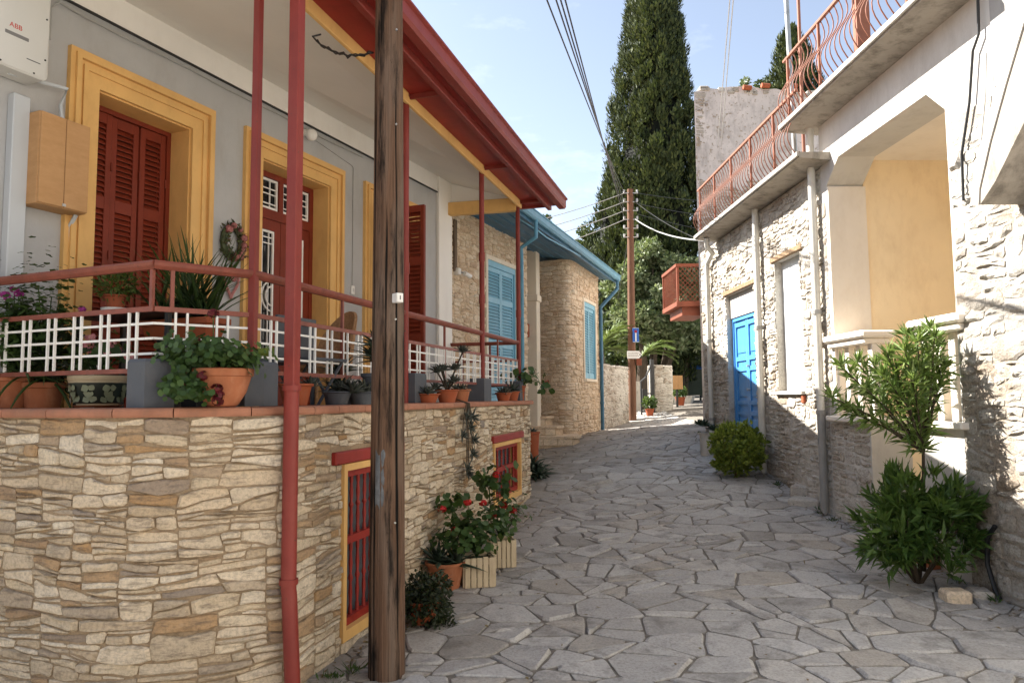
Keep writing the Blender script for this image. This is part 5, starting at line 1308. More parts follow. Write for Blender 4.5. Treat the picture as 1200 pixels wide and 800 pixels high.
# downpipes
cs = FE.hit(628, 268, -.09)[0]
q0 = fe_(cs, -.09, hBz); t = thing('blue_downpipe', 'short blue elbow pipe under the gutter leading back to the stone wall', 'downpipe', tuple(P(611, 290, 11.25)), 0, 'blue downpipes')
m = MB(); q1 = q0-Vector((0, 0, .28)); e_ = P(611, 290, 11.25); m.tube([q0, q1, e_, e_-Vector((0, 0, .15)), Vector((e_.x, e_.y, gz(e_.x, e_.y)))], .032, 10); m.build('pipe', m_tealg, t, True)
q0 = fe_(.0, -.09, hBz-.0); t = thing('blue_downpipe', 'long blue downpipe at the far corner of the rounded stone house', 'downpipe', (tp.x, tp.y, gz(tp.x, tp.y)), 0, 'blue downpipes')
wp = F2.w((tp-k2).length-.06, -.07, 0); zz = gz(wp.x, wp.y)
m = MB(); m.tube([q0, q0-Vector((0, 0, .22)), Vector((wp.x, wp.y, 3.75)), Vector((wp.x, wp.y, 3.6)), Vector((wp.x, wp.y, zz))], .043, 12); m.build('pipe', m_blued, t, True)
for z in (1.5, 2.6): m = MB(); m.tube([(wp.x, wp.y, z), (wp.x, wp.y, z+.04)], .052, 12); m.build('collar', m_blued, t)
# old timber, flood lamp and letter box on the house
m = MB(); m.box(FB, FB.hit(531, 280)[0]-.04, FB.hit(531, 280)[0]+.05, -.05, -.001, FB.hit(531, 318)[1], ZB-.3, .01); o = m.build('timber_post', wood_mat('old_grey_timber', (.10, .07, .05), (.2, .15, .1))); tag(o, 'old weathered timber fixed to the stone wall beside the white pilaster', 'timber')
s_, z_ = FB.hit(534, 319); t = thing('security_light', 'small white twin security light on the stone wall past the grey house', 'lamp', FB.w(s_, 0, z_), FB.a)
m = MB(); m.box(FB, s_-.09, s_-.0, -.10, -.001, z_-.05, z_+.05, .01); m.build('body', m_white, t)
m = MB(); m.tube([FB.w(s_+.02, -.14, z_-.02), FB.w(s_+.18, -.16, z_-.05)], .035, 10); m.build('head', m_white, t, True)
m = MB(); m.tube([FB.w(s_-.03, -.08, z_), FB.w(s_+.06, -.14, z_-.025)], .014, 8); m.build('arm', m_steel, t)
jb = fj.w(.03, -.10, 3.0-.0); zmb = P(620, 387, 14.2).z
t = thing('letter_box', 'brown wooden letter box on the cream door jamb', 'letter box', (jb.x, jb.y, zmb-.12))
m = MB(); m.box(fj, -.06, .12, -.13, -.001, zmb-.13, zmb+.13, .006); m.build('case', m_terra2, t); m = MB(); m.box(fj, -.03, .09, -.134, -.129, zmb+.06, zmb+.08); m.build('slot', m_black, t)
# steps to the doorway
t = thing('door_steps', 'curved stone steps rising to the doorway beside the rounded corner', 'steps', (.6, 14.3, gz(.6, 14.3)))
sb = gz(.4, 14.2)-.02
for i, (x1, yf, z) in enumerate(((1.28, 13.75, .92), (.98, 14.05, 1.10), (.80, 14.4, 1.28))):
    x0 = .02; n = 4
    m = MB(); m.rnd = .3+.2*i
    m.prism([(x0, yf+.03, .4), (x1-.15, yf+.02, .4), (x1, yf+.25, .4), (x1+.03, yf+1.2, .4), (x0, yf+1.2, .4)], [(x0, yf+.03, z-.045), (x1-.15, yf+.02, z-.045), (x1, yf+.25, z-.045), (x1+.03, yf+1.2, z-.045), (x0, yf+1.2, z-.045)]); m.build('riser', m_mortB, t)
    m = MB(); m.rnd = .6
    m.prism([(x0, yf, z-.044), (x1-.13, yf-.01, z-.044), (x1+.03, yf+.24, z-.044), (x1+.05, yf+1.2, z-.044), (x0, yf+1.2, z-.044)], [(x0, yf, z), (x1-.13, yf-.01, z), (x1+.03, yf+.24, z), (x1+.05, yf+1.2, z), (x0, yf+1.2, z)]); m.build('tread', m_stoneB, t)
    for k in range(n):
        a = x0+(x1-.16-x0)*k/n+.008; b = x0+(x1-.16-x0)*(k+1)/n-.008; m = MB(); m.rnd = .1+.8*rng.random(); m.box(ID, a, b, yf+.002, yf+.0295, z-.17, z-.05, .004); m.build('facing_stone', m_stoneB, t)
# pots by the steps
p = ghit(677, 503); t = pthing('potted_succulent', 'brown pot of succulents beside the steps below the rounded stone corner', 'potted plant', p, 'pots by the stone house steps')
pot(t, p, .18, .30, m_terra2, .72); rosette(t, (p.x, p.y, p.z+.28), .24, .045, 22, l_suc, rg, 15, 80, .4, .012); rosette(t, (p.x+.08, p.y-.05, p.z+.27), .18, .04, 16, l_suc, rg, 20, 90, .4, .012)
p = Vector((.30, 11.6, 0)); p.z = gz(p.x, p.y); t = pthing('potted_succulent', 'tall brown pot of succulents just past the end of the terrace wall', 'potted plant', p, 'pots by the stone house steps')
pot(t, (p.x, p.y, p.z), .13, .62, m_terra2, .7, .06); rosette(t, (p.x, p.y, p.z+.6), .15, .04, 18, l_suc, rg, 15, 85, .4, .01)

# ------------------------------------------------------------------ right side
FX = Fr((3.67, 8.43), math.atan2(-1, .021))         # s grows towards the camera, t into the buildings
rng = random.Random(77)
lbs = [FX.hit(824, 400)[0], 0.0]
zs1 = FX.hit(954, 160, -.02)[1]
hR = thing('limewashed_house', 'limewashed rubble stone house with blue door under an iron balcony', 'house', FX.w(-2, 0, gz(3.6, 10.5)), FX.a)
d0, d1_ = FX.hit(853, 420)[0], FX.hit(886, 420)[0]; zdt = FX.hit(868, 340)[1]; zdb = .80
ww0, ww1 = FX.hit(910, 380)[0], FX.hit(940, 380)[0]; zwt_ = FX.hit(925, 300)[1]; zwb_ = FX.hit(925, 458)[1]
hd = (d0, d1_, zdb, zdt); hw_ = (ww0, ww1, zwb_, zwt_)
ZSL = 4.33
mb = MB(); mb.rnd = .5; wall_holes(mb, FX, lbs[0], 0, -.2, ZSL, 0, .45, [hd, hw_]); mb.build('street_wall', m_mortR, hR)
mb = MB(); mb.rnd = .5; mb.box(FX, lbs[0], lbs[0]+.4, .451, 6, -.2, ZSL-.01); mb.box(FX, lbs[0]+.41, 0, 5.6, 6, -.2, ZSL-.01); mb.build('rear_wall', m_mortR, hR)
cl = []
cl = rubble(lbs[0], 0, -.1, ZSL-.01, .32, .55, .32, .16, rng, .12)
cl = cut_holes(cl, [hd, hw_, (d0-.1, d1_+.1, zdt, zdt+.09), (ww0-.1, ww1+.1, zwt_, zwt_+.08)])
stones(hR, 'stone', m_stoneR, [(cl, warp(wmap(FX), .018, .3, 4.0))], .008, rng, (.003, .026), .007, .016, 300, pxw)
m = MB()
for a, b, z in ((d0-.1, d1_+.1, zdt+.005), (ww0-.1, ww1+.1, zwt_+.005)):
    m = MB(); m.box(FX, a, b, -.03, .3, z, z+.08, .012); m.build('timber_lintel', wood_mat('old_lintel_wood', (.18, .11, .06), (.36, .25, .15), (1, 9, 9)), hR)
# blue door
m = MB(); td = .085; e = .06
zt2 = FX.hit(866, 371, td)[1]
m.box(FX, d0, d0+e, td, td+.09, zdb, zt2); m.box(FX, d1_-e, d1_, td, td+.09, zdb, zt2); m.box(FX, d0+e, d1_-e, td, td+.09, zt2-e, zt2)
door = m.build('door_frame', m_bdoor, hR)
mid = (d0+d1_)/2
for a, b in ((d0+e+.003, mid-.003), (mid+.003, d1_-e-.003)):
    m = MB(); m.box(FX, a, b, td+.045, td+.075, zdb+.02, zt2-e-.004); lf = m.build('door_leaf', m_bdoor, hR)
    st = .065; hh = zt2-e-zdb; prev = zdb+.02
    m = MB(); m.box(FX, a, a+st, td+.02, td+.0445, zdb+.02, zt2-e-.005); m.box(FX, b-st, b, td+.02, td+.0445, zdb+.02, zt2-e-.005)
    for u in (.02, .28, .36, .62, .70, .97): m.box(FX, a+st+.0005, b-st-.0005, td+.021, td+.0445, zdb+hh*u-.035, zdb+hh*u+.035)
    m.build('panel_mouldings', m_bdoor, lf)
    for u0, u1 in ((.05, .25), (.39, .59), (.73, .94)): m = MB(); m.box(FX, a+st+.03, b-st-.03, td+.032, td+.0448, zdb+hh*u0+.03, zdb+hh*u1-.03, .006); m.build('raised_panel', m_bdoor, lf)
m = MB(); m.tube([FX.w(mid+.06, td+.02, 1.75), FX.w(mid+.06, td-.03, 1.75)], .02, 10); m.tube([FX.w(mid+.06, td-.02, 2.12), FX.w(mid+.06, td+.03, 2.12)], .018, 8); m.build('door_knob', m_steel, hR)
m = MB(); m.box(FX, d0+.002, d1_-.002, td-.02, td+.06, zt2+.004, zdt-.005); tr = m.build('transom_board', m_whitew, hR)
n = 22; d_tr = paint('faded_grey_lettering', (.30, .28, .26), .8, .1, 6)
zc = zt2+(zdt-zt2)*.52; hh = (zdt-zt2)*.20
for k in range(n):
    a = d0+.07+(d1_-d0-.14)*k/n
    m = MB(); sl = (.012 if k % 3 == 0 else -.012)
    m.prism([FX.w(a, td-.024, zc-hh), FX.w(a+.014, td-.024, zc-hh), FX.w(a+.014, td-.0205, zc-hh), FX.w(a, td-.0205, zc-hh)], [FX.w(a+sl, td-.024, zc+hh*(.7+.3*(k % 2))), FX.w(a+.014+sl, td-.024, zc+hh*(.7+.3*(k % 2))), FX.w(a+.014+sl, td-.0205, zc+hh*.7), FX.w(a+sl, td-.0205, zc+hh*.7)])
    m.build('lettering_stroke', d_tr, tr)
m = MB(); m.box(FX, d0-.02, d1_+.02, -.12, .3, zdb-.15, zdb-.001, .01); m.build('threshold', m_conc2, hR)
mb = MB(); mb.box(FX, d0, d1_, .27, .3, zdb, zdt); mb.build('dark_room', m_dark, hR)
# boarded white window
nb = 3; tb = .10
for k in range(nb):
    a = ww0+(ww1-ww0)*k/nb+.003; b = ww0+(ww1-ww0)*(k+1)/nb-.003; m = MB(); m.box(FX, a, b, tb, tb+.03, zwb_, zwt_, .003); m.build('shutter_board', m_wshut, hR)
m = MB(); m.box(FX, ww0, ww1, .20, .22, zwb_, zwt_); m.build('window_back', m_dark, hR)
m = MB(); m.box(FX, ww0-.06, ww1+.06, -.07, .2, zwb_-.05, zwb_-.002, .008); m.build('window_sill', m_conc2, hR)
m = MB(); m.rnd = .3; m.box(FX, ww1-.02, ww1+.05, -.045, .0, zwb_-.16, zwb_-.052, .01); m.build('brick', m_terra2, hR)
# lower balcony slab
def slab(parent, s0, s1, z, th, out, name='balcony_slab'):
    m = MB(); m.prism([FX.w(s0, .3, z-th), FX.w(s1, .3, z-th), FX.w(s1, -out, z-th*.55), FX.w(s0, -out, z-th*.55)], [FX.w(s0, .3, z), FX.w(s1, .3, z), FX.w(s1, -out, z), FX.w(s0, -out, z)]); o = m.build(name, m_conc, parent)
    m = MB(); m.box(FX, s0, s1, -out-.03, -out-.001, z-.05, z+.005, .004); m.build('slab_edge', m_conc2, o)
    return o
sl1 = FX.hit(815, 283, -.36)[0]
slab(hR, sl1, .28, 4.44, .12, .36)
m = MB(); m.box(FX, lbs[0], .0, .301, 5.9, 4.331, 4.43); m.build('roof_terrace', m_conc2, hR)
# wrought railings: bellied balusters
def bal_mesh(h, mat):
    mb = MB(); pts = []
    for i in range(13):
        u = i/12; z = h*u; y = -.11*math.sin(min(1, u/.62)*math.pi) if u < .62 else .045*math.sin((u-.62)/.38*math.pi)
        pts.append((0, y, z))
    mb.tube(pts, .0066, 5); me = bpy.data.meshes.new('baluster'); me.from_pydata(mb.v, [], mb.f); me.materials.append(mat); me.polygons.foreach_set('use_smooth', [True]*len(me.polygons)); return me
def iron_railing(label, s0, s1, t, z, h, step=.105):
    o = thing('balcony_railing', label, 'railing', FX.w(s0, t, z), FX.a, 'bellied iron balcony railings')
    me = bal_mesh(h-.03, m_iron); s = s0+step/2; k = 0
    m = MB(); m.box(FX, s0, s1, t-.018, t+.018, z+h-.02, z+h+.008); m.build('top_rail', m_iron, o)
    m = MB(); m.box(FX, s0, s1, t-.010, t+.010, z+.03, z+.05); m.build('bottom_rail', m_iron, o)
    while s < s1:
        b = link('baluster', me, o); b.location = (s-s0, 0, .02)
        if k % 8 == 0:
            m = MB(); m.box(FX, s+step*.5-.013, s+step*.5+.013, t-.013, t+.013, z, z+h-.02); m.build('post', m_iron, o)
        s += step; k += 1
    return o
iron_railing('long terracotta painted iron railing on the lower balcony', sl1+.03, .14, -.30, 4.445, .80)
# upper building with open porch
hU = thing('porch_house', 'white rendered house with a tall chamfered porch opening and peach interior', 'house', FX.w(1.5, 0, gz(3.7, 7)), FX.a)
p0, p1 = FX.hit(972, 300)[0], FX.hit(1114, 250)[0]
z_top = 4.32; z_ch = 4.08; c0, c1 = FX.hit(982, 183)[0], FX.hit(1085, 112)[0]
sg0, sg1 = FX.hit(1018, 450)[0], FX.hit(1078, 450)[0]
ZU = 4.83; SN = 22.0
zled = 1.42
mb = MB(); mb.rnd = .5
f = FX
# front wall pieces: left strip, right part, panel above with chamfers, base left and right of the entry
wall_holes(mb, f, 0.0015, SN, -.3, ZU, 0, .42, [(p0, p1, zled, z_top), (sg0, sg1, -.31, z_top)])
for a, b, c in ((p0, c0, 1), (p1, c1, -1)):
    mb.add([f.w(a, 0, z_ch), f.w(b, 0, z_top), f.w(a, 0, z_top), f.w(a, .42, z_ch), f.w(b, .42, z_top), f.w(a, .42, z_top)], [(0, 1, 2), (3, 5, 4), (0, 3, 4, 1)])
mb.build('street_wall', m_whitew, hU)
mb = MB(); mb.box(f, p0+.001, p0+.03, .001, .44, zled, z_ch-.02); mb.build('jamb_lining', m_peachp, hU)
# porch interior: far wall faces the camera
mb = MB(); mb.box(f, p0-.06, p0+.0, .43, 2.6, -.3, 4.7); mb.build('porch_end_wall', m_peach, hU)
mb = MB(); mb.box(f, p0-.06, p1+.6, 2.601, 2.7, -.3, 4.7); mb.box(f, p1+.55, p1+.6, .43, 2.6, -.3, 4.7); mb.build('porch_back_wall', m_peach, hU)
mb = MB(); mb.box(f, p0-.05, p1+.6, .43, 2.6, z_top+.06, z_top+.12); mb.build('porch_ceiling', m_peachp, hU)
mb = MB(); mb.box(f, p0+.001, sg0, .43, 2.6, zled-.12, zled-.03); mb.box(f, sg1, p1+.54, .43, 2.6, zled-.12, zled-.03); mb.build('porch_floor', m_conc2, hU)
mb = MB(); mb.box(f, sg0+.0, sg1, .45, 2.59, .1, .3); mb.box(f, sg0, sg1, .9, 2.58, .31, .5); mb.box(f, sg0, sg1, 1.3, 2.57, .51, .75); mb.build('porch_steps', m_conc2, hU)
mb = MB(); mb.box(f, sg0-.012, sg0-.001, .001, 2.2, -.2, zled-.13); mb.box(f, p0, sg0-.013, 2.1, 2.2, -.2, zled-.13); mb.build('entry_side', m_peach, hU)
# ledges and balustrades
for a, b, lab in ((p0-.08, sg0+.06, 'l'), (sg1-.04, p1+.12, 'r')):
    m = MB(); m.box(f, a, b, -.09, .34, zled-.06, zled, .012); m.build('ledge', m_peachp, hU)
    m = MB(); m.box(f, a+.03, b-.02, -.05, .24, zled+.76, zled+.82, .012); m.box(f, a, b+.02, -.09, .28, zled+.821, zled+.90, .02); m.build('balustrade_cap', m_peachp, hU)
    n = 4; w_ = b-a-.1
    for k in range(n):
        s = a+.08+w_*k/(n-1)*.94; m = MB(); m.box(f, s-.045, s+.045, .03, .13, zled+.001, zled+.759, .005); m.build('baluster', m_peachp, hU)
# stone showing through the render
cl = []
cl = rubble(p1+.03, 3.9, -.2, 3.9, .34, .6, .36, .17, rng, .13)
cb = []
cb = rubble(.02, sg0-.02, -.2, zled-.08, .3, .5, .3, .13, rng, .1)
cs_ = []
cs_ = rubble(.02, p0-.04, zled, 3.9, .3, .4, .3, .16, rng, .1)
stones(hU, 'stone', m_stoneN, [(cl, warp(wmap(FX), .02, .3, 6.0))], .007, rng, (.006, .026), .008, .022, 200, pxw)
stones(hU, 'base_stone', m_stoneR, [(cb+cs_, warp(wmap(FX), .008, .3, 6.0))], .007, rng, (.001, .020), .006, .016, 150, pxw, 'small_base_stones')
mb = MB(); mb.rnd = .8; mb.box(f, p1+.025, 4.0, -.006, -.0005, -.3, 3.95); mb.build('rough_render', m_stoneN, hU)
# upper slab and railing
su0 = FX.hit(915, 160, -.36)[0]; su1 = FX.hit(1147, 5)[0]+.1
slab(hU, su0, 3.0, 4.93, .13, .36)
m = MB(); m.box(f, 0.01, 3.0, .301, 5.9, 4.831, 4.92); m.build('roof_terrace', m_conc2, hU)
iron_railing('terracotta painted iron railing on the higher balcony above the porch', su0+.03, 2.9, -.30, 4.935, .80)
m = MB(); m.box(f, 1.30, 1.42, -.20, -.08, 4.93, 5.92, .006); o = m.build('terrace_pillar', m_iron); tag(o, 'square terracotta coloured pillar on the higher balcony', 'pillar')
# neighbouring grey render, slab shade in its colour, and sloping concrete stair flight
m = MB(); m.box(f, 3.02, SN, -.012, -.0, 4.0, 6.5); m.build('shaded_grey_render', m_shade, hU)
t = thing('stair_flight', 'rough concrete underside of an outside stair at the right edge', 'stairs', FX.w(3.3, -.2, 3.0), FX.a)
sa, za = FX.hit(1140, 240, -.34); 
m = MB(); prof = [(sa, za), (sa+.02, za+.12), (sa+.16, za+.42), (sa+.34, za+.74), (sa+.62, za+1.2), (sa+1.3, za+2.2), (sa+1.7, za+2.2), (sa+1.0, za+1.05), (sa+.55, za+.40), (sa+.25, za+.10), (sa+.08, za-.02)]
m.prism([f.w(s, -.34, z) for s, z in prof], [f.w(s, .05, z+.0) for s, z in prof]); m.build('flight', m_conc, t)
m = MB(); ps = [(s-.006, z+.006) for s, z in prof[:6]]
m.prism([f.w(s, -.352, z) for s, z in ps]+[f.w(s+.08, -.352, z-.03) for s, z in ps[::-1]], [f.w(s, -.341, z) for s, z in ps]+[f.w(s+.08, -.341, z-.03) for s, z in ps[::-1]]); m.build('render_edge', m_whitew, t)
# downpipes on the right
def dpipe(px, pyb, ztop, label, elbow=False, low_dark=True):
    s, zb = FX.hit(px, pyb, -.08); g = FX.w(s, -.08, 0); zb = gz(g.x, g.y)+.02
    t = thing('house_downpipe', label, 'downpipe', (g.x, g.y, zb), 0, 'downpipes on the right hand houses')
    m = MB(); zsplit = 1.45 if low_dark else zb+.3
    if elbow: m.tube([FX.w(s+.55, -.24, 4.36), FX.w(s+.50, -.22, 4.22), FX.w(s+.42, -.10, 4.12), FX.w(s+.05, -.08, 4.02), FX.w(s, -.08, 3.95), FX.w(s, -.08, zsplit)], .042, 12)
    else: m.tube([FX.w(s, -.08, ztop), FX.w(s, -.08, zsplit)], .045, 12)
    m.build('upper_pipe', m_pvc, t, True)
    m = MB(); m.tube([FX.w(s, -.08, zsplit), FX.w(s, -.08, zb+.02), FX.w(s, -.11, zb-.0)], .047, 12); m.build('lower_pipe', m_pvcd if low_dark else m_pvc, t, True)
    for z in (zsplit-.02, 2.6): m = MB(); m.tube([FX.w(s, -.08, z), FX.w(s, -.08, z+.05)], .055, 12); m.tube([FX.w(s, -.08, z+.02), FX.w(s, .0, z+.02)], .012, 6); m.build('clip', m_pvcd, t)
dpipe(967, 604, 4.84, 'long downpipe between the limewashed house and the porch house')
dpipe(895, 550, 4.40, 'straight cream downpipe between the blue door and the white window', False, False)
dpipe(834, 500, 4.3, 'cream downpipe with a bend beyond the blue door', True, False)
# hanging cables on the right
for pts_, lab in (([(1146, 0), (1147, 40), (1140, 60), (1136, 120), (1127, 180), (1129, 235)], 'black cable hanging down the wall right of the porch opening'), ([(1156, 62), (1155, 110), (1150, 165), (1147, 195)], 'thin grey wire hanging beside the black cable')):
    m = MB(); m.tube([FX.w(*(lambda a: (a[0], -.04, a[1]))(FX.hit(x, y, -.04))) for x, y in pts_], .011 if lab[0] == 'b' else .005, 6); o = m.build('hanging_cable', m_wire if lab[0] == 'b' else m_wireg, None, True); tag(o, lab, 'cable')
m = MB(); m.tube([FX.w(*(lambda a: (a[0], -.05, a[1]))(FX.hit(x, y, -.05))) for x, y in ((1166, 616), (1157, 630), (1157, 660), (1166, 690), (1172, 702))], .018, 8); o = m.build('black_hose', m_black, None, True); tag(o, 'black corrugated hose coming out of the wall at the lower right', 'hose')
# masts
for px0, px1, lab, mt, Yb, r_ in ((919, 930, 'tall grey steel mast standing on the balcony', m_steel, 8.75, .03), (934, 941, 'thin rusty red mast behind the grey mast', m_iron, 9.4, .022)):
    b = P(px1, 150, Yb); tpp = P(px0, -40, Yb); m = MB(); m.tube([Vector((b.x, b.y, 4.47)), b, tpp, tpp+Vector((0, 0, .3))], r_, 10); o = m.build('antenna_mast', mt, None, True); tag(o, lab, 'mast')
# old tower house behind
TY = 14.4
ta, tb_ = P(813, 100, TY), P(930, 110, TY)
t = thing('old_tower_house', 'tall old house with flaking pinkish render behind the lower balcony', 'house', (4.5, TY, 4.4))
ztop = P(860, 102, TY).z
ft = Fr((ta.x, TY), R(2))
wT = 3.4
m = MB()
n = 15; topz = [ztop+.05*mnoise.noise((i*.9, 3.1, 0))+(.06 if 2 < i < 8 else 0)-(.10 if i < 1 else 0)-.012*i for i in range(n)]
for i in range(n-1):
    a, b = wT*i/(n-1), wT*(i+1)/(n-1); zt0_, zt1_ = topz[i], topz[i+1]
    m.prism([ft.w(a, 0, 1.0), ft.w(b, 0, 1.0), ft.w(b+1.1, 3.5, 1.0), ft.w(a+1.1, 3.5, 1.0)], [ft.w(a, 0, zt0_), ft.w(b, 0, zt1_), ft.w(b+1.1, 3.5, zt1_), ft.w(a+1.1, 3.5, zt0_)])
m.build('rendered_wall', m_pink, t)
cl = []
for c in cells(0.02, 1.9, 4.5, 6.0, .3, .16, rng): cl += split(c, rng, .3, .12, .12)
cl = [p for p in cl if max(q[1] for q in p) < 5.95-.35*mnoise.noise((p[0][0]*2, 1, 1))]
cc = []
for c in cells(0.02, .60, 6.0, ztop-.1, .25, .2, rng): cc += split(c, rng, .24, .15, .15)
cc = [p for p in cc if max(q[0] for q in p) < .22+.28*mnoise.noise((.3, p[0][1]*1.6, 7.1))]
stones(t, 'stone', stone_mat('weathered_tower_stone', [(0, (.40, .34, .28)), (.5, (.50, .44, .37)), (1, (.36, .28, .2))]), [(cl+cc, wmap(ft))], .008, rng, (.002, .03), .006, .014, 200, pxw)
for i in range(12):
    a = 1.0+i*.19; m = MB(); zz = ztop+.02-.03*i*.25+rng.gauss(0, .02); m.tube([ft.w(a, -.06, zz), ft.w(a+.17, -.05, zz-.01)], .05, 8); 
    if rng.random() < .45: m.build('ridge_tile', m_terra2, t)
for i in range(16):
    a = rng.random()*wT; m = MB(); m.rnd = rng.random(); zz = ztop-.04+rng.gauss(0, .02)-.012*a*4; m.box(ft, a, a+.1+.15*rng.random(), -.02, .25, zz-.03, zz+.05*rng.random()+.04, .012); m.build('coping_stone', m_stoneR, t)
# unseen pale house added behind the viewer to bounce sunlight
FK = Fr((3.2, -5.2), R(172)); hK = thing('unseen_bounce_house', 'unseen pale house with brown shutters added behind the viewer to bounce light', 'house', FK.w(4, 0, -.5), FK.a)
hk = [(1.6, 2.6, -.4, 1.8), (4.2, 5.2, .6, 1.9), (7.2, 8.2, .6, 1.9), (1.6, 2.6, 2.9, 4.2), (4.2, 5.2, 2.9, 4.2), (7.2, 8.2, 2.9, 4.2)]
mb = MB(); wall_holes(mb, FK, 0, 10.5, -.8, 5.2, 0, .35, hk); mb.build('wall', m_whitew, hK)
mb = MB(); mb.box(FK, 0, .35, .351, 5, -.8, 5.19); mb.box(FK, 10.15, 10.5, .351, 5, -.8, 5.19); mb.box(FK, 0, 10.5, 5.01, 5.3, -.8, 5.19); mb.build('rear_walls', m_whitew, hK)
for a_, b_, c_, d_ in hk:
    for u0, u1 in ((a_+.01, (a_+b_)/2-.004), ((a_+b_)/2+.004, b_-.01)): shutter_leaf(hK, FK, u0, u1, .1, c_+.01, d_-.01, m_rail, (0, .5, 1), False, .07)
mb = MB(); mb.box(FK, -.3, 10.8, -.4, 5.6, 5.2, 5.38); mb.build('roof', m_roof, hK)
# stone / kerb clutter at the foot of the right hand wall
def rock(name, pa, pb_, Y, h, label, cat='stone', mat=m_stoneR):
    a = ghit(*pa); b = ghit(*pb_); m = MB(); m.rnd = .7; f_ = Fr.two(a.to_2d(), b.to_2d()); l = (b-a).length; z = min(a.z, b.z)
    m.box(f_, 0, l, 0, Y, z-.04, z+h, .02); o = m.build(name, mat); tag(o, label, cat)
rock('step_slab', (923, 592), (960, 596), .42, .10, 'flat stone slab beside the downpipe at the foot of the stone wall')
rock('step_slab', (926, 583), (952, 586), .30, .17, 'second smaller stone slab lying on the slab beside the downpipe')
rock('kerb_stone', (985, 634), (1018, 652), .55, .10, 'pale kerb stone step left of the oleander')
rock('rubble_block', (1112, 708), (1142, 708), .16, .09, 'brown broken stone block at the lower right by the hose', 'stone', m_stoneB)
rock('rubble_block', (1140, 704), (1168, 706), .2, .07, 'grey flat stone block next to the hose at the lower right')
rock('low_trough', (1092, 668), (1128, 664), .2, .13, 'low terracotta trough at the foot of the oleander', 'trough', m_terra)
# ------------------------------------------------------------------ shrubs on the right
rg = np.random.default_rng(8)
def lance(rg, C, D, L0, W0, N=None):
    n = len(C); return leaves_geo(C, D, rdir(rg, n)+[0, 0, .8] if N is None else N, L0, W0, .25, .45)
ob = Vector((3.30, 6.05, 0)); ob.z = gz(ob.x, ob.y)
t = thing('oleander', 'oleander with a tall light green spray above a dense dark base by the porch', 'shrub', tuple(ob))
st = MB(); lv = Leaves()
tipsP = [((1062, 392), 6.0), ((1090, 385), 6.1), ((1075, 400), 5.9), ((1040, 415), 6.0), ((1100, 405), 6.1), ((985, 428), 6.0), ((975, 465), 5.9), ((1005, 425), 6.1), ((1025, 428), 6.1), ((1050, 430), 6.0), ((1085, 430), 6.2), ((1107, 430), 6.0), ((990, 480), 5.95), ((1060, 410), 5.85), ((1080, 395), 6.0), ((1035, 440), 5.9), ((1095, 395), 5.95), ((1070, 445), 5.85), ((1015, 455), 5.9)]
cr = Vector(P(1082, 530, 6.05))
for (px, py), Y in tipsP:
    tip = Vector(P(px, py, Y)); midp = cr.lerp(tip, .5)+Vector((rg.normal()*.02, rg.normal()*.03, .04))
    pts = [ob+Vector((.05, 0, .1)), cr, midp, tip]; st.tube(pts, [.016, .012, .008, .004], 6)
    for (a, b, n) in ((cr, midp, 22), (midp, tip, 56)):
        u = rg.random((n, 1)); C = np.array(a)*(1-u)+np.array(b)*u; ax = np.array((b-a).normalized()); D = rdir(rg, n)*.85+ax*.7
        lv.add(*lance(rg, C, D, .16*(.7+.5*rg.random(n)), .011*(.8+.4*rg.random(n))))
    n = 22; C = np.tile(np.array(tip), (n, 1)); lv.add(*lance(rg, C, rdir(rg, n)*.8+np.array([0, 0, .7]), .12*(.7+.5*rg.random(n)), .010))
st.build('branches', m_bark, t); lv.build('upper_foliage', l_ole, t, 'stuff')
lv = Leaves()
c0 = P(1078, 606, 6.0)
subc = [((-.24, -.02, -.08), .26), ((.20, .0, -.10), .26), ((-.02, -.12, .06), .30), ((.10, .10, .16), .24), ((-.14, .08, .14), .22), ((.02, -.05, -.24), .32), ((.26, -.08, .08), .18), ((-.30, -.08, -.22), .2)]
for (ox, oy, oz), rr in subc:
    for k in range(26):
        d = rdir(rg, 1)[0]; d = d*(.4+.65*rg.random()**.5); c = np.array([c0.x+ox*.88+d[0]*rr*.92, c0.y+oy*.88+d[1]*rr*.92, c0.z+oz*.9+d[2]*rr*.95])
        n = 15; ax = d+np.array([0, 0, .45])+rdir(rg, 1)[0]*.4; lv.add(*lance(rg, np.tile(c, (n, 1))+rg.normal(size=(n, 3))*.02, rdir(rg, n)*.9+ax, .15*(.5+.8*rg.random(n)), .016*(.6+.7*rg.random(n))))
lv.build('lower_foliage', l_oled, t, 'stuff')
m = MB()
for k in range(14):
    a = rg.random()*6.28; m.tube([ob+Vector((0, 0, -.02)), (ob.x+math.cos(a)*.2, ob.y+math.sin(a)*.15, ob.z+.25), (ob.x+math.cos(a)*.4, ob.y+math.sin(a)*.3, ob.z+.55)], [.014, .01, .005], 5)
m.build('stems', m_bark, t)
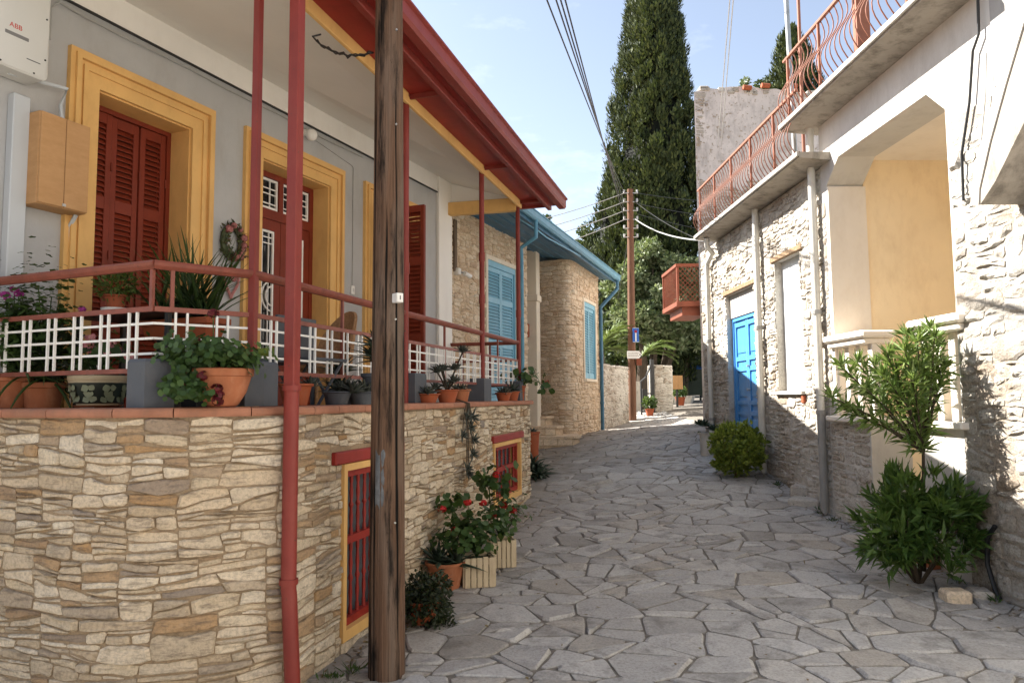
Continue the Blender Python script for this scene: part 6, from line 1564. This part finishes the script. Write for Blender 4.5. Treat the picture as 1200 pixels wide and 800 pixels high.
# yellow green shrub by the blue door
sb_ = Vector(P(862, 520, 10.3)); sb_.z = gz(sb_.x, sb_.y)
t = thing('door_shrub', 'rounded yellow green shrub in front of the blue door', 'shrub', tuple(sb_))
lv = Leaves()
for k in range(170):
    d = rdir(rg, 1)[0]*(.5+.5*rg.random()**.5); c = (sb_.x+.02+d[0]*.38, sb_.y+d[1]*.36, sb_.z+.40+d[2]*.36)
    lv.add(*ball(rg, c, (.06, .06, .05), 26, .06, .018, .5, .2))
lv.build('foliage', l_shr, t, 'stuff')
m = MB()
for k in range(9): a = k*.7; m.tube([sb_, (sb_.x+math.cos(a)*.1, sb_.y+math.sin(a)*.1, sb_.z+.25), (sb_.x+math.cos(a)*.25, sb_.y+math.sin(a)*.25, sb_.z+.5)], [.014, .01, .004], 5)
m.build('stems', m_pole2, t)
p = Vector(P(829, 520, 11.6)); p.z = gz(p.x, p.y); t = pthing('potted_succulent', 'dark succulent in a tan pot beyond the yellow green shrub', 'potted plant', p, 'pots by the blue door')
pot(t, p, .13, .36, m_conc2, .8, .08)
for k in range(7): rosette(t, (p.x+rg.normal()*.10, p.y+rg.normal()*.08, p.z+.36+rg.random()*.14), .14, .035, 16, l_aga, rg, 15, 85, .4, .01)

# ------------------------------------------------------------------ far walls, gate, street end
rng = random.Random(13)
def low_wall(a, b, z1, label, th=.4, cw=.36, ch=.2, zb=.5, mat=m_stoneR, mm=m_mortR):
    f = Fr.two(a, b); l = (Vector(b)-Vector(a)).length
    t = thing('low_stone_wall', label, 'stone wall', f.w(l/2, 0, gz(*f.w(l/2, 0, 0)[:2])), f.a, 'low walls at the end of the street')
    m = MB(); m.rnd = .5; m.box(f, 0, l, 0, th, zb, z1-.03); m.build('core', mm, t)
    cl = []
    for c in cells(0, l, zb+.2, z1-.02, cw, ch, rng): cl += split(c, rng, cw, .15, .13)
    pm_ = [(cl, wmap(f))]; f2 = Fr(f.w(l, 0, 0).to_2d(), f.a+math.pi/2); cl2 = []
    for c in cells(0, th, zb+.2, z1-.02, cw, ch, rng): cl2 += split(c, rng, cw, .15, .13)
    pm_.append((cl2, wmap(f2)))
    stones(t, 'stone', mat, pm_, .010, rng, (.004, .03), .007, .014, 200, pxw)
    for k in range(max(2, int(l/.35))):
        n_ = max(2, int(l/.35)); m = MB(); m.rnd = .05+.9*rng.random(); m.box(f, l*k/n_+.006, l*(k+1)/n_-.006, -.03, th+.03, z1-.029, z1+.05+rng.gauss(0, .015), .02); m.build('cap_stone', mat, t)
    return t
a = P(704, 500, 17.6); b = P(737, 496, 19.7)
low_wall((a.x, a.y), (b.x, b.y), 2.42, 'low stone garden wall between the blue downpipe and the far pole')
a = P(768, 480, 21); b = P(789, 480, 21.2)
low_wall((a.x, a.y), (b.x, b.y), 2.50, 'low stone wall right of the iron gate')
# gate
ga, gb_ = P(751, 480, 20.9), P(767, 480, 21.0); zg = gz(ga.x, ga.y); fg = Fr.two(ga.to_2d(), gb_.to_2d()); lg = (gb_-ga).length
t = thing('iron_gate', 'black wrought iron gate with a sweeping curved top beyond the far pole', 'gate', tuple(Vector((ga.x, ga.y, zg))), fg.a)
m = MB(); m.box(fg, lg-.10, lg, -.03, .05, zg, zg+1.6); m.box(fg, .0, .04, -.02, .02, zg, zg+.95); m.build('frame', m_irond, t)
m = MB(); m.tube([fg.w(0, 0, zg+.95), fg.w(lg*.4, 0, zg+1.08), fg.w(lg*.75, 0, zg+1.4), fg.w(lg-.05, 0, zg+1.6)], .03, 6); m.tube([fg.w(.04, 0, zg+.1), fg.w(lg-.1, 0, zg+.1)], .02, 6); m.tube([fg.w(.04, 0, zg+.62), fg.w(lg-.1, 0, zg+.62)], .02, 6); m.build('curved_rail', m_irond, t)
for k in range(5): s = lg*(k+.6)/6; m = MB(); m.tube([fg.w(s, 0, zg+.1), fg.w(s, 0, zg+1.0+.35*(k/5)**1.5)], .010, 5); m.build('bar', m_irond, t)
m = MB(); m.box(fg, -.25, lg+.1, 1.2, 1.3, zg-.1, zg+1.0); o = m.build('garden_wall', m_conc2); tag(o, 'grey rendered garden wall seen through the iron gate', 'wall')
m = MB(); m.box(fg, .02, lg*.45, -.10, -.03, zg+.35, zg+.75, .01); o = m.build('gate_box', m_irond); tag(o, 'small dark box fixed on the iron gate', 'box')
# far pole with signs
pq = P(741, 494, 20.0); pq.z = gz(pq.x, pq.y)-.05; pt_ = P(738.5, 222, 20)
t = thing('utility_pole', 'brown wooden utility pole with traffic signs at the end of the street', 'utility pole', tuple(pq))
m = MB(); m.tube([pq, pq.lerp(pt_, .5), pt_], [.115, .10, .085], 14); m.build('shaft', m_pole2, t, True)
for k in range(6):
    z = pt_.z-.12-.25*k; c = pq.lerp(pt_, (z-pq.z)/(pt_.z-pq.z)); m = MB()
    m.tube([c+Vector((-.20, -.05, 0)), c+Vector((.20, -.05, 0))], .016, 6); 
    for e in (-.18, .18): m.tube([c+Vector((e, -.05, 0)), c+Vector((e, -.05, .09))], .03, 8)
    m.build('insulator_arm', m_steel, t)
def to_line(px, py, Y): return P(px, py, Y)
sY = 19.86; m_sb = paint('sign_blue', (.02, .11, .42), .4, .03, 3); m_sw = paint('sign_white', (.75, .75, .72), .5, .03, 3, (.5, .45, .4), .3); m_sr = paint('sign_dark_red', (.30, .01, .02), .4, .03, 3)
t = thing('dead_end_sign', 'blue dead end road sign with red and white symbol on the far pole', 'road sign', tuple(P(745, 393, sY)))
a, b = P(741.5, 401, sY), P(748.5, 384, sY); fsn = Fr((a.x, a.y), 0); W_ = b.x-a.x; Z0, Z1 = a.z, b.z
m = MB(); m.box(fsn, 0, W_, -.012, .012, Z0, Z1, .004); m.build('panel', m_sb, t)
m = MB(); m.box(fsn, W_*.40, W_*.60, -.016, -.0125, Z0+.03, Z0+(Z1-Z0)*.64); m.build('white_stem', m_sw, t)
m = MB(); m.box(fsn, W_*.30, W_*.70, -.018, -.0125, Z0+(Z1-Z0)*.66, Z0+(Z1-Z0)*.84, .02); m.build('red_bar', m_sr, t)
m = MB(); e = .008
m.box(fsn, 0.004, W_-.004, -.0145, -.0125, Z0+.004, Z0+.004+e); m.box(fsn, .004, W_-.004, -.0145, -.0125, Z1-.012, Z1-.004); m.build('border', m_sw, t)
t = thing('arrow_sign', 'small white arrow shaped direction sign on the far pole', 'road sign', tuple(P(743, 416, sY)))
a, b = P(735, 420, sY), P(752, 411, sY); zc = (a.z+b.z)/2; W_ = b.x-a.x; hh = (b.z-a.z)/2; fsn = Fr((a.x, a.y), 0)
oc = [(0, -hh), (W_*.80, -hh), (W_, 0), (W_*.80, hh), (0, hh)]
m = MB(); m.prism([fsn.w(s, -.012, zc+z) for s, z in oc], [fsn.w(s, .012, zc+z) for s, z in oc]); m.build('panel', m_sw, t)
m = MB(); m.prism([fsn.w(W_*.84, -.014, zc-hh*.3), fsn.w(W_*.94, -.014, zc), fsn.w(W_*.84, -.014, zc+hh*.3)], [fsn.w(W_*.84, -.0125, zc-hh*.3), fsn.w(W_*.94, -.0125, zc), fsn.w(W_*.84, -.0125, zc+hh*.3)]); m.build('arrow_head', m_irond, t)
for r_ in range(3):
    z = zc+hh*(.45-.42*r_); s = W_*.08
    while s < W_*.74:
        l_ = .012+.02*rng.random(); m = MB(); m.box(fsn, s, s+l_, -.0135, -.0125, z-hh*.10, z+hh*.10); m.build('lettering', d_tr, t); s += l_+.012
m = MB(); a, b = P(746, 428, sY), P(752, 420, sY); m.box(Fr((a.x, a.y), 0), 0, b.x-a.x, -.02, .1, a.z, b.z, .01); o = m.build('meter_box', m_orange); tag(o, 'small brown box on the far pole under the arrow sign', 'box')
# overhead wires
def wire(a, b, sag, r_, label, mat=m_wire, grp='overhead wires'):
    m = MB(); a = Vector(a); b = Vector(b); m.tube([a.lerp(b, i/16)+Vector((0, 0, -sag*4*(i/16)*(1-i/16))) for i in range(17)], r_, 5); o = m.build('overhead_wire', mat); tag(o, label, 'wire', grp)
ords = ['leftmost', 'second from the left', 'third from the left', 'rightmost']
for k, (x0, e) in enumerate(((633, .10), (645, .35), (651, .60), (657, .85))):
    wire(P(x0, -20, 6.0), pt_+Vector((-.18+.0*k, -.05, -e)), .05, .0085, 'overhead wire descending to the far pole, '+ords[k]+' of the four')
for k, y in enumerate((268, 256, 244, 283)):
    wire(P(560, y+ (28 if k < 3 else 30), 19.5), pt_+Vector((-.18, -.05, -.12-.25*[2, 1, 0, 3][k])), .12, .011, ['second lowest of the wires running left from the far pole', 'third lowest of the wires running left from the far pole', 'highest of the wires running left from the far pole', 'lowest of the wires running left from the far pole'][k], m_wireg)
wire(pt_+Vector((.1, -.05, -.85)), FX.w(sl1+.3, -.2, 4.3), .15, .014, 'thick pale cable from the far pole to the limewashed house', m_wireg)
wire(pt_+Vector((.1, -.05, -.35)), P(825, 283, 17.5), .1, .010, 'thin wire from the far pole towards the right hand houses')
for k in range(3): wire(pt_+Vector((.18, -.05, -.12-.3*k)), P(880, 236+20*k, 26), .1, .010, ['highest', 'middle', 'lowest'][k]+' of the three wires running right from the far pole')
wire(pt_+Vector((-.05, -.05, -1.2)), P(724, 350, 20.5), .05, .008, 'guy wire slanting from the far pole into the trees')
for k, (a_, b_) in enumerate((((857, -20), (841, 172)), ((861, -20), (845, 172)))): wire(P(*a_, 9), P(*b_, 14.3), .0, .008, ['left', 'right'][k]+' of the two thin wires reaching the old tower house', m_wireg)
# orange balcony of the next house
bY = 16.9; a = P(793, 365, bY); b = P(830, 362, bY); zr = P(800, 310, bY).z; zf = P(800, 353, bY).z
hN = thing('balcony_house', 'house beyond the limewashed house with a projecting orange balcony', 'house', (5.5, 18, 1))
m = MB(); q_ = [(4.62, 17.5), (9, 17.5), (9, 21.5), (5.75, 21.5)]; m.prism([(x, y, .6) for x, y in q_], [(x, y, zr+.4) for x, y in q_]); m.build('wall', m_whitew, hN)
m = MB(); m.box(ID, a.x, b.x, bY-.02, bY+1.6, zf-.12, zf, .01); m.box(ID, a.x+.15, b.x, bY+.1, bY+1.4, zf-.32, zf-.121); m.build('balcony_floor', m_orange, hN)
m = MB()
for y in (bY, bY+1.56): m.box(ID, a.x+.02, a.x+.07, y, y+.05, zf, zr)
m.box(ID, a.x, b.x, bY-.02, bY+.05, zr-.05, zr+.02); m.box(ID, a.x, a.x+.08, bY+.051, bY+1.6, zr-.05, zr+.02); m.build('balcony_rail', m_orange, hN)
m = MB(); xa, xb = a.x+.06, b.x; hh_ = zr-zf
for sg in (1, -1):
    k = -14
    while k < 22:
        pts_ = []                       # a 45 degree line clipped to the panel
        for u in (0.0, 1.0): pts_.append((xa+k*.11+(u*hh_ if sg > 0 else (1-u)*hh_), zf+u*hh_))
        (x0, z0), (x1, z1) = pts_
        if x0 > x1: x0, z0, x1, z1 = x1, z1, x0, z0
        c0_, c1_ = max(x0, xa), min(x1, xb)
        if c1_-c0_ > .03:
            f0, f1 = (c0_-x0)/(x1-x0), (c1_-x0)/(x1-x0); m.tube([(c0_, bY+.02+.012*sg, z0+(z1-z0)*f0), (c1_, bY+.02+.012*sg, z0+(z1-z0)*f1)], .009, 4)
        k += 1
for i in range(14):
    y0 = bY+.03+1.55*i/13; m.tube([(a.x+.05, y0, zf), (a.x+.05, y0, zr)], .012, 4)
m.build('balcony_lattice', m_orange, hN, kind='stuff')
# wheelie bin, planter, crate, car at the street end
by = 27.0; p = P(806, 460, by); p.z = gz(p.x, p.y)
t = thing('waste_container', 'dark green waste container at the end of the street', 'waste bin', tuple(p)); fbn = Fr((p.x, p.y), R(-8))
m = MB(); m.prism([fbn.w(s, y, p.z+.2) for s, y in ((-.5, -.35), (.5, -.35), (.5, .35), (-.5, .35))], [fbn.w(s, y, p.z+1.15) for s, y in ((-.62, -.45), (.62, -.45), (.62, .45), (-.62, .45))]); m.build('body', paint('bin_green', (.03, .045, .03), .6, .2, 4), t)
m = MB(); m.prism([fbn.w(s, y, p.z+1.151) for s, y in ((-.66, -.48), (.66, -.48), (.66, .48), (-.66, .48))], [fbn.w(s, y, p.z+1.30) for s, y in ((-.5, -.3), (.5, -.3), (.5, .4), (-.5, .4))]); m.build('lid', paint('bin_lid_blue', (.03, .10, .28), .5, .2, 4), t)
for s in (-.42, .42): m = MB(); m.tube([fbn.w(s-.03, -.3, p.z+.1), fbn.w(s+.03, -.3, p.z+.1)], .1, 12); m.build('wheel', m_black, t)
p = P(793, 446, 22.2); zz = gz(p.x, p.y); t = thing('slatted_bin', 'orange slatted wooden litter bin against the low wall', 'litter bin', (p.x, p.y, zz)); fbn = Fr((p.x, p.y), 0)
z0_, z1_ = P(793, 456, 22.2).z, P(793, 440, 22.2).z
for k in range(7): m = MB(); m.box(fbn, -.15+.3*k/7+.004, -.15+.3*(k+1)/7-.004, -.15, -.13, z0_, z1_, .003); m.build('slat', m_cab, t)
m = MB(); m.box(fbn, -.15, .15, -.129, .15, z0_, z1_-.02); m.build('liner', m_bark, t); m = MB(); m.box(fbn, -.03, .03, -.03, .03, zz, z0_); m.build('post', m_irond, t)
p = P(802, 464, 24.0); zz = gz(p.x, p.y); t = thing('stone_trough', 'pale stone trough lying in front of the waste container', 'trough', (p.x, p.y, zz)); fbn = Fr((p.x, p.y), R(-25))
m = MB(); m.prism([fbn.w(s, y, zz) for s, y in ((-.3, -.2), (.22, -.2), (.22, .2), (-.3, .2))], [fbn.w(s, y, zz+.26) for s, y in ((-.34, -.25), (.32, -.25), (.32, .25), (-.34, .25))]); m.build('basin', m_conc2, t); m = MB(); m.box(fbn, -.28, .26, -.15, .15, zz+.261, zz+.27); m.build('soil', m_soil, t)
cy = 31.5; p = P(812, 440, cy); zz = gz(p.x, p.y); t = thing('parked_car', 'white car with red tail lamps parked beyond the waste container', 'car', (p.x, p.y, zz)); fcar = Fr((p.x, p.y), R(4))
prof = [(-2.0, .35), (-2.05, .75), (-1.9, .95), (-1.45, 1.45), (-.2, 1.5), (.6, 1.0), (1.8, .88), (2.0, .6), (1.95, .32)]
m = MB(); m.prism([fcar.w(-.85, y+2, zz+z) for y, z in prof], [fcar.w(.85, y+2, zz+z) for y, z in prof]); m.build('body', m_sw, t)
m = MB(); m.add([fcar.w(-.7, .085, zz+.99), fcar.w(.7, .085, zz+.99), fcar.w(.62, .50, zz+1.40), fcar.w(-.62, .50, zz+1.40)], [(0, 1, 2, 3)]); m.build('rear_window', m_glass, t)
for s in (-.72, .58): m = MB(); m.box(fcar, s, s+.14, -.07, .06, zz+.68, zz+.98, .02); m.build('tail_lamp', paint('tail_lamp_red', (.45, .01, .01), .2, .05, 3), t)
for s in (-.8, .62):
    for y in (.75, 3.2): m = MB(); m.tube([fcar.w(s, y, zz+.3), fcar.w(s+.18, y, zz+.3)], .3, 16); m.build('wheel', m_black, t)
m = MB(); m.box(fcar, -.26, .26, -.075, -.05, zz+.55, zz+.66); m.build('number_plate', paint('plate_yellow', (.6, .42, .03), .5, .03, 3), t); m = MB(); m.box(fcar, -.86, .86, -.12, .1, zz+.34, zz+.52, .04); m.build('bumper', m_dgrey, t)

# ------------------------------------------------------------------ trees
rg = np.random.default_rng(5)
def cypress(px, Y, zb, zt, prof, label, ncl, per, seed, lsz=.16, rscale=1.0):
    rg = np.random.default_rng(seed); b = P(px, 400, Y); b.z = zb
    t = thing('cypress_tree', label, 'tree', tuple(b), 0, 'cypress trees')
    m = MB(); m.tube([b-Vector((0, 0, .3)), b+Vector((0, 0, (zt-zb)*.5)), b+Vector((0, 0, (zt-zb)*.92))], [.32, .2, .04], 10); m.build('trunk', m_pole2, t)
    lv = Leaves(); pr = np.array(prof)
    for k in range(ncl):
        u = rg.random()**.9; r_ = np.interp(u, pr[:, 0], pr[:, 1])*rscale; a = rg.random()*6.283
        r_ *= (.86+.22*math.sin(a*3+u*9)*.5+.16*rg.random())
        q = .78+.24*rg.random() if rg.random() < .8 else .35+.4*rg.random()
        c = np.array([b.x+math.cos(a)*r_*q, b.y+math.sin(a)*r_*q, zb+(zt-zb)*u])
        n = per; d = rdir(rg, n); C = c+d*np.array([.17, .17, .34])*(.5+.5*rg.random((n, 1)))
        out = np.array([math.cos(a), math.sin(a), 0]); D = d*.55+out*.25+np.array([0, 0, .9])+rdir(rg, n)*.3
        lv.add(*leaves_geo(C, D, d+out*.8+rdir(rg, n)*.3, lsz*(.6+.7*rg.random(n)), lsz*.22*(.7+.5*rg.random(n))))
    lv.build('crown', l_cyp, t, 'stuff')
    mb = MB(); N = 14; rows = 12; vs = []  # near-black core painting the shade inside the crown
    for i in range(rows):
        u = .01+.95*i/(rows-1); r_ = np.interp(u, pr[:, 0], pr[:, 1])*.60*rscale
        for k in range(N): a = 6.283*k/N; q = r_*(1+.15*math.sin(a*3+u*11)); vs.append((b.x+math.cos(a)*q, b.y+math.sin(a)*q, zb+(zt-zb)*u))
    mb.add(vs, [(i*N+k, i*N+(k+1) % N, (i+1)*N+(k+1) % N, (i+1)*N+k) for i in range(rows-1) for k in range(N)]); mb.build('shade_core', leaf_mat('cypress_core_shade'+str(seed), [(.004, .006, .003), (.007, .009, .004)], .0, .9), t)
CY = 27.0; m2 = CY/FPX
cypress(773, CY, 1.0, 20.0, [(0, .5), (.08, 1.4), (.22, 1.85), (.38, 1.85), (.5, 1.78), (.62, 1.55), (.72, 1.30), (.8, 1.05), (.9, .8), (1, .1)], 'very tall dense dark cypress rising at the end of the street', 2300, 60, 1, .17)
cypress(722, 27.6, 1.2, 10.3, [(0, .5), (.2, 1.1), (.5, 1.2), (.75, 1.0), (.9, .6), (1, .1)], 'lower cypress crown bulging left of the tall cypress', 420, 55, 2, .17)
cypress(940, 27, 3, 15.6, [(0, .7), (.3, 1.4), (.6, 1.35), (.85, 1.0), (.95, .5), (1, .06)], 'pointed cypress behind the balcony masts', 620, 55, 3, .17)
def tree(px, Y, zb, blobs, mat, label, n_per, lsz, wsz, seed, name='leafy_tree', up=.2, group='trees at the end of the street'):
    rg = np.random.default_rng(seed); b = P(px, 400, Y); b.z = zb
    t = thing(name, label, 'tree', tuple(b), 0, group); m = MB(); lv = Leaves()
    for (bx, by_, dy, rx, rz) in blobs:
        c = P(bx, by_, Y+dy); k = (Y+dy)/FPX; rx *= k; rz *= k
        m.tube([b-Vector((0, 0, .2)), b.lerp(c, .5)+Vector((rg.normal()*.1, 0, .15)), c], [.11, .07, .03], 7)
        for j in range(n_per):
            d = rdir(rg, 1)[0]; d *= (.45+.6*rg.random()**.6); cc = np.array([c.x+d[0]*rx, c.y+d[1]*rx, c.z+d[2]*rz]); n = 42
            lv.add(*ball(rg, cc, (.17, .17, .14), n, lsz, wsz, up, .2))
    m.build('trunk', m_bark, t); lv.build('crown', mat, t, 'stuff'); return t
tree(765, 24.5, 1.2, [(735, 340, 0, 26, 30), (765, 315, 0, 24, 30), (790, 345, .3, 28, 32), (770, 365, -.4, 34, 26), (745, 375, -.3, 30, 25), (800, 385, -.3, 24, 26), (757, 300, .5, 14, 16), (800, 325, .5, 18, 24)], l_tree, 'bushy light green broadleaf tree in front of the tall cypress', 55, .17, .045, 11)
tree(800, 26, 1.3, [(790, 408, 0, 20, 16), (812, 405, 0, 18, 16), (775, 415, .3, 22, 14), (805, 390, 1, 22, 20), (783, 432, 1, 14, 12), (797, 428, 3.5, 16, 12), (815, 424, 4.5, 14, 10)], l_dk, 'dark low tree hanging over the street end', 40, .15, .045, 12)
tree(760, 25.5, 1.2, [(745, 420, 0, 22, 20), (768, 425, .5, 20, 18), (722, 425, .5, 22, 22), (715, 395, .8, 16, 26)], l_dk, 'dark shaded bushes behind the garden wall', 40, .14, .04, 13)
tree(705, 29, 1.2, [(690, 285, 0, 16, 22), (712, 290, 0, 16, 22), (725, 270, .4, 12, 22), (700, 315, 0, 24, 18), (676, 300, .3, 10, 10)], l_dk, 'dark rounded trees above the blue eaves', 45, .15, .045, 14)
tree(896, 30, 4, [(896, 97, 0, 8, 10), (893, 112, 0, 5, 12)], l_dk, 'small sparse tree top above the old tower house', 8, .13, .035, 15)
tree(873, 28, 4, [(873, 98, 0, 4, 4)], l_tree, 'tiny tuft of foliage above the old tower house roof', 6, .10, .03, 16)
tree(641, 40, 1, [(638, 258, 0, 5, 7)], l_dk, 'tiny distant tree tip above the blue gutter', 6, .2, .05, 17)
# palms
def palm(c, label, fronds, seed):
    rg = np.random.default_rng(seed); t = thing('palm', label, 'palm', (c[0], c[1], gz(c[0], c[1])), 0, 'palms behind the garden wall'); m = MB(); g0 = gz(c[0], c[1])
    m.tube([(c[0], c[1], g0-.1), (c[0], c[1], (g0+c[2])/2), c], [.2, .18, .12], 10); m.build('trunk', m_bark, t)
    for az, el, Lf in fronds:
        pts = []; p_ = np.array(c, float); e = R(el)
        for i in range(13):
            pts.append(p_.copy()); d = np.array([math.cos(R(az))*math.cos(e), math.sin(R(az))*math.cos(e), math.sin(e)]); p_ = p_+d*Lf/12; e -= R(6.5)
        m = MB(); m.tube(pts, [.018-.0012*i for i in range(13)], 5); fo = m.build('frond', l_palm, t)
        pts = np.array(pts); n = 110; u = rg.random(n)*11.5+.5; i0 = u.astype(int); fr_ = (u-i0)[:, None]; C = pts[i0]*(1-fr_)+pts[np.minimum(i0+1, 12)]*fr_; ax = unit(pts[np.minimum(i0+1, 12)]-pts[i0])
        side = unit(np.cross(ax, np.tile([0, 0, 1.0], (n, 1))))*np.where(np.arange(n) % 2, 1, -1)[:, None]
        D = side*.8+ax*.75+np.array([0, 0, -.05])+rdir(rg, n)*.12; V, F = leaves_geo(C, D, np.cross(D, ax)+[0, 0, .3], .38*np.sin(np.clip(u/12, .05, .98)*math.pi)**.5, .016, .1); fast_mesh('leaflets', V, F, l_palm, fo, 'stuff')
palm(tuple(P(703, 412, 20.5)), 'palm with arching fronds between the blue downpipe and the far pole', [(80, 70, 1.3), (20, 55, 1.5), (-10, 40, 1.5), (150, 60, 1.2), (-60, 60, 1.3), (10, 75, 1.6), (40, 30, 1.2), (-30, 68, 1.4), (0, 20, 1.1)], 1)
palm(tuple(P(752, 418, 22.5)), 'palm with fronds spreading right of the far pole', [(10, 35, 1.3), (-15, 25, 1.2), (30, 55, 1.2), (-40, 45, 1.2), (160, 50, 1.1), (0, 60, 1.2)], 2)

# pots by the low wall at the street end
for px_, Y_, r_, h_, lab_ in ((796, 22.6, .16, .26, 'terracotta pot of green plant right of the low wall at the street end'), (760, 20.5, .13, .2, 'small terracotta pot in front of the iron gate')):
    x_ = (px_-600)/FPX*Y_; p = Vector((x_, Y_, gz(x_, Y_)+.01)); t = pthing('potted_plant', lab_, 'potted plant', p, 'pots at the street end'); pot(t, p, r_, h_, m_terra2)
    V, F = ball(rg, (p.x, p.y, p.z+h_+.15), (.2, .2, .18), 260, .09, .03, .4, .2); fast_mesh('foliage', V, F, l_ger, t, 'stuff')

# ------------------------------------------------------------------ litter and weeds along the foot of the walls
rg = np.random.default_rng(99); lv = Leaves(); lw = Leaves()
def edge_pt(k):
    if k == 0: u = rg.random()*5.6; q = W2+(W3-W2).normalized()*u+n3*(.03+abs(rg.normal())*.12)
    else: s_ = -5+rg.random()*9; w_ = FX.w(s_, -.03-abs(rg.normal())*.14, 0); q = Vector((w_.x, w_.y))
    return np.array([q.x, q.y, gz(q.x, q.y)+.012])
C = np.array([edge_pt(i % 2) for i in range(700)]); n = len(C)
lv.add(*leaves_geo(C, rdir(rg, n)*[1, 1, .12], np.tile([0, 0, 1.0], (n, 1))+rdir(rg, n)*.35, .045*(.4+.8*rg.random(n)), .011*(.5+.8*rg.random(n))))
C = np.c_[rg.random(160)*5-1.2, 4+rg.random(160)*9]; C = np.c_[C, gz_arr(C)+.02]; C = C[(C[:, 0] > -1.2+.27*(C[:, 1]-4.1)) & (C[:, 0] < 3.5)]; n = len(C)
lv.add(*leaves_geo(C, rdir(rg, n)*[1, 1, .1], np.tile([0, 0, 1.0], (n, 1))+rdir(rg, n)*.3, .04*(.4+.8*rg.random(n)), .010*(.5+.8*rg.random(n))))
o = lv.build('fallen_leaves', leaf_mat('dry_leaf_litter', [(.06, .04, .02), (.16, .10, .045), (.24, .17, .08), (.10, .09, .03)], .1, .8), None); tag(o, 'dry fallen leaves scattered along the foot of the walls', 'fallen leaves', None, 'stuff')
for i in range(46):
    p_ = edge_pt(i % 2); n = int(rg.integers(10, 26)); lw.add(*leaves_geo(np.tile(p_, (n, 1))+rg.normal(size=(n, 3))*[.02, .02, 0], rdir(rg, n)*[1, 1, .4]+[0, 0, .8], rdir(rg, n), (.03+.06*rg.random())*(.5+.8*rg.random(n)), .005*(.6+.8*rg.random(n))))
o = lw.build('weeds', l_ger, None); tag(o, 'small weeds sprouting where the walls meet the paving', 'weeds', None, 'stuff')
